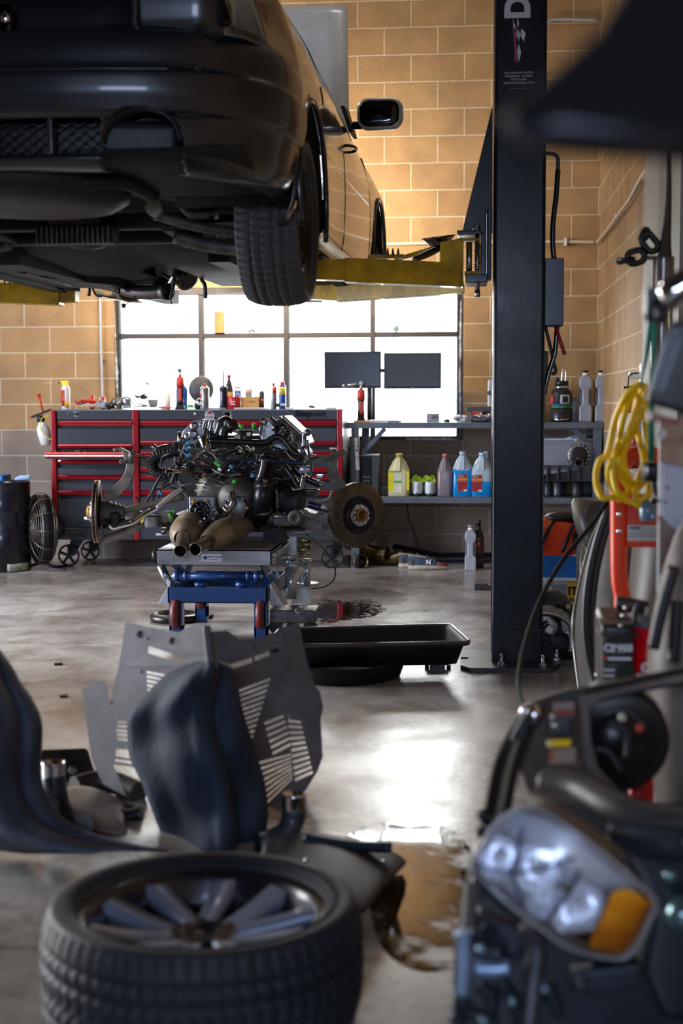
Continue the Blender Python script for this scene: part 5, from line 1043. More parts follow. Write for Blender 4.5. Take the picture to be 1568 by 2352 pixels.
b=MB(); b.bar(cw(-.42,-.08,.24),cw(.42,-.08,.24),.07,.06); b.bar(cw(-.42,.22,.22),cw(.42,.22,.22),.07,.06); b.bar(cw(-.36,-.1,.23),cw(-.36,.24,.22),.06,.06); b.bar(cw(.36,-.1,.23),cw(.36,.24,.22),.06,.06); putc(b,'subframe',under,U,bev=.01)
b=MB(); b.sph(cw(0,.02,.25),.14,sc=(1,1.1,.75)); b.box(cw(0,-.1,.19),(.3,.09,.07)); D_=putc(b,'differential',under,U)
b=MB(); [b.box(cw(-.14+i*.02,-.15,.185),(.006,.03,.065)) for i in range(15)]; putc(b,'cooling_fins',cast,D_)
b=MB(); b.box(cw(0,-.12,.245),(.2,.04,.04)); [b.cyl(cw(s*.07,-.15,.25),cw(s*.07,-.13,.25),.012) for s in(-1,1)]; putc(b,'diff_cover',cast,D_,bev=.005)
for side in(1,-1):
    AL=[((.33,-.12,.33),(.60,-.02,.34),.016,cast,'upper_link'),((.33,-.2,.25),(.66,-.06,.19),.02,cast,'toe_link'),((.36,.0,.19),(.66,.03,.14),.028,cast,'lower_arm'),((.36,.18,.19),(.66,.08,.15),.022,cast,'front_arm'),((.14,.02,.26),(.66,0,.24),.018,dsteel,'drive_shaft')]
    for a,c,r,mt_,nm in AL: b=MB(); b.tube([cw(side*a[0],a[1],a[2]),cw(side*lerp(a[0],c[0],.5),lerp(a[1],c[1],.5),lerp(a[2],c[2],.5)-.012),cw(side*c[0],c[1],c[2])],r); putc(b,nm,mt_,U)
    b=MB(); b.tube([cw(side*p[0],p[1],p[2]) for p in((.38,-.24,.38),(.44,-.24,.36),(.45,-.22,.27),(.5,-.2,.25),(.58,-.16,.27),(.63,-.1,.27))],.016); putc(b,'stabiliser_bar',cast,U)
    b=MB(); b.sph(cw(side*.33,-.2,.35),.045,sc=(1,.8,1.1)); b.cyl(cw(side*.33,-.26,.36),cw(side*.33,-.2,.36),.03); b.box(cw(side*.37,-.22,.32),(.1,.05,.04)); b.cyl(cw(side*.34,-.25,.27),cw(side*.34,-.19,.27),.032); b.cyl(cw(side*.40,-.2,.4),cw(side*.385,-.2,.34),.016,.03); putc(b,'arm_bracket',mat('bracket_alloy','9b9288',.45,.6,.2,scale=18,bump=.4),U)
    b=MB(); b.cyl(cw(side*.56,.08,.2),cw(side*.5,.08,.6),.05); putc(b,'spring_damper',black,U)
    b=MB(); b.bar(cw(side*.78,.4,.165),cw(side*.78,2.25,.165),.06,.04); putc(b,'sill_pinch_rail',under,U)
    b=MB(); b.bar(cw(side*.45,.4,.17),cw(side*.45,3.3,.2),.09,.08); putc(b,'chassis_rail',under,U)
q=lambda x,y,D:aD(x,y,D)
b=MB(); b.tube([q(250,560,6.3),q(300,590,6.8),q(350,625,7.2)],.03); putc(b,'heat_shield_pipe',dsteel,U)
b=MB(); b.tube([q(268,655,7.3),q(300,668,7.25),q(340,672,7.2),q(388,668,7.15)],.036,n=18); ps=putc(b,'exhaust_front_pipe',mat('pipe_dark','3c3733',.35,.7,.3,scale=8),U)
b=MB(); b.lathe(q(375,670,7.15),q(390,669,7.12)-q(375,670,7.15),[(.04,0),(.042,.02),(.042,.04),(.034,.04),(.034,.0)],n=22,cap=False); putc(b,'pipe_flange',dsteel,ps)
b=MB(); b.lathe(q(400,605,7.3),q(440,655,7.2)-q(400,605,7.3),[(.035,0),(.035,.05),(.05,.06),(.055,.1),(.06,.11),(.06,.15),(.04,.16)],n=24); putc(b,'steering_coupling',mat('coupling','4a4744',.35,.7,.3,scale=10),U)
b=MB(); b.tube([q(402,625,7.1),q(400,645,7.1),q(395,670,7.1),q(392,685,7.1)],.009); b.tube([q(455,610,7.1),q(462,640,7.1),q(470,655,7.1),q(472,685,7.1)],.01); b.tube([q(388,640,7.1),q(378,632,7.1),q(370,630,7.1)],.008); putc(b,'hanging_hose',black,U)
b=MB(); b.tube([q(312,680,7.1),q(300,690,7.1),q(288,700,7.1)],.003); b.sph(q(284,702,7.1),.012); b.tube([q(392,685,7.1),q(394,700,7.1)],.003); putc(b,'hanging_wire',black,U)
b=MB(); b.prism([q(352,648,7.25),q(378,604,7.3),q(392,622,7.3),q(408,612,7.3),q(385,650,7.25),q(360,672,7.2)],(0,.03,0)); b.prism([q(310,650,7.4),q(345,640,7.4),q(372,625,7.4),q(370,668,7.4),q(320,672,7.4)],(0,.05,0)); putc(b,'heat_shield',mat('heat_shield','8d8782',.25,.8,.2,scale=12,bump=.4),U)
b=MB(); b.tube([q(262,640,7.2),q(270,655,7.2),q(268,675,7.2)],.016); b.tube([q(285,640,7.2),q(283,660,7.2)],.012); putc(b,'hanger_bracket',blackg,U)
b=MB(); 
for i in range(7): b.tube([q(285+i*9,600+i*4,6.9),q(298+i*9,592+i*5,6.9),q(302+i*9,615+i*4,6.85)],.01)
putc(b,'gear_linkage',mat('shiny_black','26262a',.2,.5),U)
b=MB(); [b.tube([q(480+i*6,570+i*5,6.2),q(520+i*5,582+i*6,6.4),q(556,600+i*5,6.5)],.007) for i in range(6)]; putc(b,'brake_pipes',dsteel,U)
b=MB(); b.prism([q(0,590,6.8),q(130,600,6.8),q(270,640,7.0),q(262,655,7.0),q(120,640,6.9),q(0,620,6.8)],(0,.5,-.0)); putc(b,'belly_panel',under,U)
b=MB(); b.prism([q(-60,575,6.6),q(60,610,6.7),q(150,640,7.3),q(150,655,7.3),q(60,630,6.7),q(-60,600,6.6)],(0,.1,0)); putc(b,'side_sill_panel',mat('sill_grey','3d4044',.4,.3),U)
# ================================================================ engine lift table
tb=mat('table_blue','1f4680',.3,.1,.1,scale=6,coat=.3); tal=mat('table_aluminium','c4c7ce',.3,.55,.25,scale=5,bump=.08,dirt='6d6e72',stretch=(.3,1,1)); 
DT=7.2; DTb=7.95
xl=aD(357,1280,DT).x; xr=aD(623,1280,DT).x; zt=aD(490,1263,DT).z; yf=DT+CAM.y; yb=DTb+CAM.y
TB=thing('lift_table','blue scissor lift table with bare aluminium top carrying the engine','lift table',((xl+xr)/2,(yf+yb)/2,0))
zb_=aD(490,1297,DT).z
b=MB(); b.b2((xl,yf,zb_),(xr,yf+.006,zt)); b.b2((xl,yb-.006,zb_),(xr,yb,zt)); b.b2((xl,yf,zb_),(xl+.006,yb,zt)); b.b2((xr-.006,yf,zb_),(xr,yb,zt)); b.b2((xl,yf,zt-.006),(xr,yb,zt)); b.put('table_top',tal,TB)
b=MB(); b.tube([V3((xr+.012,yf+.02,zt-.025)),V3((xr+.012,yb,zt-.025))],.01,smooth=0); b.put('edge_rail',tal,TB)
q=rc(463,1272,509,1290,yf-.001); b=MB(); b.b2((q[0],yf-.0015,q[2]),(q[1],yf,q[3])); L_=b.put('label',mat('label_silver','c6c9cc',.4),TB)
text('AGA Tools',.0155,((q[0]+q[1])/2+.012,yf-.002,(q[2]+q[3])/2+.005),mat('ink_blue','2b3f70',.5),TB,shear=.2); text('www.agatools.com',.007,((q[0]+q[1])/2+.01,yf-.002,(q[2]+q[3])/2-.009),grey,TB)
c=V3((q[0]+.018,yf-.002,(q[2]+q[3])/2)); b=MB(); b.prism([c+V3((-.013,0,0)),c+V3((0,0,-.013)),c+V3((.013,0,0)),c+V3((0,0,.013))],(0,-.0005,0)); b.put('label_logo',tb,TB)
text('C',.03,aD(627,1289,DT+.01)+V3((0,-.003,0)),white,TB)
# scissors, axle bar, rollers
b=MB(); z=aD(500,1323,DT+.05).z; q0=aD(400,1323,DT+.05);q1=aD(598,1323,DT+.05)
b.cyl(q0,q1,.02); [b.cyl(q0.lerp(q1,a),q0.lerp(q1,c),.028) for a,c in((0,.07),(.12,.16),(.84,.88),(.93,1))]; b.put('axle_bar',tb,TB)
b=MB(); b.cyl(q0-V3((.012,0,0)),q1+V3((.012,0,0)),.008); b.put('axle_pin',chrome,TB)
for px in(462,556): c=aD(px,1343,DT+.08); b=MB(); b.cyl(c-V3((.03,0,0)),c+V3((.03,0,0)),.03,n=22); b.put('roller',tb,TB)
for s,xx in((-1,xl+.06),(1,xr-.07)):
    for a_,c_,nm in(((xx,yf+.08,zt-.06),(xx,yb-.06,.22),'scissor_arm'),((xx-.03*s,yf+.08,.24),(xx-.03*s,yb-.06,zt-.06),'scissor_arm')):
        b=MB(); b.bar(a_,c_,.012,.05); b.put(nm,tb,TB,bev=.003)
fz0=aD(500,1385,DT).z; fz1=aD(500,1350,DT).z; fx0=aD(385,1360,DT).x; fx1=aD(613,1360,DT).x
b=MB(); b.b2((fx0,yf,fz0),(fx1,yf+.006,fz1)); b.b2((fx0,yb,fz0),(fx1,yb+.006,fz1)); b.b2((fx0,yf,fz0),(fx0+.006,yb,fz1)); b.b2((fx1-.006,yf,fz0),(fx1,yb,fz1)); b.b2((fx0,yf,fz0),(fx1,yb,fz0+.004)); b.put('base_frame',tb,TB)
for px,w_ in((403,16),(598,15)):
    for Yk in(yf,yb-.06):
        x=aD(px,1400,DT).x; b=MB(); d=.034; b.b2((x-d,Yk,.03),(x-d+.012,Yk+.06,fz0)); b.b2((x+d-.012,Yk,.03),(x+d,Yk+.06,fz0)); b.b2((x-d,Yk,.0),(x+d,Yk+.06,.09)); lg=b.put('leg',tb,TB,bev=.002)
        b=MB(); b.cyl((x-.018,Yk+.02,.15),(x+.018,Yk+.02,.15),.075,n=26); b.put('castor_wheel',mat('castor_red','8e2418',.45,0,.25,scale=18,dirt='3a302c'),lg)
for P in(((391,1338),(363,1387),(391,1387)),((620,1340),(620,1391),(652,1391))):
    b=MB(); b.prism([aD(x,y,DT+.02) for x,y in P],(0,.12,0)); b.put('wedge_foot',mat('foot_white','b9bcc0',.5),TB,bev=.002)
b=MB(); b.tube([aD(368,1298,DT+.1),aD(391,1345,DT+.1)],.022,n=18,smooth=0); b.put('lift_strut',steel,TB)
b=MB(); b.lathe(aD(357,1270,DT+.05),(0,0,-1),[(.02,-.01),(.02,.03)],n=16); b.put('corner_pivot',dsteel,TB)
# hydraulic jack posts at the right
J=thing('support_jack','chrome hydraulic engine support jack standing at the right of the lift table','jack',aZ(680,1400))
def post(p0,p1,r,extra=()):
    b=MB(); b.cyl(p0,p1,r,n=24); 
    for a,c,rr in extra: b.cyl(p0.lerp(p1,a),p0.lerp(p1,c),rr,n=24)
    return b.put('cylinder',mat('jack_steel','c9cacb',.22,.6,.1),J)
post(aD(668,1374,7.6),aD(668,1306,7.6),.033); post(aD(664,1306,7.6),aD(664,1276,7.6),.015); post(aD(664,1285,7.6),aD(664,1273,7.6),.034); post(aD(675,1310,7.58),aD(675,1288,7.58),.022,((.8,1,.027),))
post(aD(705,1345,7.7),aD(705,1283,7.7),.02,((.9,.94,.024),))
for x,y,w_ in((685,1223,68),(705,1344,55)): c=aD(x,y,7.75); b=MB(); b.lathe(c,(0,0,1),[(w_/2*m(7.75),0),(w_/2*m(7.75),.014)],n=26); b.put('plate',mat('plate_pale','c2c5c3',.35,.4),J)
c0=aD(622,1378,7.6);c1=aD(728,1378,7.6); b=MB(); b.b2((c0.x,c0.y-.1,.06),(c1.x,c0.y+.12,.13)); b.put('foot',mat('jack_foot','6d6f6c',.45,.5,.3,scale=12),J,bev=.01)
for px in(632,672,712): c=aD(px,1392,7.55); b=MB(); b.cyl((c.x,c.y-.01,.035),(c.x,c.y+.02,.035),.035,n=18); b.put('foot_wheel',black,J)
b=MB(); b.lathe(aD(688,1401,7.35),(0,-1,0),[(.022,0),(.022,.02),(.014,.02),(.014,0)],n=20,cap=False); b.put('tow_eye',steel,J)
b=MB(); b.prism([aD(635,1300,7.8),aD(618,1388,7.8),aD(660,1388,7.8)],(0,.02,0)); b.prism([aD(690,1310,7.8),aD(668,1388,7.8),aD(715,1380,7.8)],(0,.02,0)); b.put('web',mat('plate_pale','c2c5c3',.35,.4),J)
b=MB(); q=aD(672,1232,7.8); b.b2((q.x-.02,q.y,.15),(q.x+.02,q.y+.04,q.z)); b.put('mast',mat('plate_pale','c2c5c3',.35,.4),J)
for px,py,r in((683,1240,.014),(690,1250,.011),(683,1262,.016),(686,1275,.011)): b=MB(); c=aD(px,py,7.65); b.cyl(c,c+V3((.06,0,0)),r,n=14); b.put('valve_fitting',mat('fitting_gold','b7ae86',.3,.8),J)
b=MB(); b.tube([aD(700,1250,7.65),aD(708,1246,7.65),aD(708,1262,7.65)],.01); b.sph(aD(708,1243,7.65),.014); b.put('valve_handle',black,J)
b=MB(); b.tube([aD(x,y,7.8) for x,y in((702,1226),(725,1243),(752,1270),(768,1300),(767,1330),(745,1347),(715,1352))],.004); tag(b.put('hydraulic_line',black),'thin black hose looping from the chrome jack to the floor','hose')
b=MB(); b.lathe(aZ(403,1425),(0,0,1),[(.14,0),(.145,.03),(.12,.045),(.11,.02),(.001,.02)],n=30); tag(b.put('oil_bowl',mat('bowl_black','1f1a17',.3)),'round black drain bowl on the floor under the blue lift table','bowl')
b=MB(); b.lathe(aZ(450,1418),(0,0,1),[(.1,0),(.1,.02)],n=30); tag(b.put('oil_tray',rubber),'flat round black lid on the floor between the blue table legs','lid')
# ================================================================ engine, gearbox and front axle
E_=thing('engine_assembly','complete engine and gearbox with front axle and brake discs sitting on the lift table','engine',aD(500,1262,7.7))
e=lambda x,y,D=7.75:aD(x,y,D)
def T_(name,pts,r,mt_,D=7.75,n=10,par=None,**k):
    b=MB(); b.tube([e(p[0],p[1],p[2] if len(p)>2 else D) for p in pts],r,n=n,**k); return b.put(name,mt_,par or E_)
def poly(name,pts,D,d,mt_,bev=.004,par=None): b=MB(); b.prism([e(x,y,D) for x,y in pts],(0,d,0)); return b.put(name,mt_,par or E_,bev=bev)
edark=mat('engine_dark','201e1e',.45,.4,.4,scale=22,bump=.5,dirt='3b3834'); gbx=mat('gearbox_alloy','8e8980',.42,.75,.28,scale=16,bump=.35,dirt='4d473f'); ebk=mat('hose_black','141416',.3,0,.2,coat=.2)
# mass of the block
poly('engine_block',[(425,1010),(470,985),(520,1000),(600,1000),(640,985),(700,1040),(690,1100),(640,1160),(620,1220),(480,1215),(440,1170),(400,1100),(395,1045)],8.0,.45,edark,.02)
hd=mat('cam_cover','a6a8ac',.35,.85,.25,scale=16,bump=.3,dirt='5c5e62')
poly('cylinder_head',[(412,1012),(418,990),(444,966),(466,962),(478,975),(470,1000),(452,1022),(425,1028)],7.85,.5,hd,.012)
b=MB(); [b.lathe(e(x,y,7.84),(0,-1,0),[(r*1.0,0),(r,.012),(r*.4,.014)],n=18) for x,y,r in((446,978,.022),(432,1003,.02),(444,998,.03),(463,975,.012),(420,1012,.018))]; b.put('cover_boss',steel,E_)
for i in range(6): T_('coil_bracket',[(466+i*6,985),(470+i*6,968),(478+i*6,960),(484+i*5,972),(482+i*5,990)],.006,(steel,dsteel)[i%2],7.8)
# right head
poly('cylinder_head',[(592,985),(602,968),(625,958),(645,955),(690,998),(700,1022),(672,1046),(640,1040),(600,1012)],7.85,.5,hd,.012)
wp_=mat('gasket_plate','c9cbd0',.35,.7,.12,scale=20)
poly('gasket_plate',[(600,985),(604,970),(616,968),(640,985),(642,1000),(618,1002),(612,1010),(602,1008)],7.82,.01,wp_,.001)
poly('gasket_plate',[(620,1025),(628,1018),(640,1020),(652,1032),(648,1036),(636,1030),(628,1034)],7.8,.01,wp_,.001)
poly('gasket_plate',[(668,1020),(690,1014),(698,1022),(680,1036),(670,1032)],7.8,.01,wp_,.001)
for x,y in((606,990),(626,998),(612,978),(634,992),(628,1027),(640,1030)): b=MB(); b.lathe(e(x,y,7.818),(0,-1,0),[(.004,0),(.004,.001)],n=10); b.put('bolt_hole',edark,E_)
for i,(a,c) in enumerate((((648,957),(700,1005)),((640,962),(694,1014)),((632,966),(688,1020)),((622,958),(650,985)))): T_('fuel_rail',[a,((a[0]+c[0])/2,(a[1]+c[1])/2),c],.011-.002*(i%2),(steel,dsteel)[i%2],7.76)
for i in range(9): c=e(638+i*6,970+i*6,7.74); b=MB(); b.cyl(c,c+V3((-.03,0,-.045)),.008); b.sph(c,.011); b.put('injector',(steel,dsteel,alu)[i%3],E_)
T_('corrugated_conduit',[(640,967),(655,972),(668,988),(675,1010),(680,1030)],lambda t:.011+.0025*math.sin(t*170),alud,7.72)
b=MB(); b.lathe(e(606,968,7.7),(0,-1,0),[(.017,0),(.02,.004),(.02,.014),(.012,.014)],n=20,cap=False); b.bar(e(602,970,7.7),e(598,1000,7.7),.012,.012); b.put('lifting_eye',dsteel,E_)
poly('sensor_body',[(618,960),(624,956),(634,972),(628,977)],7.68,.03,edark,.004); 
b=MB(); b.cyl(e(625,965,7.7),e(640,985,7.7),.016); b.put('actuator',ebk,E_)
# small warning tag
poly('tag_plate',[(470,965),(470,948),(481,940),(492,948),(492,965)],7.66,.003,white,.0005); poly('tag_triangle',[(474,950),(481,942),(488,950)],7.655,.003,red,0)
text('PEAK',.018,e(481,958,7.65),mat('ink_red','a02020',.4),E_)
# filler neck, coolant hoses
T_('filler_neck',[(521,968),(521,946)],.02,ebk,7.9); b=MB(); [b.cyl(e(521,y,7.9),e(521,y-2,7.9),.024) for y in(962,956,949)]; b.put('hose_clip',ebk,E_)
T_('coolant_hose',[(483,1004),(497,1000),(504,985),(508,972),(520,966),(527,975),(522,992)],.026,ebk,7.68,n=14)
T_('coolant_hose',[(512,1002),(516,988),(525,980),(534,974)],.026,ebk,7.64,n=14); b=MB(); b.lathe(e(532,977,7.63),e(540,970,7.6)-e(532,977,7.63),[(.024,0),(.03,.004),(.03,.018),(.02,.02)],n=18); b.put('hose_end',dsteel,E_)
poly('hose_bracket',[(514,968),(520,964),(524,978),(519,990),(513,985)],7.62,.01,alud,.004)
b=MB(); b.lathe(e(562,1012,7.75),(0,0,1),[(.042,0),(.044,.01),(.042,.02),(.042,.05),(.048,.052),(.048,.058),(.04,.058),(.036,.02)],n=30); b.put('thermostat_housing',mat('dull_metal','4e4c4c',.35,.7),E_)
for x,y in((545,977),(571,997),(542,1003)): b=MB(); b.lathe(e(x,y,7.66),(0,-1,0),[(.012,0),(.012,.006),(.004,.006),(.004,.002)],n=18); b.put('white_clip',wplast,E_)
for pts in(((551,975),(557,984)),((583,972),(582,984)),((538,1104),(544,1108)),((398,1171),(402,1176)),((388,1178),(394,1190))): T_('green_clip',pts,.01,green,7.6,smooth=0)
# oil cooler cylinder
b=MB(); b.lathe(e(480,1050,7.62),e(464,1000,7.62)-e(480,1050,7.62),[(.024,0),(.026,.006),(.026,.11),(.022,.116)],n=24); b.put('oil_cooler',chrome,E_)
for dx,dy in((-1,-3),(11,34)): b=MB(); b.lathe(e(466+dx,1006+dy,7.62),e(464,1000,7.62)-e(480,1050,7.62),[(.028,0),(.03,.004),(.028,.01)],n=22); b.put('cooler_band',steel,E_)
# main coolant pipe
T_('coolant_pipe',[(480,1012),(540,1014),(600,1017),(620,1010),(634,1003),(648,1008),(660,1022),(670,1036),(682,1042),(694,1038),(697,1028)],.017,ebk,7.62,n=16)
T_('coolant_outlet',[(697,1036),(698,1015),(699,1000),(704,994)],lambda t:.017-.004*math.sin(PI*t),mat('outlet_satin','7a7480',.2,.8),7.6,n=14); b=MB(); b.sph(e(706,993,7.6),.02); b.put('outlet_cap',mat('outlet_satin','7a7480',.2,.8),E_)
b=MB(); b.lathe(e(686,1040,7.58),V3((1,0,.4)),[(.025,0),(.027,.03),(.024,.04)],n=20); b.put('pipe_sleeve',mat('outlet_satin','7a7480',.2,.8),E_)
# corrugated air duct
T_('air_duct',[(405,1034),(385,1040),(362,1048),(350,1066),(358,1084),(380,1088),(410,1092)],lambda t:.031+.0045*math.sin(t*150),mat('duct_black','1b1c1e',.45,0,.1),7.66,n=18,smooth=14)
T_('duct_neck',[(405,1030),(372,1034),(357,1047)],.028,ebk,7.7,n=16)
T_('coolant_stub',[(351,1025),(362,1031),(378,1028),(398,1018)],.011,steel,7.7,n=12); T_('coolant_stub_hose',[(350,1023),(362,1032),(372,1034)],.014,ebk,7.71,n=12)
T_('wooden_pry_bar',[(393,1110),(408,1072),(420,1040),(428,1022)],.013,mat('bar_grey','4f4a44',.6,.2,.3,scale=16),7.6,n=8)
T_('steel_tube',[(412,992),(412,1030)],.012,steel,7.65); T_('torsion_rod',[(520,1054),(600,1058),(655,1062),(702,1064)],.006,mat('rod_blue','1b3a56',.3,.5),7.56)
T_('red_cable',[(302,1042),(320,1046),(350,1050),(372,1052)],.006,mat('cable_maroon','6e3530',.4),7.7)
b=MB(); b.lathe(e(555,1045,7.66),e(572,1028,7.66)-e(555,1045,7.66),[(.03,0),(.034,.02),(.03,.04),(.032,.05),(.028,.055)],n=24); b.put('vacuum_unit',mat('gold_zinc','8f8350',.35,.8,.15),E_)
poly('white_connector',[(577,1030),(582,1025),(586,1031),(581,1036)],7.6,.01,wplast,.001); poly('ecu_bracket',[(432,1062),(446,1055),(455,1068),(442,1075)],7.6,.02,ebk,.003)
# harness: dense bundle of wires and hoses
random.seed(21); hc=[mat('wire_black','17171a',.4),mat('wire_grey','55524f',.4,.3),mat('wire_brown','4a3526',.5),steel,ebk,mat('loom_tape','25241f',.6)]
for i in range(92):
    x=random.uniform(395,690); y=random.uniform(1025,1125); 
    if y>1100 and 430<x<590: y-=random.uniform(20,60)
    a=random.uniform(-.7,.7)+(PI if random.random()<.5 else 0); P=[(x,y,random.uniform(7.52,7.8))]
    for k in range(3+i%3):
        a+=random.uniform(-.6,.6); st=random.uniform(12,28); x+=st*math.cos(a); y+=st*math.sin(a)*.7; x=max(370,min(700,x)); y=max(1018,min(1135 if not 430<x<590 else 1110,y)); P.append((x,y,P[-1][2]+random.uniform(-.04,.04)))
    T_('harness_wire',P,random.choice((.003,.004,.0045,.006,.009)),hc[random.choice((0,0,0,1,2,3,4,4,5))],n=7)
for i,(x,y,c_) in enumerate(((432,1018,0),(430,1030,0),(433,1046,0),(497,1063,1),(503,1068,1),(531,1072,0),(580,1093,0),(505,1078,2),(538,1106,1),(431,1077,3),(418,1083,3),(467,1064,4),(515,1070,3),(560,1074,3),(368,1132,0),(370,1118,4),(455,1048,4),(610,1105,4),(470,1090,4),(590,1110,3))):
    c=e(x,y,7.52); b=MB(); b.box(c,(.022,.02,.017),RY(random.uniform(-.8,.8))); b.put('connector',[mat('connector_blue','1e8fc8',.35),green,wplast,ebk,mat('connector_brown','7a4a24',.4)][c_],E_,bev=.003)
# left side loose harness
for P in(([(352,1150),(350,1130),(362,1105),(372,1090),(380,1098)]),([(340,1145),(352,1128),(375,1120),(400,1105)]),([(362,1145),(366,1128),(374,1112),(395,1098)]),([(336,1152),(345,1140),(358,1138)])): T_('loose_harness',P,.007,hc[0],7.6)
# gearbox
b=MB(); c=e(494,1128,7.75); b.lathe(c+V3((0,.35,0)),(0,-1,0),[(.13,0),(.135,.1),(.13,.2),(.12,.27),(.1,.33),(.06,.36),(.001,.365)],n=40); b.put('gearbox_case',gbx,E_)
for k in range(11):
    a=PI*(.0+.1*k); b=MB(); p0=c+V3((.115*math.cos(a),.07,.115*math.sin(a))); p1=c+V3((.055*math.cos(a),-.005,.055*math.sin(a))); b.bar(p0,p1,.008,.03,V3((math.cos(a),0,math.sin(a)))); b.put('case_rib',gbx,E_)
b=MB(); q=rc(433,1139,494,1197,e(0,0,7.5).y); b.b2((q[0],e(0,0,7.5).y,q[2]),(q[1],e(0,0,7.5).y+.03,q[3])); b.put('mounting_plate',mat('plate_alloy','8b8d90',.4,.8,.15,scale=14),E_,bev=.01)
c=e(461,1175,7.46); fl=mat('flange_metal','8e9196',.25,.9)
b=MB(); b.lathe(c,(0,-1,0),[(.06,-.03),(.061,0),(.058,.006),(.05,.006),(.049,-.005),(.03,-.005),(.03,.01),(.024,.012),(.022,.002),(.012,.002),(.012,.01),(.004,.01)],n=40); b.put('output_flange',mat('flange_dark','33343a',.2,.8),E_)
b=MB(); b.lathe(c,(0,-1,0),[(.058,.0),(.061,.004),(.058,.008),(.054,.006)],n=40,cap=False); b.lathe(c,(0,-1,0),[(.029,.006),(.031,.012),(.028,.014)],n=30,cap=False); b.put('flange_ring',fl,E_)
for k in range(10): a=2*PI*k/10+.2; b=MB(); b.cyl(c+V3((.041*math.cos(a),.0,.041*math.sin(a))),c+V3((.041*math.cos(a),-.01,.041*math.sin(a))),.006,n=8); b.put('flange_bolt',chrome,E_)
for x,y in((446,1152),(476,1151),(492,1171),(496,1178),(435,1172),(486,1182)): cc=e(x,y,7.48); b=MB(); b.lathe(cc,(0,-1,0),[(.012,0),(.012,.008),(.006,.008),(.005,.003)],n=14); b.put('plate_bolt',brass if y<1160 else steel,E_)
b=MB(); b.lathe(e(545,1145,7.7)+V3((0,.2,0)),(0,-1,0),[(.12,0),(.12,.14),(.105,.2),(.09,.23),(.001,.24)],n=34); b.put('transfer_case',gbx,E_)
for k in range(7): a=.3+PI*.13*k; cc=e(545,1143,7.7); b=MB(); b.bar(cc+V3((.11*math.cos(a),.05,.11*math.sin(a))),cc+V3((.06*math.cos(a),-.02,.06*math.sin(a))),.007,.02,V3((math.cos(a),0,math.sin(a)))); b.put('case_rib',gbx,E_)
b=MB(); b.lathe(e(541,1166,7.62),(0,-1,0),[(.062,-.1),(.062,0),(.056,.006),(.001,.008)],n=34); b.put('cover_plate',mat('plate_alloy2','9c9da0',.4,.7,.12),E_)
for k in range(7): a=2*PI*k/7; cc=e(541,1166,7.61)+V3((.064*math.cos(a),0,.064*math.sin(a))); b=MB(); b.cyl(cc,cc+V3((0,-.014,0)),.008,n=10); b.sph(cc,.012,n=8); b.put('cover_bolt',alu if k%2 else brass,E_)
poly('gearbox_rib',[(522,1130),(534,1128),(540,1150),(527,1162)],7.6,.05,gbx,.006); T_('shift_linkage',[(527,1130),(530,1145),(540,1155)],.012,gbx,7.58)
T_('steel_elbow',[(511,1164),(520,1174),(530,1164),(536,1152)],.016,chrome,7.52,n=16)
T_('drain_stub',[(531,1178),(531,1203)],.009,mat('copper_stub','9b7a50',.4,.8),7.55)
poly('oil_sump',[(448,1200),(500,1196),(530,1205),(520,1216),(455,1214)],7.65,.3,edark,.01)
T_('gearbox_hose',[(450,1196),(462,1206),(490,1208),(520,1200)],.008,ebk,7.45)
# exhaust: catalysts and downpipes
exh=mat('exhaust_tan','a08c70',.45,.35,.3,scale=7,bump=.15,dirt='4c4136'); exd=mat('exhaust_dark','3e3b3c',.35,.8,.25,scale=10,bump=.1)
def cat_(name,pts,rs,mt_,D,sc=1.):
    b=MB(); P=[e(x,y,D[i] if isinstance(D,(list,tuple)) else D) for i,(x,y) in enumerate(pts)]
    b.tube(P,lambda t:(lambda f:lerp(rs[min(int(f),len(rs)-1)],rs[min(int(f)+1,len(rs)-1)],f-int(f)))(t*(len(rs)-1)),n=26,smooth=6,cap=False); return b.put(name,mt_,E_)
cat_('catalytic_converter',[(452,1185),(440,1203),(428,1222),(419,1238)],[.03,.075,.085,.085,.045],exh,[7.7,7.55,7.35,7.22])
t=cat_('exhaust_outlet',[(422,1234),(418,1250),(414,1266)],[.038,.036,.034,.034],mat('exhaust_steel','9c8f82',.28,.85,.2,scale=8),[7.2,7.1,7.02])
md=t.modifiers.new('s','SOLIDIFY'); md.thickness=.004
b=MB(); c=e(415,1265,7.03); b.lathe(c,(e(414,1266,7.02)-e(418,1250,7.1)),[(.03,0),(.029,-.08),(.001,-.09)],n=24,cap=False); b.put('outlet_bore',dk,E_)
cat_('catalytic_converter',[(590,1196),(560,1208),(520,1220),(488,1238),(475,1246)],[.04,.045,.07,.075,.06,.04],exh,[7.75,7.62,7.45,7.3,7.22])
t=cat_('exhaust_outlet',[(482,1242),(466,1252),(448,1262)],[.036,.036,.034,.034],mat('exhaust_steel','9c8f82',.28,.85,.2,scale=8),[7.24,7.12,7.02])
md=t.modifiers.new('s','SOLIDIFY'); md.thickness=.004
b=MB(); b.lathe(e(450,1261,7.03),(e(448,1262,7.02)-e(466,1252,7.12)),[(.03,0),(.029,-.08),(.001,-.09)],n=24,cap=False); b.put('outlet_bore',dk,E_)
cat_('downpipe',[(608,1118),(604,1140),(602,1165),(598,1185),(582,1200)],[.052,.05,.047,.043,.043],exd,[7.6,7.58,7.6,7.62,7.7])
b=MB(); b.lathe(e(609,1128,7.6),(0,0,1),[(.05,0),(.062,.01),(.062,.05),(.052,.06)],n=28); b.put('pipe_collar',exd,E_)
cat_('pre_catalyst',[(612,1075),(612,1095),(610,1122)],[.05,.06,.06,.055],mat('precat_brown','4e4034',.4,.7,.3,scale=9,dirt='2e2723'),[7.72,7.68,7.62])
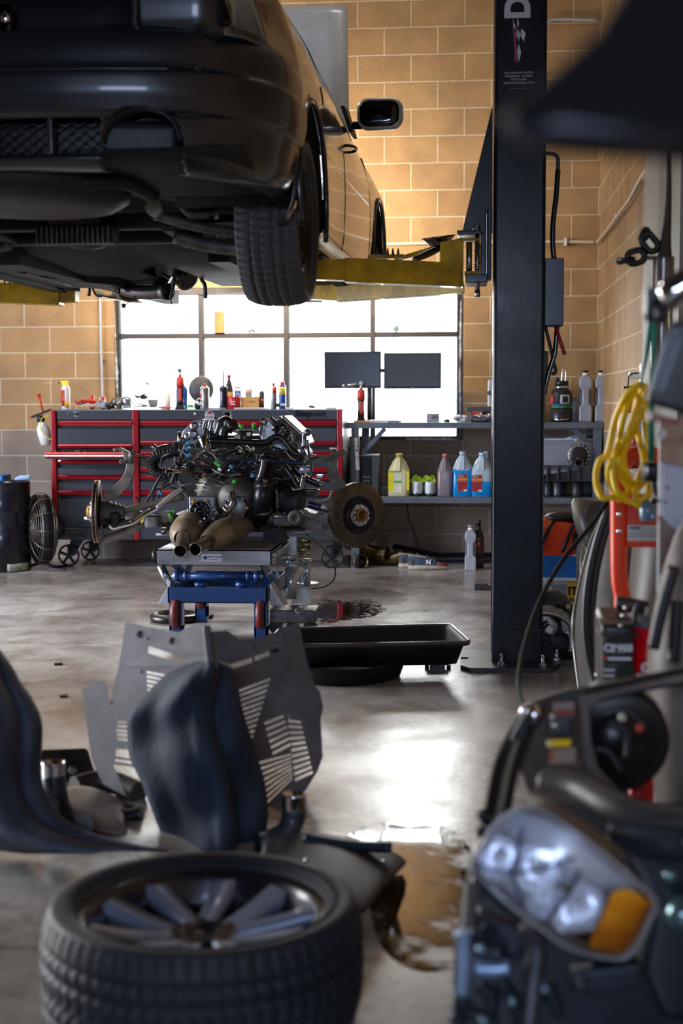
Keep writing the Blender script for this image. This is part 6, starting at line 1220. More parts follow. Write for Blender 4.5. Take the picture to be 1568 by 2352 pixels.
b=MB(); [b.lathe(e(x,y,D),(e(x2,y2,D2)-e(x,y,D)),[(r,0),(r+.005,.006),(r,.012)],n=28,cap=False) for x,y,D,x2,y2,D2,r in((590,1192,7.68,598,1180,7.64,.044),(604,1175,7.61,603,1165,7.6,.047),(425,1230,7.25,440,1203,7.55,.05),(487,1239,7.28,520,1220,7.45,.045))]; b.put('weld_ring',exh,E_)
T_('lambda_bracket',[(628,1112),(636,1135),(636,1165),(640,1160)],.008,alud,7.6); b=MB(); b.tube([e(636+i*.9,1137,7.6)+V3((0,.014*math.cos(i*.9),.014*math.sin(i*.9))) for i in range(16)],.004,n=6,smooth=3); b.put('spring_bolt',alud,E_)
poly('alternator_case',[(640,1120),(660,1105),(688,1118),(690,1165),(662,1178),(640,1165)],7.72,.2,edark,.01)
b=MB(); b.lathe(e(668,1150,7.66),V3((1,-.2,-.1)),[(.06,-.07),(.075,-.05),(.06,-.03),(.075,-.01),(.055,.02),(.065,.04),(.045,.07)],n=22); b.put('drive_boot',rubber,E_)
# long fork pipe on the right
T_('coolant_tube',[(606,1055),(604,1072),(598,1094),(592,1104)],.016,mat('tube_satin','6b6a70',.25,.8),7.52,n=14); T_('coolant_tube_top',[(618,1060),(606,1054),(600,1062)],.022,ebk,7.54,n=14)
T_('strut_bar',[(650,1068),(672,1100),(688,1128)],.022,ebk,7.64,n=12); T_('strut_bar',[(676,1072),(690,1088),(705,1100),(735,1113)],.018,ebk,7.68,n=12)
T_('vent_pipe',[(698,1092),(694,1108),(690,1120),(672,1124)],.013,chrome,7.6,n=12); b=MB(); b.lathe(e(688,1078,7.6),(1,0,0),[(.02,0),(.022,.05),(.015,.07)],n=18); b.put('solenoid',mat('pale_lilac','b9b5c4',.3,.5),E_)
T_('sensor_stalk',[(706,1010),(709,1040),(714,1075),(716,1092),(710,1100)],.006,ebk,7.58); T_('bolt_stalk',[(733,1094),(732,1112)],.01,steel,7.6)
b=MB(); b.box(e(734,1094,7.6),(.035,.03,.02)); b.sph(e(738,1112,7.62),.016); b.put('bolt_head',steel,E_,bev=.003)
# engine mounts (round silver pucks)
def puck(x,y,r,h,D,nm='engine_mount'):
    c=e(x,y,D); b=MB(); b.lathe(c-V3((0,0,h/2)),(0,0,1),[(r*.85,0),(r,.01),(r,h-.01),(r*1.03,h-.008),(r*1.03,h),(r*.8,h),(r*.75,h-.006),(.001,h-.006)],n=30); o=b.put(nm,mat('mount_alloy','8f9093',.35,.8,.25,scale=18,bump=.2),E_); b=MB(); b.lathe(c+V3((0,0,h/2-.008)),(0,0,1),[(r*.86,0),(r*.86,.012),(r*.5,.014)],n=26); b.put('mount_rubber',rubber,o); return o
puck(350,1198,.05,.062,7.65); puck(648,1195,.046,.056,7.55); puck(712,1131,.05,.034,7.7); puck(680,1132,.045,.04,7.72)
for P,r,nm in(([(372,1190),(385,1185),(400,1188)],.03,'mount_arm'),([(615,1192),(630,1190)],.03,'mount_arm'),([(672,1182),(668,1190),(660,1200)],.02,'mount_arm')): T_(nm,P,r,alud,7.68)
b=MB(); b.lathe(e(678,1190,7.5),(0,-1,0),[(.042,-.05),(.042,0),(.03,.006),(.014,.006),(.012,.0)],n=26); b.put('bush',mat('bush_dusty','5c5650',.6,.1,.2),E_)
T_('mount_stud',[(376,1212),(376,1228)],.014,steel,7.7,smooth=0); T_('mount_stud',[(700,1170),(700,1222)],.017,steel,7.78,smooth=0)
b=MB(); b.lathe(e(374,1226,7.7),(0,0,-1),[(.04,0),(.04,.008)],n=20); b.put('stud_plate',mat('plate_pale','c2c5c3',.35,.4),E_)
poly('wood_packing',[(605,1216),(640,1210),(650,1222),(648,1258),(602,1258)],7.6,.2,mat('wood_dark','2b1f1c',.6,0,.3,scale=14),.004)
# left axle side
dal=mat('arm_alloy','847d74',.55,.45,.25,scale=16,bump=.45,dirt='4f483f')
def strip(name,pts,mt_,D,th=.03,par=None):
    """pts (x,y,halfwidth px)"""
    P=cr([V3((x,y,w_)) for x,y,w_ in pts],6); A_=[];B_=[]
    for i,p in enumerate(P):
        t=(P[min(i+1,len(P)-1)]-P[max(i-1,0)]); t.z=0; t=t.normalized(); n=V3((-t.y,t.x,0)); A_.append((p.x+n.x*p.z,p.y+n.y*p.z)); B_.append((p.x-n.x*p.z,p.y-n.y*p.z))
    b=MB(); b.grid([[e(*a,D),e(*a,D+th)] for a in A_]+[],sm=True); b=MB()
    rows=[[e(*a,D),e(*c,D),e(*c,D+th),e(*a,D+th)] for a,c in zip(A_,B_)]; b.grid(rows,closed=True,sm=True); b.add(rows[0],[(0,1,2,3)],False); b.add(rows[-1],[(3,2,1,0)],False); return b.put(name,mt_,par or E_,bev=.004)
KL=strip('steering_knuckle',[(240,1143,11),(262,1132,12),(284,1110,12),(297,1086,11),(299,1062,9),(297,1048,8)],dal,7.62,.045)
poly('knuckle_clamp',[(283,1050),(280,1038),(270,1034),(260,1040),(261,1030),(275,1028),(290,1036),(302,1044),(303,1066),(288,1066)],7.6,.05,dal,.006)
b=MB(); b.cyl(e(279,1060,7.6),e(281,1060,7.52),.012); b.cyl(e(300,1048,7.6),e(304,1040,7.56),.014); b.cyl(e(266,1030,7.62),e(266,1034,7.62),.016); b.put('clamp_bolt',alud,E_)
T_('drive_shaft',[(288,1172),(330,1162),(372,1152),(420,1140)],.02,dal,7.68,n=16)
b=MB(); b.lathe(e(284,1174,7.68),e(238,1178,7.68)-e(284,1174,7.68),[(.022,-.01),(.036,.0),(.03,.012),(.046,.022),(.038,.034),(.055,.044),(.048,.056),(.062,.068),(.07,.12)],n=28); b.put('shaft_boot',mat('boot_dusty','5d5750',.6,0,.2,scale=12),E_)
T_('control_arm',[(242,1238),(270,1230),(305,1215),(335,1200)],.026,dal,7.66,n=12); T_('tie_rod',[(252,1205),(262,1212),(275,1208),(305,1200),(330,1184),(362,1166)],.014,chrome,7.58,n=14); T_('tie_rod_upper',[(362,1166),(380,1150),(392,1140),(420,1122)],.016,mat('satin_alloy','a8a7a6',.3,.8,.15),7.58,n=14)
T_('control_arm',[(280,1192),(295,1196),(308,1190),(320,1172)],.02,dal,7.75,n=12); b=MB(); b.lathe(e(284,1200,7.66),(0,-1,0),[(.026,0),(.026,.02),(.014,.024)],n=20); b.put('ball_joint',ebk,E_)
b=MB(); b.lathe(e(247,1204,7.62),(-.4,-1,.2),[(.026,-.02),(.026,.02),(.016,.024),(.016,.0)],n=20); b.put('rod_end',edark,E_)
T_('speed_sensor',[(343,1167),(348,1174),(352,1180)],.012,mat('satin_alloy','a8a7a6',.3,.8,.15),7.6); T_('link',[(312,1140),(318,1148),(324,1160)],.006,dsteel,7.7); b=MB(); b.box(e(264,1196,7.65),(.06,.06,.1)); b.put('hub_carrier',edark,E_,bev=.015)
poly('yellow_mark',[(322,1198),(329,1190),(330,1196),(325,1202)],7.55,.004,yl,0)
def disc(c,nrm,R,name,holes=True):
    nrm=V3(nrm).normalized(); dsk=mat('disc_face','6f5f4f',.38,.75,.2,scale=9,bump=.1,dirt='4a3d33')
    b=MB(); 
    b.lathe(c,nrm,[(R*.58,-.014),(R*.99,-.014),(R,-.012),(R,-.004),(R*.93,-.004),(R*.93,.004),(R,.004),(R,.012),(R*.99,.014),(R*.6,.014),(R*.58,.014)],n=72,cap=False); o=b.put(name,dsk,E_)
    a,u,w=nrm,nrm.orthogonal().normalized(),None; w=a.cross(u)
    b=MB(); 
    for k in range(60): an=2*PI*k/60; d=u*math.cos(an)+w*math.sin(an); b.bar(c+d*R*.86-a*.0,c+d*R*.995,.004,.012,a)
    b.put('cooling_vane',dsk,o)
    b=MB(); b.lathe(c,nrm,[(R*.59,.010),(R*.585,.018),(R*.56,.02),(R*.50,.006),(R*.36,.004),(R*.34,.022),(R*.33,.024),(R*.001,.024)],n=60,cap=False); b.put('disc_bell',mat('bell_dark','2b2827',.45,.5,.2,scale=12),o)
    b=MB(); b.lathe(c,nrm,[(R*.34,.022),(R*.335,.03),(R*.3,.033),(R*.001,.033)],n=44,cap=False); b.put('hub_face',mat('hub_alloy','a7abb0',.3,.85,.1),o)
    b=MB(); b.lathe(c,nrm,[(R*.2,.03),(R*.195,.05),(R*.15,.056),(R*.13,.045),(R*.001,.045)],n=34,cap=False); b.put('hub_ring',mat('hub_rust','a9773a',.5,.6,.25,scale=20,dirt='6b3f1e'),o)
    b=MB(); b.lathe(c,nrm,[(R*.09,.04),(R*.085,.056),(R*.001,.056)],n=6,cap=False); b.put('axle_nut',rust,o)
    for k in range(10):
        an=2*PI*k/10+.2; d=c+(u*math.cos(an)+w*math.sin(an))*R*.27+a*.032; b=MB(); b.lathe(d,nrm,[(.011,0),(.011,.004),(.007,.004),(.006,-.004),(.001,-.004)],n=12,cap=False); b.put('wheel_bolt_hole',chrome,o)
    if holes:
        b=MB()
        for k in range(14):
            for j in range(3+k%2):
                an=2*PI*k/14+j*.07; rr=R*(.66+.085*j); d=c+(u*math.cos(an)+w*math.sin(an))*rr+a*.0142; b.lathe(d,nrm,[(.0042,0),(.001,.0004)],n=8,cap=False)
        b.put('cross_drilling',dk,o)
    return o
disc(e(820,1183,7.68),(.62,-.78,.02),.176,'brake_disc')
disc(e(223,1175,7.68),(-1,-.16,.02),.172,'brake_disc')
T_('wheel_stud',[(215,1190),(194,1190)],.01,chrome,7.62,smooth=0)
# right axle side
strip('steering_knuckle',[(805,1140,12),(786,1120,13),(768,1096,14),(762,1070,12),(768,1048,10),(772,1042,8)],dal,7.7,.045); strip('knuckle_arm',[(764,1052,7),(745,1050,6),(728,1053,7),(716,1057,8)],dal,7.68,.04)
poly('knuckle_ear',[(758,1046),(762,1034),(776,1036),(790,1031),(797,1036),(795,1043),(780,1047),(768,1048)],7.64,.05,dal,.006)
b=MB(); b.lathe(e(764,1036,7.66),(0,0,1),[(.018,0),(.018,.016),(.01,.016)],n=18); b.lathe(e(721,1053,7.66),(0,0,1),[(.014,0),(.014,.02),(.008,.02)],n=16); b.put('ear_bush',steel,E_)
T_('brake_line',[(700,1068),(712,1056),(722,1050),(730,1050)],.005,ebk,7.6); 
T_('tie_rod',[(708,1158),(735,1165),(764,1173)],.018,mat('rod_purple','35324a',.2,.6),7.6,n=16); T_('tie_rod_end',[(738,1163),(764,1170)],.014,dal,7.56,n=12)
strip('control_arm',[(688,1176,8),(715,1185,7),(745,1192,9),(768,1196,9)],dal,7.6,.04); strip('control_arm',[(688,1200,8),(715,1212,7),(745,1222,8),(770,1230,9)],dal,7.62,.04)
poly('arm_web',[(742,1185),(750,1176),(757,1180),(750,1212),(740,1214)],7.56,.03,dal,.006); T_('brake_hose',[(762,1128),(758,1142),(745,1150),(722,1153)],.011,mat('hose_tan','8c8272',.5),7.64)
poly('subframe',[(360,1200),(400,1180),(430,1190),(600,1195),(690,1175),(720,1185),(690,1215),(600,1222),(420,1222),(372,1220)],7.85,.3,edark,.01)
# ================================================================ drain pan
pm=mat('pan_black','101115',.5,.0,.2,scale=30,bump=.25,spec=.25)
zr=aY(900,1480,aZ(820,1573).y).z; rp=[aZ(x,y,zr) for x,y in((1080,1477),(1035,1436),(640,1446),(600,1486))]
PN=thing('drain_pan','large black plastic oil drain pan with a deep round well on the floor','drain pan',(sum(p.x for p in rp)/4,sum(p.y for p in rp)/4,0))
def rpoly(pts,r,z,shr=0.,n=5):
    c=sum(pts,V3())/len(pts); P=[p+(c-p).normalized()*shr for p in pts]; out=[]
    for i,p in enumerate(P):
        a=(P[i-1]-p).normalized(); d=(P[(i+1)%len(P)]-p).normalized()
        p0=p+a*r; p1=p+d*r
        for k in range(n+1): t=k/n; q=p0*(1-t)**2+p*2*t*(1-t)+p1*t*t; out.append(V3((q.x,q.y,z)))
    return out
zt_=aD(960,1515,6.35).z
b=MB(); rows=[rpoly(rp,.05,zr-.012,-.004),rpoly(rp,.05,zr,-.004),rpoly(rp,.05,zr+.004,.01),rpoly(rp,.05,zr-.002,.035),rpoly(rp,.05,zt_+.015,.07),rpoly(rp,.05,zt_+.006,.1)]
b.grid(rows,closed=True); b.add(rows[-1],[list(range(len(rows[-1])))]); tray=b.put('tray_inside',pm,PN)
b=MB(); rows=[rpoly(rp,.05,zr-.01,.02),rpoly(rp,.05,zt_,.055)]; b.grid(rows,closed=True); b.add(rows[-1],[list(range(len(rows[-1])))]); b.put('tray_outside',pm,PN)
c=aZ(780,1530,0); c=V3((aZ(782,1560).x,rp[3].y+.31,0)); 
b=MB(); b.lathe(c,(0,0,1),[(.23,0),(.262,.012),(.275,.05),(.28,zt_-.002)],n=48,cap=False); b.put('well',pm,PN)
b=MB(); b.tube([p+V3((0,0,.002)) for p in rpoly(rp,.05,zr,0)],.009,closed=True,smooth=0,n=8); b.put('rim',mat('pan_rim','3a3740',.15,.0,.1,coat=.6),PN)
b=MB(); b.box(aZ(1004,1534)+V3((0,0,.03)),(.1,.07,.02)); b.box(aZ(1004,1534)+V3((0,0,.01)),(.07,.05,.02)); [b.cyl(aZ(x,1536),aZ(x,1536)+V3((0,0,.02)),.01) for x in(980,1030)]; tag(b.put('plate_bracket',mat('plate_bracket_dark','24201f',.4,.4)),'small black slotted bracket on the floor beside the drain pan','bracket')
b=MB(); b.box(aZ(1105,1354)+V3((0,0,.02)),(.09,.06,.035)); b.box(aZ(1124,1356)+V3((0,0,.018)),(.05,.04,.025)); tag(b.put('rubber_block',rubber,bev=.004),'small black rubber block on the floor left of the lift column','block')
for i,(x,y,s_) in enumerate(((134,1527,.03),(146,1601,.025))): b=MB(); b.box(aZ(x,y)+V3((0,0,.005)),(s_*1.3,.025,.009),RZ(.3)); tag(b.put('debris',rubber if i==0 else rust,bev=.002),('small dark metal clip lying on the floor at the left','small rusty flake lying on the floor at the left')[i],'debris')
# ================================================================ left foreground: pile of car parts
def sheet(name,outline,holes,fn,mt_,par=None,bev=0,sub=None):
    """flat polygon with holes (pixels), mapped to space by fn(x,y,k) with k=0 front / 1 back"""
    cu=bpy.data.curves.new('c','CURVE'); cu.dimensions='2D'; cu.fill_mode='BOTH'
    for P in [outline]+holes:
        s=cu.splines.new('POLY'); s.points.add(len(P)-1); s.use_cyclic_u=True
        for i,(x,y) in enumerate(P): s.points[i].co=(x/1000,-y/1000,0,1)
    cu.extrude=.001; o=bpy.data.objects.new('t',cu); me=bpy.data.meshes.new_from_object(o); bpy.data.objects.remove(o); bpy.data.curves.remove(cu)
    if sub:
        bm=bmesh.new(); bm.from_mesh(me)
        for k in range(1,sub[2]):
            t=(sub[0]+(sub[1]-sub[0])*k/sub[2])/1000; bmesh.ops.bisect_plane(bm,geom=bm.verts[:]+bm.edges[:]+bm.faces[:],plane_co=(t,0,0),plane_no=(1,0,0))
        bm.to_mesh(me); bm.free()
    b=MB(); b.add([fn(v.co.x*1000,-v.co.y*1000,0 if v.co.z>0 else 1) for v in me.vertices],[list(p.vertices) for p in me.polygons],False); bpy.data.meshes.remove(me)
    return b.put(name,mt_,par,bev=bev)
def slots(x0,y0,x1,y1,xe0,ye0,xe1,ye1,n,gap=.45):
    """n louvre slots between left edge (x0,y0)-(x1,y1) and right edge (xe0,ye0)-(xe1,ye1)"""
    out=[]
    for i in range(n):
        t=(i+.1)/n; u=(i+.1+gap)/n; a=(lerp(x0,x1,t),lerp(y0,y1,t)); c=(lerp(xe0,xe1,t),lerp(ye0,ye1,t)); d=(lerp(xe0,xe1,u),lerp(ye0,ye1,u)); e_=(lerp(x0,x1,u),lerp(y0,y1,u)); out.append([a,c,d,e_])
    return out
sg=mat('dusty_grey_plastic','66656b',.5,0,.12,scale=7,bump=.1,dirt='4b4a50')
SH=thing('splash_shield','dusty grey plastic engine splash shield with louvre slots, standing on the floor','splash shield',aZ(470,1935))
fr1=lambda x,y,k:aD(x,y,4.15+.0018*(x-480)*-1*.6+k*.006+(1935-y)*.0002)
fr2=lambda x,y,k:aD(x,y,4.12+.0010*(x-480)+k*.006+(1935-y)*.0002)
h=slots(342,1482,339,1501,430,1510,425,1530,1,.8)
h+=slots(336,1540,340,1600,400,1552,345,1604,6,.5)
h+=slots(272,1655,252,1722,292,1655,312,1728,7,.5)+slots(262,1735,262,1760,312,1742,312,1768,2,.5)+slots(276,1785,276,1796,308,1790,308,1803,1,.7)
sheet('left_panel',[(289,1428),(302,1430),(330,1438),(412,1452),(430,1440),(450,1432),(475,1434),(484,1500),(500,1700),(520,1930),(340,1930),(290,1800),(262,1720),(245,1650),(255,1600),(272,1530)],h,fr1,sg,SH)
sheet('left_flap',[(189,1577),(200,1580),(212,1563),(245,1566),(250,1600),(262,1640),(270,1700),(262,1760),(290,1830),(235,1800),(210,1740),(197,1650),(190,1600)],[],lambda x,y,k:aD(x,y,4.32+k*.006-(x-190)*.0012),sg,SH)
h=slots(509,1530,513,1545,578,1509,580,1522,1,.8)+slots(584,1506,586,1519,640,1485,641,1497,1,.8)
h+=slots(530,1590,568,1702,622,1555,578,1700,11,.5)
h+=slots(606,1657,628,1740,650,1640,672,1716,6,.5)+slots(660,1650,678,1800,690,1655,720,1780,11,.55)+slots(590,1735,612,1870,668,1722,672,1800,10,.5)[1:9]
sheet('right_panel',[(475,1434),(484,1452),(520,1448),(550,1468),(600,1465),(686,1427),(692,1460),(705,1520),(722,1572),(735,1590),(742,1625),(736,1650),(741,1738),(730,1770),(700,1818),(640,1900),(600,1935),(520,1930),(500,1700),(484,1500)],h,fr2,sg,SH)
for x,y,f in((323,1457,fr1),(397,1472,fr1),(580,1486,fr2),(650,1459,fr2),(635,1562,fr2)): b=MB(); c=f(x,y,0); b.lathe(c+V3((0,-.001,0)),(0,-1,0),[(.012,-.002),(.012,.001),(.008,-.0),(.001,-.001)],n=16); b.put('dimple',mat('dimple_grey','4c4b52',.5),SH)
for x,y,f in((337,1466,fr1),(322,1542,fr1),(252,1612,fr1),(664,1645,fr2),(583,1626,fr2)): b=MB(); b.lathe(f(x,y,0)+V3((0,-.003,0)),(0,-1,0),[(.005,0),(.004,.002)],n=10); b.put('rivet',mat('rivet_pale','b9b9bd',.3,.5),SH)
b=MB(); b.tube([fr2(474,1436,0)+V3((0,-.004,0)),fr2(484,1520,0)+V3((0,-.006,0)),fr2(492,1600,0)+V3((0,-.004,0))],.012); b.put('centre_rib',sg,SH)
# fender liners
lm=mat('liner_fibre','2c3748',.75,0,.45,scale=5,bump=.6,bscale=90,dirt='141b28',stretch=(1,1,.35),spec=.25); lm2=mat('liner_fibre_pale','4a5260',.75,0,.45,scale=5,bump=.6,bscale=90,dirt='1a2231',stretch=(1,1,.35),spec=.25)
def liner(name,label,rows,D0,bul,mt_,folds=(),nx=22,th=.006,zf=None):
    R_=[]; P=[V3((y,l,r)) for y,l,r in rows]; P=cr(P,5)
    for p in P:
        row=[]
        for i in range(nx+1):
            t=i/nx; x=lerp(p.y,p.z,t); d=D0-bul*math.sin(PI*t)
            for f0,fa,fw in folds: d-=fa*math.exp(-((t-f0)/fw)**2)
            row.append(aD(x,p.x,d+.02*math.sin(p.x*.03+t*5)))
        R_.append(row)
    b=MB(); b.grid(R_,th=th); return tag(b.put(name,mt_),label,'wheel arch liner')
liner('wheel_arch_liner','dark blue-black felt wheel arch liner standing in front of the louvred grey shield',[(1523,455,505),(1535,418,530),(1552,385,536),(1590,345,545),(1640,300,556),(1690,296,572),(1740,302,588),(1800,330,605),(1860,352,612),(1910,372,608),(1958,390,600)],3.98,.16,lm,((.62,.04,.06),(.75,-.05,.07),(.2,-.03,.1)))
liner('wheel_arch_liner','dark felt wheel arch liner cut by the left edge of the photo',[(1490,-120,-8),(1530,-130,22),(1570,-140,44),(1610,-140,72),(1660,-140,92),(1720,-150,92),(1780,-150,90),(1830,-150,105),(1870,-140,130),(1910,-120,190),(1940,-60,290),(1956,60,385)],3.7,.2,lm2,((.5,.04,.06),(.8,-.05,.05)))
# turbo elbows, cast covers and brackets in the pile
def elbow(label,ring,rw,path,D,mt_):
    t=thing('intake_elbow',label,'pipe elbow',aZ(path[-1][0],1940)); r=rw/2*m(D)
    top=aD(ring[0],ring[1],D); bot=aD(ring[0],ring[2],D); b=MB(); b.lathe(bot,top-bot,[(r*.96,0),(r,.006),(r,(top-bot).length-.006),(r*1.05,(top-bot).length),(r*.9,(top-bot).length),(r*.88,.0)],n=34,cap=False); b.put('chrome_ring',chrome,t)
    b=MB(); b.tube([bot]+[aD(x,y,D+dd) for x,y,dd in path],lambda q:r*(.95-.1*q),n=26,cap=False); b.put('elbow',mt_,t,solid=.004); return t
dk_al=mat('tinted_alloy','5a626e',.35,.75,.2,scale=8)
elbow('dull metal intake elbow with bright ring beside the left wheel arch liner',(123,1750,1782),56,[(128,1820,0),(140,1860,.05),(170,1890,.1)],3.95,dk_al)
elbow('bright chrome-ringed intake elbow leaning on the right of the louvred shield',(675,1822,1858),58,[(672,1885,0),(655,1915,-.02),(618,1932,-.04),(590,1938,-.06)],3.85,dk_al)
dp=mat('dusty_alloy_cover','8b8078',.5,.35,.2,scale=9,bump=.2)
b=MB(); b.grid([[aD(x,y,D) for x,y in r_] for r_,D in(([(150,1822),(185,1812),(240,1828),(290,1860)],4.25),([(122,1850),(180,1850),(235,1865),(285,1880)],4.1),([(115,1885),(170,1895),(235,1905),(290,1915)],3.98),([(130,1905),(180,1915),(240,1925),(300,1935)],3.95))],th=.03); tag(b.put('turbo_cover',dp,sub=1),'dusty tan cast cover lying between the left liner and the chrome ringed elbow','engine cover')
for i,(a_,c_) in enumerate(((aD(146,1890,3.85),aD(162,1905,3.95)),(aD(190,1895,3.86),aD(190,1900,3.95)))): b=MB(); b.cyl(a_,c_,.031); tag(b.put('rubber_mount',ebk),('tilted black rubber mount','upright black rubber mount')[i]+' on the tan cast cover in the pile','rubber mount')
sheet_al=mat('cut_alloy_plate','8d95a6',.35,.6,.15,scale=8)
fp=lambda x,y,k:aD(x,y,4.0+k*.006-(1990-y)*-.0012)
t=tag(sheet('gasket_sheet',[(245,1872),(262,1880),(290,1882),(345,1885),(358,1912),(372,1935),(378,1958),(340,1952),(300,1946),(252,1940),(238,1925)],[[(276,1905),(284,1900),(293,1905),(296,1914),(286,1920),(277,1915)],[(355,1932),(359,1929),(363,1932),(363,1938),(358,1940)],[(316,1942),(322,1938),(328,1941)]],fp,sheet_al),'pale grey metal gasket sheet with cut-outs lying in front of the pile','gasket')
b=MB(); b.tube([aD(172,1808,4.3),aD(220,1795,4.35),aD(270,1800,4.35),(aD(320,1822,4.3))],.035,n=12); b.tube([aD(185,1825,4.3),aD(245,1850,4.25),aD(300,1862,4.2)],.02); tag(b.put('curved_duct',mat('arm_dusty','4a3f38',.55,0,.3,scale=10)),'curved dusty black plastic arm behind the tan cast cover','plastic arm')
b=MB(); b.tube([aD(250,1872,4.1),aD(290,1876,4.1),aD(325,1868,4.1)],.022,n=12); tag(b.put('black_hose',ebk),'short black rubber hose under the dusty plastic arm','hose')
b=MB(); b.hexa([aD(92,1800,4.5),aD(225,1800,4.5),aD(225,1800,4.62),aD(92,1800,4.62),aD(92,1722,4.5),aD(200,1718,4.5),aD(200,1718,4.62),aD(92,1722,4.62)]); t=tag(b.put('radiator_bracket',mat('bracket_brown','2e2521',.5,0,.4,scale=14),bev=.01),'dark brown plastic bracket behind the left intake elbow','bracket')
b=MB(); b.lathe(aD(168,1768,4.47),(0,-1,0),[(.014,0),(.014,.01),(.006,.01)],n=14); b.put('screw',steel,t)
# black fender panel lying right of the pile
fpn=mat('fender_black','101114',.5,0,.15,scale=4,spec=.3)
b=MB(); b.grid([[aD(x,y,D) for x,y in r_] for r_,D in(([(600,1925),(700,1912),(790,1925),(870,1945),(935,1978)],3.75),([(600,1950),(700,1942),(790,1952),(862,1972),(938,1990)],3.62),([(590,1985),(700,1985),(790,1995),(850,2010),(900,2022)],3.45),([(600,2020),(700,2030),(790,2045),(830,2055),(868,2062)],3.3),([(640,2060),(720,2080),(790,2100),(815,2108),(835,2112)],3.17))],th=.012); t=tag(b.put('loose_fender',fpn,sub=1),'black curved fender panel lying on the floor behind the loose wheel','fender')
b=MB(); b.tube([aD(700,1925,3.66),aD(770,1938,3.64),aD(830,1945,3.62),aD(897,1946,3.6)],.014,n=12); b.put('edge_tube',mat('tube_navy','1d2838',.4),t)
for x,y,D in((703,1976,3.44),(882,1976,3.5)): b=MB(); b.sph(aD(x,y,D),.006); b.put('rivet',chrome,t)
# ================================================================ loose wheel lying on the floor
wc=aZ(466,2066,.235); WH=thing('winter_tyre','winter tyre on a dark split-spoke alloy wheel lying flat on the floor','wheel',(wc.x,wc.y,0))
Mx=Matrix.Translation((wc.x,wc.y,.1185))
wheel(WH,Mx,.325,.232,.237,mat('rim_dark','26262c',.3,.6,.1,coat=.3),mat('spoke_dark','8d96ae',.42,.45,.1,coat=.3),mat('tyre_rubber_blue','181c25',.6,0,.2,scale=16,bump=.25,dirt='212631',spec=.4),n=496,N=62,depth=.03,nm='tyre',wk=1.3)
# ================================================================ left back: drum, fan
dm=mat('drum_black','0c0d10',.25,.2,.2,scale=3,coat=.4,dirt='1d2230')
dc=aZ(-20,1318); dr=aD(68,1200,dc.y-CAM.y+.0).x-dc.x; dc=V3((dc.x,dc.y+dr*.9,0)); Dd=dc.y-CAM.y
zt=aD(30,1105,Dd).z
T=thing('oil_drum','glossy black steel drum at the left edge of the photo','drum',dc); R=aD(68,1200,Dd).x-dc.x
b=MB(); k=zt
b.lathe(dc,(0,0,1),[(R*.97,0),(R,.012),(R,k*.28),(R*1.02,k*.295),(R*1.02,k*.305),(R,k*.32),(R,k*.64),(R*1.02,k*.655),(R*1.02,k*.665),(R,k*.68),(R,k*.97),(R*1.015,k*.985),(R*1.0,k),(R*.95,k),(R*.94,k*.9)],n=56,cap=False); b.lathe(dc+V3((0,0,k*.9)),(0,0,1),[(R*.95,0),(.001,0)],n=40,cap=False); b.put('barrel',dm,T)
def onr(px0,px1,py0,py1,mt_,nm):
    b=MB(); rows=[]
    for y in(py0,py1):
        z=aD(px0,y,Dd-R).z; row=[]
        for i in range(9):
            x=aD(lerp(px0,px1,i/8),y,Dd-R*.9).x-dc.x; x=max(-R*.99,min(R*.99,x)); row.append(V3((dc.x+x,dc.y-math.sqrt(R*R-x*x)-.002,z+(.012 if i>4 else 0)*0)))
        rows.append(row)
    b.grid(rows,th=.0005); return b.put(nm,mt_,T)
onr(17,60,1297,1314,mat('torn_label','b9b8a6',.6,0,.3,scale=60,dirt='3a3a34'),'label')
b=MB(); b.b2(aD(-40,1104,Dd-.1),aD(25,1089,Dd+.1)); t=b.put('wipe_box',mat('cyan_box','1a6fae',.4)); tag(t,'blue box of wipes on top of the black drum','box')
b=MB(); b.grid([[aD(x,y,Dd-.05) for x,y in r_] for r_ in([(27,1105),(45,1104),(70,1103)],[(34,1096),(50,1094),(72,1092)],[(46,1091),(60,1092),(74,1090)])],th=.02); tag(b.put('shop_towel',mat('towel_blue','a9c4e0',.8,bump=.3),sub=1),'pale blue shop towel hanging on the rim of the drum','towel')
# drum fan seen almost edge on
fc=aD(95,1214,10.35); T=thing('drum_fan','round wire-guarded floor fan between the drum and the tool chest','fan',(fc.x,fc.y,0))
fm=mat('fan_wire','8a7f70',.35,.8,.2); ax=V3((-.86,-.5,0)).normalized(); u=V3((0,0,1)); w=ax.cross(u); RF=fc.z-.02-.0; RF=(1295-1133)/2*m(10.35)
for sgn,dd in((1,.055),(-1,.06)):
    for j in range(11):
        r=RF*(j+1)/11; t_=dd*(1-(r/RF)**3); b=MB(); b.tube([fc+ax*(sgn*(t_+.04))+(u*math.cos(a)+w*math.sin(a))*r for a in [2*PI*i/28 for i in range(28)]],.0025,n=5,closed=True,smooth=1); b.put('guard_ring',fm,T)
for k in range(12):
    a=2*PI*k/12; d=u*math.cos(a)+w*math.sin(a); b=MB(); b.tube([fc+ax*.1+d*.03,fc+ax*.09+d*RF*.6,fc+ax*.045+d*RF,fc-ax*.045+d*RF,fc-ax*.09+d*RF*.6,fc-ax*.1+d*.03],.003,n=5,smooth=2); b.put('guard_spoke',fm,T)
b=MB(); b.lathe(fc,ax,[(RF*.97,-.05),(RF*.985,-.05),(RF*.985,.05),(RF*.97,.05),(RF*.97,-.05)],n=48,cap=False); b.put('shroud',mat('fan_black','1b1a1a',.4,.3),T)
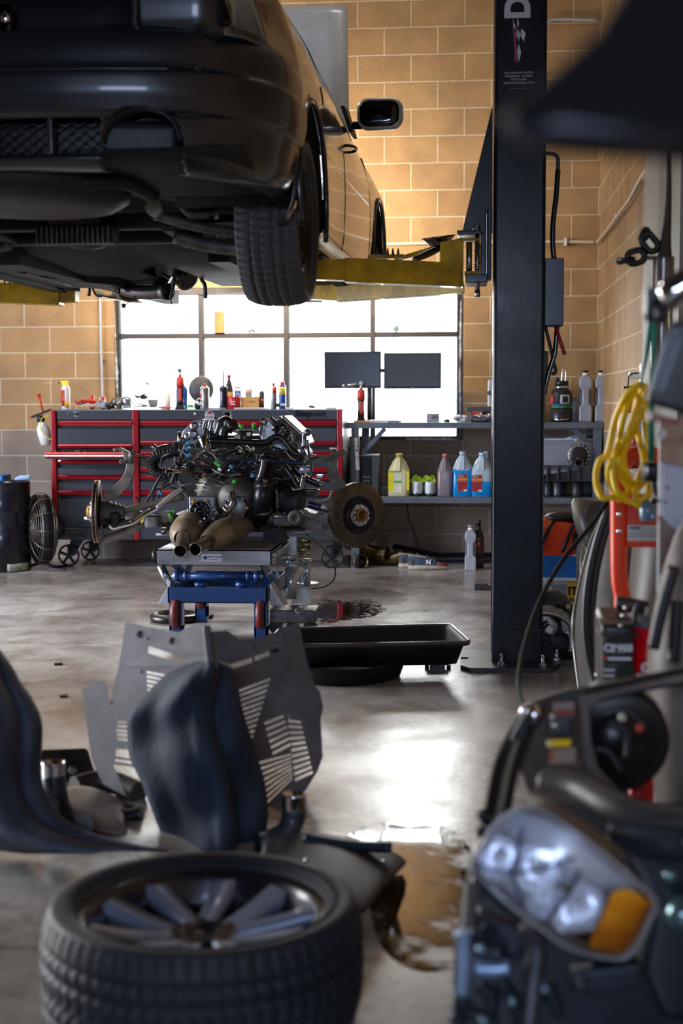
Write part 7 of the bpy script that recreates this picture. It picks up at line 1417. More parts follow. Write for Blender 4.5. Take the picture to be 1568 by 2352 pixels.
for k in range(3):
    a=2*PI*k/3+.4; b=MB(); rows=[]
    for r in(.04,.12,.2,RF*.85):
        rows.append([fc+ax*(.03*s)+(u*math.cos(a+s*.45)+w*math.sin(a+s*.45))*r for s in(-1,-.3,.3,1)])
    b.grid(rows,th=.002); b.put('blade',dsteel,T)
b=MB(); b.lathe(fc-ax*.08,ax,[(.06,-.08),(.07,-.04),(.07,.06)],n=20); b.sph(fc+ax*.11,.03); b.put('motor',black,T)
b=MB(); b.tube([V3((fc.x-.12,fc.y-.1,.02)),V3((fc.x-.1,fc.y,.02)),fc-u*RF+w*0,V3((fc.x+.1,fc.y,.02)),V3((fc.x+.16,fc.y+.1,.02))],.012); b.put('stand',black,T)
q=aD(118,1213,10.4); b=MB(); b.box(q,(.03,.05,.05)); b.put('red_switch',mat('switch_red','d2605a',.4),T,bev=.004)
# ================================================================ right middle: bins, cylinder head, bumper cover
def bx_(name,label,cat,x0,y0,x1,y1,D,dp_,mt_,bev=.004,z0=None):
    a=aD(x0,y1,D);c=aD(x1,y0,D); zz=a.z if z0 is None else z0; b=MB(); b.b2((a.x,a.y,zz),(c.x,a.y+dp_,c.z)); return tag(b.put(name,mt_,bev=bev),label,cat)
# clear lower bin on floor, blue bin on it
Db=aZ(1290,1388).y-CAM.y; a=aD(1262,1388,Db);c=aD(1345,1332,Db)
T=thing('storage_box','clear plastic storage box on the floor behind the bumper cover','storage box',((a.x+c.x)/2,a.y+.2,0)); cp=mat('clear_box','aeb4bd',.3,0,.1,trans=.45)
b=MB(); 
for s,z in((.0,0),): b.hexa([V3((a.x+.03,a.y+.02,0)),V3((c.x-.03,a.y+.02,0)),V3((c.x-.03,a.y+.4,0)),V3((a.x+.03,a.y+.4,0)),V3((a.x-.01,a.y,c.z-.01)),V3((c.x,a.y,c.z-.01)),V3((c.x,a.y+.42,c.z-.01)),V3((a.x-.01,a.y+.42,c.z-.01))])
b.put('box',cp,T,bev=.01); b=MB(); b.b2((a.x-.03,a.y-.012,c.z-.03),(c.x+.02,a.y+.43,c.z)); b.put('lid',mat('lid_pale','c4c9cf',.35),T,bev=.006)
q0=aD(1303,1386,Db-.02);q1=aD(1330,1337,Db-.02); b=MB(); b.b2((q0.x,q0.y-.0,q0.z),(q1.x,q0.y+.004,q1.z)); b.put('yellow_label',mat('label_yellow2','e6b820',.4),T); text('IT.',.07,aD(1318,1358,Db-.022)+V3((0,-.004,0)),black,T,bold=.003); text('NO',.04,aD(1320,1378,Db-.022)+V3((0,-.004,0)),black,T,bold=.002)
zb=c.z; a=aD(1236,1327,Db-.05);c=aD(1342,1268,Db-.05); xl=xb-.12
T=thing('blue_crate','blue plastic crate with a white rim standing on the clear storage box','crate',((a.x+c.x)/2,a.y+.2,zb)); bc=mat('crate_blue','1f74c8',.35,0,.15,scale=5,bump=.2)
b=MB(); b.hexa([V3((xl,a.y+.01,zb)),V3((c.x-.02,a.y+.01,zb)),V3((c.x-.02,a.y+.4,zb)),V3((xl,a.y+.4,zb)),V3((xl,a.y,c.z)),V3((c.x,a.y,c.z-.02)),V3((c.x,a.y+.42,c.z-.02)),V3((xl,a.y+.42,c.z))]); b.put('crate_body',bc,T,bev=.006)
b=MB(); b.b2((xl,a.y-.012,zb),(c.x-.02,a.y+.41,zb+.018)); b.bar(V3((xl,a.y-.004,c.z)),V3((c.x,a.y-.004,c.z-.02)),.02,.012); b.put('rim',white,T)
zt2=c.z
b=MB(); pts=[(xl+.02+.05*i,a.y+.05+.03*random.random(),zt2+.01) for i in range(7)]
for i,p in enumerate(pts[2:]): b.sph((p[0],p[1],p[2]+.01),.045,n=10,sc=(1,1,.6))
tag(b.put('rags',mat('rag_cream','cbb89a',.8,bump=.4)),'cream coloured rags piled in the blue crate','rags')
q=aD(1268,1228,Db+.05); T=thing('tool_bag','orange and black tool bag behind the blue crate','bag',(q.x,q.y,zt2)); om=mat('bag_orange','e8450f',.6,0,.12,scale=6,bump=.3)
b=MB(); b.grid([[V3((q.x+x*.17*s_,q.y+y*.12*s_,z)) for x,y in rrect(2,2,.5,5)] for z,s_ in((zt2-.02,1),(zt2+.08,1.05),(zt2+.15,.9),(zt2+.19,.5),(zt2+.2,.05))],closed=True); b.put('bag_body',om,T)
for dx in(-.04,.1): b=MB(); b.tube([V3((q.x+dx-.05,q.y-.125,zt2)),V3((q.x+dx-.01,q.y-.13,zt2+.1)),V3((q.x+dx+.03,q.y-.09,zt2+.17)),V3((q.x+dx+.09,q.y,zt2+.2))],.012,n=8); b.put('strap',black,T)
b=MB(); b.sph((q.x+.06,q.y,zt2+.2),.08,sc=(1.4,1,.5)); b.sph((q.x+.16,q.y-.05,zt2+.07),.09,sc=(1,1,.9)); b.put('black_flap',black,T)
# wheel-arch liner behind, black scoop
b=MB(); b.grid([[aD(x,y,D) for x,y,D in r_] for r_ in([(1311,1138,7.7),(1345,1148,7.6),(1395,1152,7.6),(1415,1150,7.9)],[(1310,1170,7.6),(1340,1170,7.45),(1360,1172,7.5),(1415,1172,7.9)],[(1322,1220,7.5),(1348,1205,7.4),(1365,1200,7.5),(1415,1200,7.9)],[(1345,1262,7.5),(1365,1245,7.4),(1380,1235,7.5),(1415,1240,7.9)])],th=.008); tag(b.put('air_scoop',mat('scoop_black','1c1b1b',.5,0,.4,scale=9,dirt='4d4740'),sub=1),'curved black plastic scoop standing behind the orange bag','plastic panel')
# alloy wheel glimpsed behind the cover
RR=.33; c=aD(1445,1300,7.85); c.x=min(c.x,XR-.19); T=thing('alloy_wheel','silver wheel with thin spokes standing behind the bumper cover','wheel',(c.x,c.y,0))
Mx=Matrix.Translation((c.x,c.y,RR))@Matrix.Rotation(PI/2,4,'X')@Matrix.Rotation(-1.3,4,'Y'); pal=mat('silver_spoke','b9b4a8',.3,.8,.15)
b=MB().X(Mx); b.lathe((0,0,0),(0,0,1),[(RR*.78,-.1),(RR,-.09),(RR,.08),(RR*.96,.1),(RR*.78,.1)],n=60,cap=False); b.put('tyre',rubber,T)
b=MB().X(Mx); b.lathe((0,0,0),(0,0,1),[(RR*.78,.1),(RR*.74,.09),(RR*.72,0),(RR*.72,-.08)],n=60,cap=False); ri=b.put('rim',pal,T)
for k in range(14): a=2*PI*k/14; b=MB().X(Mx); b.bar(V3((RR*.12*math.cos(a),RR*.12*math.sin(a),.07)),V3((RR*.75*math.cos(a),RR*.75*math.sin(a),.085)),.02,.02,V3((0,0,1))); b.put('spoke',pal,ri)
# cylinder head on the floor right of the column
T=thing('timing_cover','silver cast engine timing cover lying on the floor behind the column foot','engine part',aZ(1285,1495)); Dh=6.75
tc=mat('timing_alloy','9d978f',.38,.75,.25,scale=14,bump=.3,dirt='5a544c')
for i,o_ in enumerate((0,6,12)): b=MB(); b.tube([aD(x,y+o_,Dh-.02*i) for x,y in((1225,1396),(1262,1396),(1290,1406),(1312,1424),(1326,1446))],.013,n=10); b.put('flange_rib',tc,T)
b=MB(); b.prism([aD(x,y,Dh) for x,y in((1225,1410),(1262,1412),(1284,1430),(1284,1448),(1272,1462),(1250,1460),(1230,1448))],(0,.12,0)); b.put('cover',tc,T,bev=.012)
b=MB(); b.prism([aD(x,y,Dh-.02) for x,y in((1285,1418),(1300,1422),(1318,1440),(1324,1470),(1318,1490),(1310,1470),(1296,1458),(1288,1452))],(0,.12,0)); b.put('side_cover',tc,T,bev=.01)
b=MB(); b.sph(aD(1262,1388,Dh+.1),.09,sc=(1.1,1,.8)); b.sph(aD(1300,1440,Dh+.14),.12,sc=(1.2,1,1)); b.put('inner_casting',edark,T)
b=MB(); b.tube([aD(x,y,Dh-.05) for x,y in((1298,1450),(1308,1458),(1311,1472),(1311,1496))],.017,n=14); b.put('outlet_pipe',steel,T); b=MB(); [b.cyl(aD(1311,y,Dh-.05),aD(1311,y+3,Dh-.05),.022) for y in(1486,1492)]; b.put('pipe_collar',steel,T)
b=MB(); b.box(aD(1261,1446,Dh-.03),(.03,.012,.03),RY(.6)); b.put('white_tag',wplast,T); b=MB(); b.tube([aD(1240,1455,Dh-.04),aD(1247,1438,Dh-.05),aD(1258,1430,Dh-.05)],.014); b.put('water_neck',ebk,T)
for x,y in((1282,1392),(1300,1400),(1312,1415),(1322,1402),(1325,1436),(1331,1450)): b=MB(); b.cyl(aD(x,y,Dh+.02),aD(x+4,y-7,Dh-.03),.011); b.put('fitting',random.choice((ebk,dsteel,steel)),T)
b=MB(); b.cyl(V3((aD(1290,1480,Dh+.1).x-.2,aD(1290,1480,Dh+.1).y,.09)),V3((aD(1290,1480,Dh+.1).x+.16,aD(1290,1480,Dh+.1).y,.09)),.088); b.put('lower_case',edark,T)
b=MB(); b.box(aZ(1300,1478)+V3((0,.1,.02)),(.1,.06,.04)); b.put('blue_clip',mat('connector_blue','1e8fc8',.35),T)
# silver canister (catalyst end)
c=aZ(1347,1545); Dk=c.y-CAM.y; T=thing('canister','dull silver metal canister standing on the floor behind the battery charger','canister',c)
b=MB(); R_=20*m(Dk); zt3=aD(1347,1500,Dk).z; b.lathe(c,(0,0,1),[(R_*.5,0),(R_*.85,.012),(R_,.04),(R_,zt3)],n=30); b.put('can',mat('canister_metal','8f877d',.32,.8,.25,scale=9),T); b=MB(); b.lathe(c+V3((0,0,zt3)),(0,0,1),[(R_*1.25,0),(R_*1.25,.008),(R_*.8,.012)],n=26); b.put('flange',dsteel,T)
b=MB(); b.tube([c+V3((-.0,0,zt3)),c+V3((-.02,0,zt3+.06)),c+V3((.01,.05,zt3+.12)),c+V3((.03,.1,zt3+.2))],.05,n=18); b.put('neck',mat('canister_metal2','6e675e',.4,.7,.3,scale=12),T)
# standing bumper cover
bk=mat('cover_dusty','3f3732',.5,0,.25,scale=5,bump=.1,dirt='25211f'); 
BC=[[(1381,1195,6.0),(1410,1192,5.85),(1450,1200,5.7),(1500,1220,5.75)],[(1362,1235,5.95),(1400,1235,5.75),(1450,1240,5.6),(1500,1250,5.7)],[(1343,1300,5.85),(1390,1300,5.6),(1440,1300,5.5),(1500,1300,5.6)],[(1327,1370,5.75),(1375,1370,5.5),(1430,1370,5.4),(1500,1370,5.5)],[(1318,1430,5.7),(1370,1430,5.42),(1420,1430,5.35),(1500,1430,5.45)],[(1322,1500,5.7),(1370,1500,5.4),(1420,1500,5.35),(1500,1500,5.45)],[(1345,1668,5.5),(1380,1685,5.38),(1420,1690,5.33),(1500,1680,5.4)]]
b=MB(); b.grid([[aD(*p) for p in r_] for r_ in BC],th=.01); t=tag(b.put('bumper_cover',bk,sub=2),'dusty dark bumper cover standing on end behind the orange hoist','bumper')
b=MB(); b.tube([aD(*r_[0])+V3((-.004,-.006,0)) for r_ in BC],.008); b.put('edge_trim',mat('trim_pale','8d857d',.3,.3),t)
b=MB(); b.tube([aD(1368,1196,5.95),aD(1378,1202,5.9),aD(1400,1200,5.8)],.01); b.put('edge_lip',black,t)
b=MB(); b.grid([[aD(*p) for p in r_] for r_ in([(1455,1170,5.2),(1480,1170,5.05),(1535,1175,5.0)],[(1455,1260,5.2),(1480,1260,5.05),(1535,1260,5.0)],[(1440,1380,5.2),(1470,1380,5.0),(1535,1380,5.0)],[(1425,1480,5.2),(1465,1480,5.0),(1535,1480,5.0)],[(1420,1700,5.2),(1460,1732,5.0),(1535,1732,5.0)])],th=.012); tag(b.put('door_panel',mat('panel_tan','4c4139',.5,0,.2,scale=4),sub=1),'upright dusty brown body panel behind the orange hoist plate','body panel')
for i,(L_,l_) in enumerate((([(1432,1060),(1400,1160),(1372,1240),(1352,1330),(1345,1420),(1352,1500),(1372,1570)],'outer black hose loop hanging behind the orange hoist'),([(1440,1100),(1410,1170),(1385,1240),(1366,1330),(1358,1430),(1368,1520),(1388,1580)],'inner black hose loop hanging behind the orange hoist'))):
    b=MB(); b.tube([aD(x,y,4.9) for x,y in L_],.016 if i==0 else .013,n=12); tag(b.put('rubber_hose',mat('hose_rubber','17181c',.35)),l_,'hose')
b=MB(); b.tube([aD(x,y,D) for x,y,D in((1420,1110,4.85),(1370,1190,4.8),(1290,1290,4.7),(1235,1390,4.5),(1205,1480,4.2),(1190,1560,3.9),(1195,1610,3.6),(1215,1655,3.3))],.0075,n=10); tag(b.put('power_cable',mat('cable_dark','121114',.7,spec=.2)),'long black cable curving down in front of the lift column','cable')
# orange hoist
om=mat('hoist_orange','e63c05',.35,0,.1,scale=6,coat=.3); Do=4.6
T=thing('engine_hoist','bright orange folding engine hoist frame at the right','engine hoist',(aD(1420,1300,Do).x,aD(1420,1300,Do).y,0))
b=MB(); b.tube([aD(x,y,Do) for x,y in((1427,1405),(1428,1370),(1421,1320),(1420,1180),(1420,1110),(1428,1070),(1450,1045),(1490,1043),(1520,1060),(1530,1100))],.027,n=16); b.put('post',om,T)
b=MB(); b.tube([aD(x,y,Do+.01) for x,y in((1413,1410),(1412,1500),(1412,1600),(1412,1800))],.024,n=16); b.put('lower_post',om,T); b=MB(); b.cyl(aD(1414,1405,Do),aD(1414,1397,Do),.026); b.put('post_cap',black,T)
a=aD(1436,1256,Do);c=aD(1535,1150,Do); b=MB(); b.b2((a.x,a.y-.015,a.z),(c.x,a.y+.02,c.z)); b.put('plate',om,T,bev=.006)
a=aD(1440,1242,Do-.02);c=aD(1515,1206,Do-.02); b=MB(); b.b2((a.x,a.y-.002,a.z),(c.x,a.y,c.z)); b.put('label',mat('hoist_label','cfd3da',.4),T)
bars(aD(1458,1212,Do-.024),.035,.007,grey,T); b=MB(); b.b2(aD(1446,1217,Do-.024),aD(1515,1218,Do-.0235)); b.put('label_rule',grey,T)
for y in(1225,1232): bars(aD(1478,y,Do-.024),.095,.003,mat('print_pale','8f929a',.5),T)
for y in(1181,1220): b=MB(); b.sph(aD(1422,y,Do-.055),.009,sc=(1,.6,1)); b.put('rivet',chrome,T)
a=aD(1440,1165,Do-.02); b=MB(); b.tube([aD(1440,1142,Do-.04),aD(1480,1142,Do-.04)],.012); b.put('cross_bar',mat('bar_red','c23a2a',.15,0,.05,coat=1),T)
# chain, hook
T=thing('steel_chain','two heavy black steel chain links hanging near the right wall','chain',aD(1480,570,4.9)); Dc=4.9; cm_=mat('chain_black','1a1715',.4,.5)
def link(x,y,l,w_,ang,r,twist=0):
    c=aD(x,y,Dc); L_=l*m(Dc);W_=w_*m(Dc); P=[]
    for i in range(20):
        t=2*PI*i/20; sx=(L_-W_)*(1 if math.cos(t)>0 else -1)/2; px_=sx+W_/2*math.cos(t); pz=W_/2*math.sin(t)
        v=V3((px_*math.cos(ang)-pz*math.cos(twist)*math.sin(ang),pz*math.sin(twist),px_*math.sin(ang)+pz*math.cos(twist)*math.cos(ang))); P.append(c+v)
    b=MB(); b.tube(P,r,n=12,closed=True,smooth=3); return b.put('link',cm_,T)
link(1460,590,38,28,.25,.011); link(1436,598,34,14,.2,.008,1.2); link(1491,557,44,26,-.9,.011); link(1480,538,24,12,1.2,.008,.3); 
b=MB(); b.tube([aD(1476,587,Dc),aD(1490,592,Dc),aD(1515,592,Dc)],.007); b.put('hook_rod',mat('rod_brown','5c5246',.4,.6),T)
b=MB(); b.cyl(aD(1418,598,Dc),aD(1426,596,Dc),.012); b.put('bright_end',chrome,T)
# grey pilaster on the right wall with the chain's shadow built as a dark tube
pl=mat('pilaster_grey','8d8a82',.7,0,.06); Yp=aX(1524,500,XR).y
b=MB(); b.b2((XR-.10,Yp-1.3,0),(XR,Yp-.02,ZC)); struct(b.put('trim_1',pl))
b=MB(); b.tube([aD(x,y,4.9) for x,y in((1535,330),(1536,420),(1533,500),(1528,560),(1526,600))],lambda t:.008+.02*t*t,n=10); tag(b.put('chain_shadow',mat('chain_shadow_brown','2e241d',.7)),'shadow of the chain, built as a dark brown tube beside its links','strap')
b=MB(); b.tube([aD(1524,590,4.9),aD(1523,640,4.9),aD(1519,760,4.9),aD(1516,860,4.9)],.035,n=14); tag(b.put('dust_tube',mat('tube_smoke','6d675f',.15,0,.1,trans=.5)),'smoky clear plastic tube hanging below the chain','tube')
# fire extinguisher on the right wall
q=aX(1452,1000,XR-.11); T=thing('fire_extinguisher','red fire extinguisher on the right wall behind the yellow cord','fire extinguisher',(q.x,q.y,q.z-.3)); De=q.y-CAM.y; fr=mat('extinguisher_red','a3151c',.25,0,.06,coat=.5)
zt=aD(1450,912,De).z; zb=aD(1450,1075,De).z; b=MB(); b.lathe((q.x,q.y,zb),(0,0,1),[(.06,0),(.075,.01),(.078,.03),(.078,zt-zb-.06),(.06,zt-zb-.02),(.025,zt-zb),(.025,zt-zb+.02)],n=30); b.put('cylinder',fr,T)
T['x']=0; del T['x']
for z0,z1,nm,mt_ in((aD(1450,990,De).z,aD(1450,948,De).z,'label',wplast),(aD(1450,1008,De).z,aD(1450,1004,De).z,'band',black)):
    b=MB(); b.lathe((q.x,q.y,z0),(0,0,1),[(.079,0),(.079,z1-z0)],n=30,cap=False); b.put(nm,mt_,T)
b=MB(); [b.b2((q.x-.012,q.y-.0815,aD(1450,y,De).z-.008),(q.x+.012,q.y-.079,aD(1450,y,De).z+.008)) for y in(968,978,987)]; b.put('class_mark',yl,T); text('B',.016,(q.x,q.y-.082,aD(1450,969,De).z),black,T); text('C',.016,(q.x,q.y-.082,aD(1450,984,De).z),black,T)
b=MB(); b.cyl((q.x,q.y,zt+.01),(q.x,q.y,zt+.05),.02); b.bar(V3((q.x-.05,q.y,zt+.05)),V3((q.x+.05,q.y,zt+.06)),.02,.012); b.put('valve',black,T)
b=MB(); b.prism([aD(1434,1022,De-.08),aD(1452,1031,De-.08),aD(1434,1042,De-.08)],(0,.002,0)); b.put('arrow_sticker',wplast,T)
# outlet and plug
q=aX(1478,862,XR-.02); b=MB(); b.box(q,(.04,.09,.13)); t=tag(b.put('wall_socket',wplast,bev=.004),'white wall socket with a plug behind the black case','socket'); b=MB(); b.box(q+V3((-.05,0,0)),(.06,.05,.04)); b.put('plug',wplast,t,bev=.004)
b=MB(); b.tube([aD(x,y,De) for x,y in((1466,857),(1450,859),(1443,868),(1442,888),(1442,920),(1442,1000),(1441,1040))],.004); tag(b.put('plug_cable',black),'thin black cable hanging from the white wall plug','cable')
# white cabinet edge with screws, black case, impact wrench, straps
cwm=mat('cabinet_white','b3b8c4',.4,.2,.06,scale=3); Dw=3.5
a=aD(1511,1500,Dw);c=aD(1640,962,Dw); T=thing('tool_cart','white steel tool cart side panel cut by the right edge of the photo','tool cart',((a.x+c.x)/2,a.y+.3,0))
b=MB(); b.b2((a.x,a.y,.05),(c.x,a.y+.025,aD(1511,1000,Dw).z)); b.put('side_panel',cwm,T,bev=.004); b=MB(); b.b2((a.x-.004,a.y-.006,.05),(a.x+.008,a.y+.01,aD(1511,960,Dw).z)); b.put('edge_strip',white,T)
b=MB(); b.hexa([aD(1514,1060,Dw-.02),aD(1640,1085,Dw-.02),aD(1640,1085,Dw),aD(1514,1060,Dw),aD(1514,962,Dw-.02),aD(1640,962,Dw-.02),aD(1640,962,Dw),aD(1514,962,Dw)]); b.put('poster',mat('poster_beige','b0a68c',.5,0,.3,scale=14,dirt='8c4e3a'),T)
b=MB(); b.hexa([aD(1514,1280,Dw-.02),aD(1640,1420,Dw-.02),aD(1640,1430,Dw),aD(1514,1330,Dw),aD(1514,1180,Dw-.02),aD(1640,1310,Dw-.02),aD(1640,1310,Dw),aD(1514,1180,Dw)]); b.put('chrome_brace',mat('brace_worn','a59d94',.25,.6,.3,scale=9,dirt='7a4438'),T)
for x,y in((1532,1120),(1527,1152),(1514,1150),(1514,1190)): b=MB(); b.lathe(aD(x,y,Dw-.005),(0,-1,0),[(.004,0),(.004,.002)],n=10); b.put('screw',mat('screw_plum','5c3450',.4),T)
b=MB(); b.lathe(aD(1518,996,Dw-.02),(0,-1,0),[(.012,0),(.012,.006)],n=18); b.put('button',white,T)
Dk=2.3; bm_=mat('case_black','1b1d24',.35,0,.2,scale=4,coat=.2)
T=thing('tool_case','black plastic tool case with grey edge stripes hanging at the right edge','tool case',aD(1545,960,Dk))
b=MB(); b.hexa([aD(1478,925,Dk),aD(1640,975,Dk),aD(1640,975,Dk+.25),aD(1478,925,Dk+.25),aD(1535,738,Dk),aD(1640,725,Dk),aD(1640,725,Dk+.25),aD(1535,738,Dk+.25)]); b.put('case_body',bm_,T,bev=.012)
for o_ in(0,24): b=MB(); b.tube([aD(1496+o_,900,Dk-.01),aD(1515+o_,840,Dk-.01),aD(1538+o_,770,Dk-.01)],.004); b.put('edge_stripe',mat('stripe_grey','6a7a86',.3,.3),T)
b=MB(); b.box(aD(1525,962,Dk),(.05,.02,.012),RY(.2)); b.put('latch',mat('latch_red','7a2a2c',.4),T)
T=thing('impact_wrench','chrome air tool hanging above the black tool case at the right edge','air tool',aD(1550,700,2.6))
b=MB(); b.lathe(aD(1516,690,2.6),aD(1640,615,2.6)-aD(1516,690,2.6),[(.014,0),(.026,.006),(.03,.03),(.028,.1),(.03,.2)],n=26); b.put('barrel',chrome,T); b=MB(); b.cyl(aD(1519,735,2.6),aD(1519,705,2.6),.012); b.box(aD(1500,700,2.65),(.03,.03,.06)); b.cyl(aD(1500,740,2.65),aD(1513,690,2.65),.02); b.put('grip',black,T)
gs=mat('strap_green','1c7a62',.7,bump=.3)
b=MB(); b.grid([[aD(x-w_/2,y,3.9),aD(x+w_/2,y,3.9)] for x,y,w_ in((1497,726,12),(1492,770,14),(1482,830,8),(1470,890,3))],th=.002); b.grid([[aD(x-w_/2,y,3.88),aD(x+w_/2,y,3.88)] for x,y,w_ in((1504,726,12),(1502,790,10),(1496,860,10),(1495,960,14),(1495,1060,15))],th=.002); t=tag(b.put('green_strap',gs),'green webbing strap hanging behind the yellow extension cord','strap')
b=MB(); b.grid([[aD(x,y,3.86+dd) for x,dd in((1487,0),(1500,-.02),(1514,0))] for y in(1062,1080,1105)],th=.02); b.put('buckle',black,t)
b=MB(); b.tube([aD(x,y,3.86) for x,y in((1500,1100),(1504,1125),(1512,1140),(1506,1152),(1494,1148))],.008); b.put('hook',black,t)
# yellow extension cord
yc=mat('cord_yellow','f0c400',.4,0,.1); T=thing('extension_cord','bundle of bright yellow extension cord hanging at the right','extension cord',aD(1450,1160,4.2))
for P in(((1475,880),(1440,905),(1412,965),(1395,1040),(1375,1060),(1368,1100),(1380,1140),(1410,1142),(1432,1138),(1450,1120)),((1474,882),(1447,915),(1432,960),(1422,1010),(1412,1045),(1408,1090),(1420,1135),(1445,1152),(1470,1150),(1488,1135)),((1478,884),(1462,930),(1450,980),(1425,1030),(1403,1060),(1397,1090),(1405,1120),(1425,1150)),((1478,884),(1458,950),(1440,1000),(1432,1050),(1440,1090),(1462,1120),(1480,1100),(1490,1060),(1485,1000),(1478,940),(1480,900)),((1476,882),(1465,960),(1440,1020),(1422,1060),(1430,1100),(1455,1130),(1462,1160)),((1480,884),(1482,950),(1488,1010),(1490,1080),(1490,1165)),((1472,884),(1455,960),(1468,1010),(1478,1060),(1466,1100),(1458,1130),(1472,1166)),((1470,890),(1490,960),(1494,1040),(1488,1090),(1470,1110))):
    b=MB(); b.tube([aD(x,y,4.2+random.uniform(-.04,.04)) for x,y in P],.0095,n=10); b.put('cord_loop',yc,T)
b=MB(); b.lathe(aD(1487,1196,4.18),(0,0,1),[(.022,0),(.024,.015),(.026,.035),(.018,.052),(.012,.06)],n=18); b.put('plug',mat('plug_smoke','6f8fa8',.2,0,.1,trans=.3),T)
# battery charger and red can
Dq=3.75; T=thing('battery_charger','black battery charger with white lettering on the floor right of the canister','battery charger',aZ(1420,1640))
b=MB(); cb2=mat('charger_black','1c1b1e',.4,0,.2,scale=6,dirt='3f3833')
a=aD(1376,1565,Dq);c=aD(1459,1415,Dq); b.hexa([V3((a.x+.015,a.y,0)),V3((c.x-.01,a.y,0)),V3((c.x-.01,a.y+.2,0)),V3((a.x+.015,a.y+.2,0)),V3((a.x,a.y,c.z-.02)),V3((c.x,a.y,c.z-.02)),V3((c.x,a.y+.2,c.z)),V3((a.x,a.y+.2,c.z))]); b.put('case',cb2,T,bev=.02)
b=MB(); b.b2(aD(1378,1432,Dq-.02),aD(1456,1420,Dq+.1)); b.b2(aD(1376,1460,Dq-.02),aD(1458,1442,Dq+.1)); b.put('lid_band',mat('band_dusty','4d443f',.5),T,bev=.01)
b=MB(); a=aD(1390,1522,Dq-.012);c=aD(1455,1464,Dq-.012); b.b2((a.x,a.y,a.z),(c.x,a.y+.01,c.z)); b.put('face_plate',mat('plate_ink','14131c',.3),T,bev=.003)
text('CR950',.026,aD(1419,1489,Dq-.016),mat('lettering_bright','d8d8dc',.4),T,bold=.0015); bars(aD(1418,1479,Dq-.016),.04,.003,grey,T); bars(aD(1416,1499,Dq-.016),.035,.005,grey,T)
a=aD(1383,1514,Dq-.016);c=aD(1396,1509,Dq-.016); b=MB(); b.b2((a.x,a.y,a.z),(c.x,a.y+.003,c.z)); b.put('red_stripe',red,T); a=aD(1396,1516,Dq-.016);c=aD(1450,1510,Dq-.016); b=MB(); b.b2((a.x,a.y,a.z),(c.x,a.y+.003,c.z)); b.put('white_stripe',white,T)
for x,y in((1425,1437),(1371,1550),(1397,1565),(1430,1414),(1436,1396)): b=MB(); b.sph(aD(x,y,Dq-.02),.006); b.put('screw',chrome,T)
b=MB(); a=aD(1420,1560,Dq-.01);c=aD(1455,1530,Dq-.01); b.b2((a.x,a.y,a.z),(c.x,a.y+.01,c.z)); b.put('control_panel',mat('panel_green','0f2a1c',.3),T); bars(aD(1398,1539,Dq-.016),.028,.005,white,T); bars(aD(1398,1552,Dq-.016),.028,.005,white,T)
b=MB(); b.tube([aD(1415,1385,Dq+.1),aD(1440,1388,Dq+.1),aD(1480,1396,Dq+.1)],.02,n=14); b.put('handle',cb2,T); b=MB(); b.tube([aD(x,y,Dq) for x,y in((1457,1430),(1459,1400),(1470,1385),(1490,1388))],.007); b.put('cable',black,T)
c=aD(1478,1560,Dq+.05); b=MB(); zt=aD(1478,1440,Dq+.05).z; b.lathe((c.x,c.y,0),(0,0,1),[(.032,0),(.033,.01),(.033,zt)],n=26); t=tag(b.put('red_can',mat('can_scarlet','e00a1c',.3)),'bright red can with white script right of the battery charger','can'); b=MB(); b.lathe((c.x,c.y,zt),(0,0,1),[(.033,0),(.036,.005),(.03,.03)],n=24); b.put('cap',grey,t); text('Mo',.05,(c.x-.002,c.y-.034,aD(1478,1545,Dq+.05).z),white,t,rot=RY(-PI/2)@RX(PI/2),bold=.002)
# ================================================================ right foreground: car front end module
fm1=mat('carrier_black','26262a',.5,0,.3,scale=7,bump=.2,dirt='4a443f'); fm2=mat('carrier_dusty','5f564f',.55,0,.25,scale=8,dirt='3b3531'); nv=mat('frame_navy','0c121c',.35,.2,.3,scale=5,dirt='1b2838',coat=.2)
F=thing('front_end_module','cut-off car front end with radiator opening on the floor at lower right','car front end',aZ(1350,2300))
f=lambda x,y,D=2.5:aD(x,y,D)
def fdep(y): return 3.0-(y-1600)*.0009
def ft(name,pts,r,mt_,par=None,n=12):
    b=MB(); b.tube([f(p[0],p[1],p[2] if len(p)>2 else fdep(p[1])) for p in pts],r,n=n); return b.put(name,mt_,par or F)
def fs(name,pts,mt_,d=.04,D=None,par=None,bev=.006):
    b=MB(); b.prism([f(x,y,(D if D else fdep(y))) for x,y in pts],(0,d,0)); return b.put(name,mt_,par or F,bev=bev)
fs('carrier_post',[(1212,1640),(1262,1618),(1330,1596),(1352,1600),(1345,1680),(1342,1760),(1352,1805),(1390,1860),(1330,1880),(1270,1860),(1215,1850),(1190,1760)],fm2)
fs('post_rib',[(1236,1655),(1258,1650),(1252,1850),(1222,1850)],fm1,.05,2.93)
sheet('opening_frame',[(1325,1600),(1400,1585),(1568,1548),(1650,1535),(1650,1900),(1568,1888),(1480,1872),(1400,1840),(1352,1790),(1338,1720),(1335,1640)],[[(1352,1622),(1380,1606),(1470,1584),(1545,1570),(1640,1556),(1640,1872),(1560,1862),(1490,1846),(1420,1814),(1372,1762),(1356,1700)]],lambda x,y,k:aD(x,y,2.86+k*.05),fm2,F)
ft('upper_rail',[(1205,1632),(1262,1610),(1330,1592),(1400,1580),(1480,1566),(1568,1552),(1640,1542)],.013,fm1)
ft('top_bar',[(1340,1600),(1430,1580),(1500,1565),(1568,1555),(1640,1545)],.018,black)
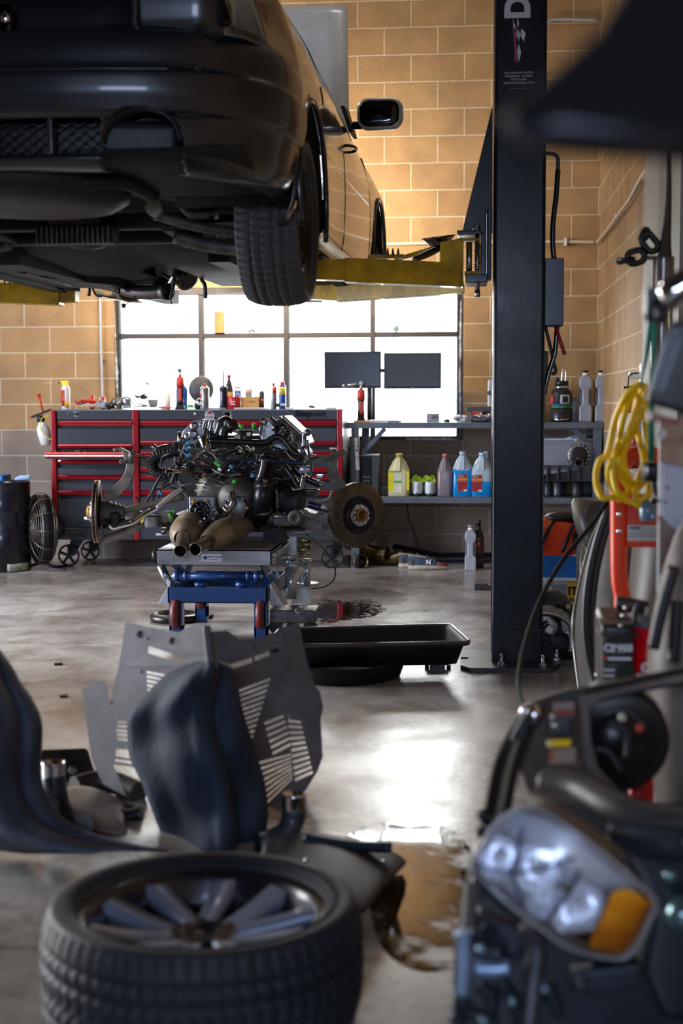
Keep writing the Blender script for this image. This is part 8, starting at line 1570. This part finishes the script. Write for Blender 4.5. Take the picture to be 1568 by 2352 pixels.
fs('warning_label',[(1270,1615),(1318,1612),(1318,1645),(1270,1645)],mat('label_pinkgrey','8f7c76',.5),.004,2.84,bev=0); fs('warning_label_band',[(1272,1631),(1316,1631),(1316,1643),(1272,1643)],mat('label_brick','8e2f2c',.5),.004,2.835,bev=0)
fs('latch_box',[(1264,1650),(1312,1646),(1312,1690),(1264,1694)],mat('latch_slate','34363f',.4),.04,2.83); b=MB(); b.sph(f(1276,1667,2.81),.006); b.put('latch_screw',mat('screw_pale','a8b0a0',.3,.5),F)
fs('yellow_label',[(1262,1700),(1310,1698),(1310,1714),(1262,1716)],yellow,.004,2.82,bev=0); fs('yellow_label_tip',[(1254,1702),(1266,1701),(1266,1716),(1254,1714)],mat('label_tip','efe0a0',.4),.004,2.815,bev=0)
fs('tan_label',[(1262,1722),(1322,1718),(1322,1752),(1262,1756)],mat('label_tan','9a8474',.5),.004,2.82,bev=0); fs('orange_patch',[(1262,1724),(1276,1722),(1274,1750),(1262,1750)],mat('label_rust','a8674a',.5),.004,2.818,bev=0)
# slats on the left edge
rdm=mat('radiator_black','1c1c20',.4,.2,.2)
for i,(x0,x1) in enumerate(((1205,1120),(1196,1116),(1212,1128),(1222,1142),(1232,1158))): ft('radiator_slat',[(x0,1650-i*4,2.95),((x0+x1)/2-10,1750,2.82),(x1,1890,2.7)],.010,rdm if i!=3 else mat('slat_pale','8f8c80',.35,.3))
fs('radiator_side',[(1206,1640),(1224,1650),(1192,1760),(1170,1880),(1112,1930),(1130,1860),(1150,1750),(1180,1680)],rdm,.06,2.86)
b=MB(); b.sph(f(1208,1634,2.9),.014); b.lathe(f(1216,1640,2.9),V3((-.6,-1,.3)),[(.022,-.02),(.022,.006),(.012,.01)],n=20); b.put('bonnet_buffer',chrome,F)
for x,y in((1108,1872),(1106,1910)): b=MB(); b.sph(f(x,y,2.7),.012); b.put('clip',black,F)
# fan shroud seen through the opening
b=MB(); c=f(1415,1700,3.05); b.lathe(c,(0,-1,0),[(.115,-.08),(.112,.0),(.1,.002),(.05,.004),(.048,.008),(.001,.01)],n=40); b.put('fan_shroud',mat('shroud_ink','0d0e12',.35,0,.2),F)
for x,y,c_,r in((1428,1648,'c3cfae',.0085),(1468,1672,'e0503c',.008)): b=MB(); b.sph(f(x,y,2.9),r); b.put('bulb',mat('bulb_'+c_,c_,.3),F)
for P in([(1400,1660),(1420,1668),(1440,1690),(1438,1740)],[(1385,1640),(1420,1632),(1450,1640),(1480,1670)],[(1370,1720),(1400,1730),(1425,1770)]): ft('wiring',[(x,y,2.93) for x,y in P],.006,mat('wire_slate','2c323c',.4))
fs('shroud_block',[(1360,1640),(1430,1620),(1490,1640),(1500,1700),(1470,1760),(1420,1800),(1372,1760)],mat('shroud_ink','0d0e12',.35,0,.2),.08,3.1)
GF=tag((lambda b:(b.grid([[aD(*p) for p in r_] for r_ in([(1575,1170,3.3),(1610,1170,3.3),(1680,1170,3.4)],[(1528,1290,3.3),(1570,1290,3.18),(1680,1290,3.3)],[(1492,1440,3.3),(1540,1440,3.15),(1680,1440,3.25)],[(1484,1560,3.3),(1530,1560,3.14),(1680,1560,3.2)],[(1500,1750,3.3),(1540,1750,3.15),(1680,1750,3.2)],[(1520,2040,3.3),(1560,2050,3.2),(1680,2050,3.2)])],th=.01),b.put('fender_cover',mat('cover_taupe','6f655e',.5,0,.2,scale=5,dirt='554b45'),sub=1))[1])(MB()),'grey brown curved fender standing at the right edge behind the front end opening','fender')
for P in([(1548,1300),(1520,1400),(1500,1490)],[(1555,1380),(1550,1460),(1545,1520)]): b=MB(); b.tube([aD(x,y,3.12) for x,y in P],.014,n=10); b.put('seal_strip',black,GF)
# orange jack seen low through the opening
T=thing('floor_jack','orange and red jack handle seen through the opening of the front end','jack',f(1440,1840,3.5)); b=MB(); b.hexa([f(1395,1795,3.4),f(1450,1822,3.4),f(1450,1822,3.45),f(1395,1795,3.45),f(1398,1772,3.4),f(1462,1796,3.4),f(1462,1796,3.45),f(1398,1772,3.45)]); b.put('arm',om,T,bev=.006); b=MB(); b.cyl(f(1466,1850,3.4),f(1462,1800,3.4),.022); b.put('ram',mat('ram_red','b3080c',.3),T)
b=MB(); b.sph(f(1400,1782,3.38),.02); b.put('pivot',mat('pivot_grey','6e6a64',.4,.6),T)
# lower carrier around the lamp
fs('lamp_surround',[(1215,1850),(1300,1842),(1400,1850),(1500,1878),(1640,1900),(1640,2010),(1520,2040),(1440,1990),(1360,1920),(1290,1880),(1215,1862)],fm1,.12,2.62)
ft('surround_tube',[(1250,1800,2.75),(1330,1812,2.7),(1400,1850,2.6),(1480,1880,2.55),(1640,1905,2.5)],.03,fm1); ft('surround_rail',[(1235,1860,2.6),(1300,1890,2.5),(1360,1935,2.42),(1420,1985,2.38)],.022,fm2)
ft('lower_loop',[(1420,1920,2.5),(1500,1928,2.45),(1600,1935,2.4)],.035,nv)
fs('side_bracket',[(1410,1935),(1640,1925),(1640,2352),(1520,2352),(1470,2230),(1500,2090),(1440,1990)],nv,.25,2.45,bev=.02)
b=MB(); b.sph(f(1538,2010,2.4),.012); b.sph(f(1568,2100,2.4),.03); b.put('bright_nut',mat('nut_teal','6f8c90',.2,.7),F)
fs('back_plate',[(1085,2000),(1240,2130),(1400,2220),(1480,2200),(1560,2240),(1640,2500),(1060,2500),(1040,2260),(1060,2120)],nv,.2,2.62,bev=.02)
ft('corner_post',[(1082,2030,2.4),(1078,2090,2.38),(1074,2150,2.36)],.012,fm2); ft('centre_post',[(1215,2120,2.3),(1232,2180,2.3),(1225,2260,2.28),(1215,2352,2.26),(1210,2420,2.25)],.018,mat('post_greyblue','3c3c44',.4,.3))
t=ft('damper',[(1065,2142,2.3),(1066,2200,2.3),(1062,2285,2.3)],.0125,mat('damper_blue','8fa6c8',.3,.5)); ft('damper_cap',[(1065,2150,2.3),(1065,2138,2.3)],.015,mat('damper_blue','8fa6c8',.3,.5)); ft('damper_foot',[(1060,2285,2.3),(1062,2310,2.3),(1045,2352,2.28)],.014,nv)
ft('cross_tube',[(1092,2222,2.3),(1130,2226,2.3),(1168,2222,2.3)],.013,mat('damper_blue','8fa6c8',.3,.5))
fs('lower_bracket',[(1095,2100),(1210,2140),(1215,2210),(1090,2205)],nv,.05,2.36); fs('lower_plate',[(1310,2236),(1470,2215),(1475,2262),(1400,2290),(1310,2280)],mat('plate_navy','14202f',.4,.2),.04,2.3); b=MB(); b.lathe(f(1333,2263,2.27),(0,-1,0),[(.013,0),(.013,.006),(.006,.008)],n=18); b.put('bolt',mat('bolt_slate','3c444c',.3,.6),F)
for P in([(1100,2260),(1130,2290),(1120,2340)],[(1150,2250),(1180,2300),(1200,2352)],[(1240,2290),(1260,2270),(1280,2330)],[(1095,2130),(1110,2180),(1150,2190)],[(1040,2310),(1090,2330),(1140,2352)]): ft('lower_hose',[(x,y,2.3) for x,y in P],.013,mat('hose_navy','18222f',.3,.2))
for x,y in((1110,2345),(1250,2270),(1175,2300),(1105,2180)): b=MB(); b.sph(f(x,y,2.27),.009); b.put('fitting',mat('fitting_ice','7fa0b0',.2,.7),F)
# headlight ----------------------------------------------------
HL=thing('headlight','clear headlight with amber corner lens mounted in the front end at lower right','headlight',f(1290,2050,2.25))
OUT=[(1082,1988),(1108,1938),(1140,1890),(1182,1862),(1218,1856),(1262,1872),(1310,1905),(1370,1950),(1440,2008),(1503,2068),(1492,2110),(1470,2155),(1440,2198),(1400,2200),(1340,2188),(1290,2168),(1240,2130),(1180,2085),(1120,2030)]
def hd_(x,y,k=0): # curved lens depth
    cx,cy=1290,2030; d=((x-cx)/230)**2+((y-cy)/190)**2; return aD(x,y,2.2+.05*d+k)
def fillgrid(poly,k,nr=7):
    c=(sum(p[0] for p in poly)/len(poly),sum(p[1] for p in poly)/len(poly)); P=cr([V3((x,y,0)) for x,y in poly],3,True)
    return [[hd_(lerp(c[0],p.x,t),lerp(c[1],p.y,t),k) for p in P] for t in [1-.98*i/nr for i in range(nr+1)]]
lens=bpy.data.materials.new('lens_clear'); lens.use_nodes=True; nt=lens.node_tree; nt.nodes.clear()
_o=nt.nodes.new('ShaderNodeOutputMaterial'); _m=nt.nodes.new('ShaderNodeMixShader'); _t=nt.nodes.new('ShaderNodeBsdfTransparent'); _g=nt.nodes.new('ShaderNodeBsdfGlossy'); _f=nt.nodes.new('ShaderNodeFresnel')
_g.inputs['Roughness'].default_value=.05; _f.inputs[0].default_value=1.5; _n=nt.nodes.new('ShaderNodeTexNoise'); _n.inputs['Scale'].default_value=12; _b=nt.nodes.new('ShaderNodeBump'); _b.inputs['Strength'].default_value=.15; nt.links.new(_n.outputs[0],_b.inputs['Height']); nt.links.new(_b.outputs[0],_g.inputs['Normal'])
nt.links.new(_f.outputs[0],_m.inputs[0]); nt.links.new(_t.outputs[0],_m.inputs[1]); nt.links.new(_g.outputs[0],_m.inputs[2]); nt.links.new(_m.outputs[0],_o.inputs[0])
b=MB(); P=fillgrid(OUT,.10,4); b.grid(P,closed=True); o=b.put('housing',mat('reflector_silver','e6e8f0',.25,.25,.05,scale=2,rvar=.06),HL)
b=MB(); ro=[[hd_(p.x,p.y,k) for p in cr([V3((x,y,0)) for x,y in OUT],3,True)] for k in(.0,.12)]; b.grid(ro,closed=True,th=.004); b.put('housing_wall',mat('wall_silver','8d93a4',.3,.5),HL)
b=MB(); b.grid(fillgrid(OUT,0),closed=True,th=.0025); b.put('lens',lens,HL)
b=MB(); rr=[hd_(p.x,p.y,-.001) for p in cr([V3((x,y,0)) for x,y in OUT],3,True)]; b.tube(rr,.003,closed=True,smooth=0,n=8); b.put('lens_edge',mat('lens_rim','b6b7bd',.2,.2),HL)
AM=[(1405,2050),(1440,2040),(1496,2072),(1486,2110),(1465,2152),(1438,2192),(1400,2192),(1352,2178),(1372,2130)]
sheet('amber_reflector',AM,[],lambda x,y,k:hd_(x,y,-.003+k*.01),mat('amber_lens','ffb408',.2,0,.1,scale=30,bump=.6,dirt='f08c04'),HL,sub=(1350,1500,6))
def bowl(x,y,rx,D=2.27,nm='reflector_bowl',tilt=(-.15,-1,.15)):
    r=rx*m(D); b=MB(); b.lathe(aD(x,y,D),V3(tilt),[(r,.02),(r*.96,.02),(r*.9,.0),(r*.7,-.022),(r*.4,-.036),(r*.12,-.04),(.001,-.04)],n=44,cap=False); o=b.put(nm,mat('bowl_mirror','e9ecf4',.15,.45,.03,rvar=.03),HL); b=MB(); b.cyl(aD(x,y,D)+V3((0,.03,0)),aD(x,y,D)+V3((0,-.004,0)),r*.16,r*.1); b.sph(aD(x,y,D)+V3((0,-.006,0)),r*.1); b.put('bulb',mat('bulb_white','f6f6fa',.1,.3),o); return o
bowl(1150,1965,52); bowl(1240,1985,58); bowl(1330,2085,66); bowl(1250,2070,40)
for P,r in((((1200,1900),(1186,1960),(1178,2010),(1200,2080)),.003),(((1100,1985),(1180,2005),(1260,1990),(1320,1970)),.003),(((1330,2000),(1300,2060),(1250,2120)),.004),(((1400,2040),(1378,2110),(1350,2170)),.004)):
    b=MB(); b.tube([hd_(x,y,.03) for x,y in P],r,n=8); b.put('reflector_ridge',mat('ridge_blue','6c7698',.2,.6),HL)
# brow above the lamp
b=MB(); b.grid([[hd_(x,y-o_,-.0+.02*j) for x,y in((1218,1852),(1270,1872),(1330,1912),(1390,1960),(1430,1995))] for j,o_ in enumerate((0,14,30))],th=.01); b.put('brow_trim',fm2,HL)
# ================================================================ dark corner of another raised car, close to the lens
bcn=mat('close_black','07080b',.65,0,.2,scale=3,spec=.1)
N_=thing('bumper_corner','out-of-focus black bumper corner hanging close at the top right','bumper',aD(1400,300,.98))
P=[(1150,262),(1260,175),(1370,75),(1450,-60),(1700,-60),(1700,378),(1400,362),(1240,350),(1176,312)]
b=MB(); rows=[]
for k,s_ in((.0,.9),(.015,1.0),(.05,1.01),(.09,.97)):
    cx,cy=1460,180; rows.append([aD(cx+(x-cx)*s_,cy+(y-cy)*s_,.95+k) for x,y in P])
b.grid(rows,closed=True); b.add([v for v in rows[0]],[list(range(len(P)))]); b.add([v for v in rows[-1]],[list(range(len(P)))[::-1]]); b.put('skin',bcn,N_,bev=.004)
b=MB(); b.grid([[aD(x,y,.935+.006*j) for x,y in((1180,290),(1300,270),(1420,285),(1560,310))] for j,(dy) in enumerate((0,))]+[[aD(x,y,.945) for x,y in((1190,322),(1300,322),(1420,330),(1560,340))]],th=.004); b.put('lower_edge_trim',mat('edge_grey','2c2e36',.35,.3),N_)
# ================================================================ unseen lamps added to light the shop
def lamp(name,label,loc,size,power,col,rot,drop=None,spread=PI):
    l=bpy.data.lights.new(name,'AREA'); l.shape='RECTANGLE'; l.size=size[0]; l.size_y=size[1]; l.energy=power; l.color=col; l.spread=spread
    o=bpy.data.objects.new(name+'_light',l); COL.objects.link(o); o.location=loc; o.rotation_euler=rot
    R=o.rotation_euler.to_matrix(); b=MB(); b.box(V3(loc)+R@V3((0,0,.04)),(size[0]+.06,size[1]+.06,.06),R); f=tag(b.put('added_fixture',white,bev=.005),label,'added light fixture')  # housing modelled for each added lamp
    if drop: b=MB(); b.tube([V3(loc)+V3((0,0,.05)),V3((loc[0],loc[1],ZC))],.006,smooth=0); b.put('cord',black,f)
    return o
warm=(1,.87,.72)
lamp('wall_fill','unseen long work light added behind the raised hood to brighten the wall',(-1.35,-1.2,2.45),(1.8,.12),62,warm,(PI/2*1.05,0,0),True,spread=2.6)  # unseen lamp placed behind the car to brighten the back wall
lamp('ceiling_fill','unseen ceiling strip light added as fill over the bench bay',(.2,-3.6,ZC-.08),(1.5,.2),15,(1,.95,.88),(0,0,0))  # added fill light, out of view
lamp('ceiling_fill','unseen ceiling strip light added as fill over the left bay',(-4.2,-3.2,ZC-.08),(1.5,.2),110,(1,.95,.88),(0,0,0))  # second out-of-view fill, added for the left side
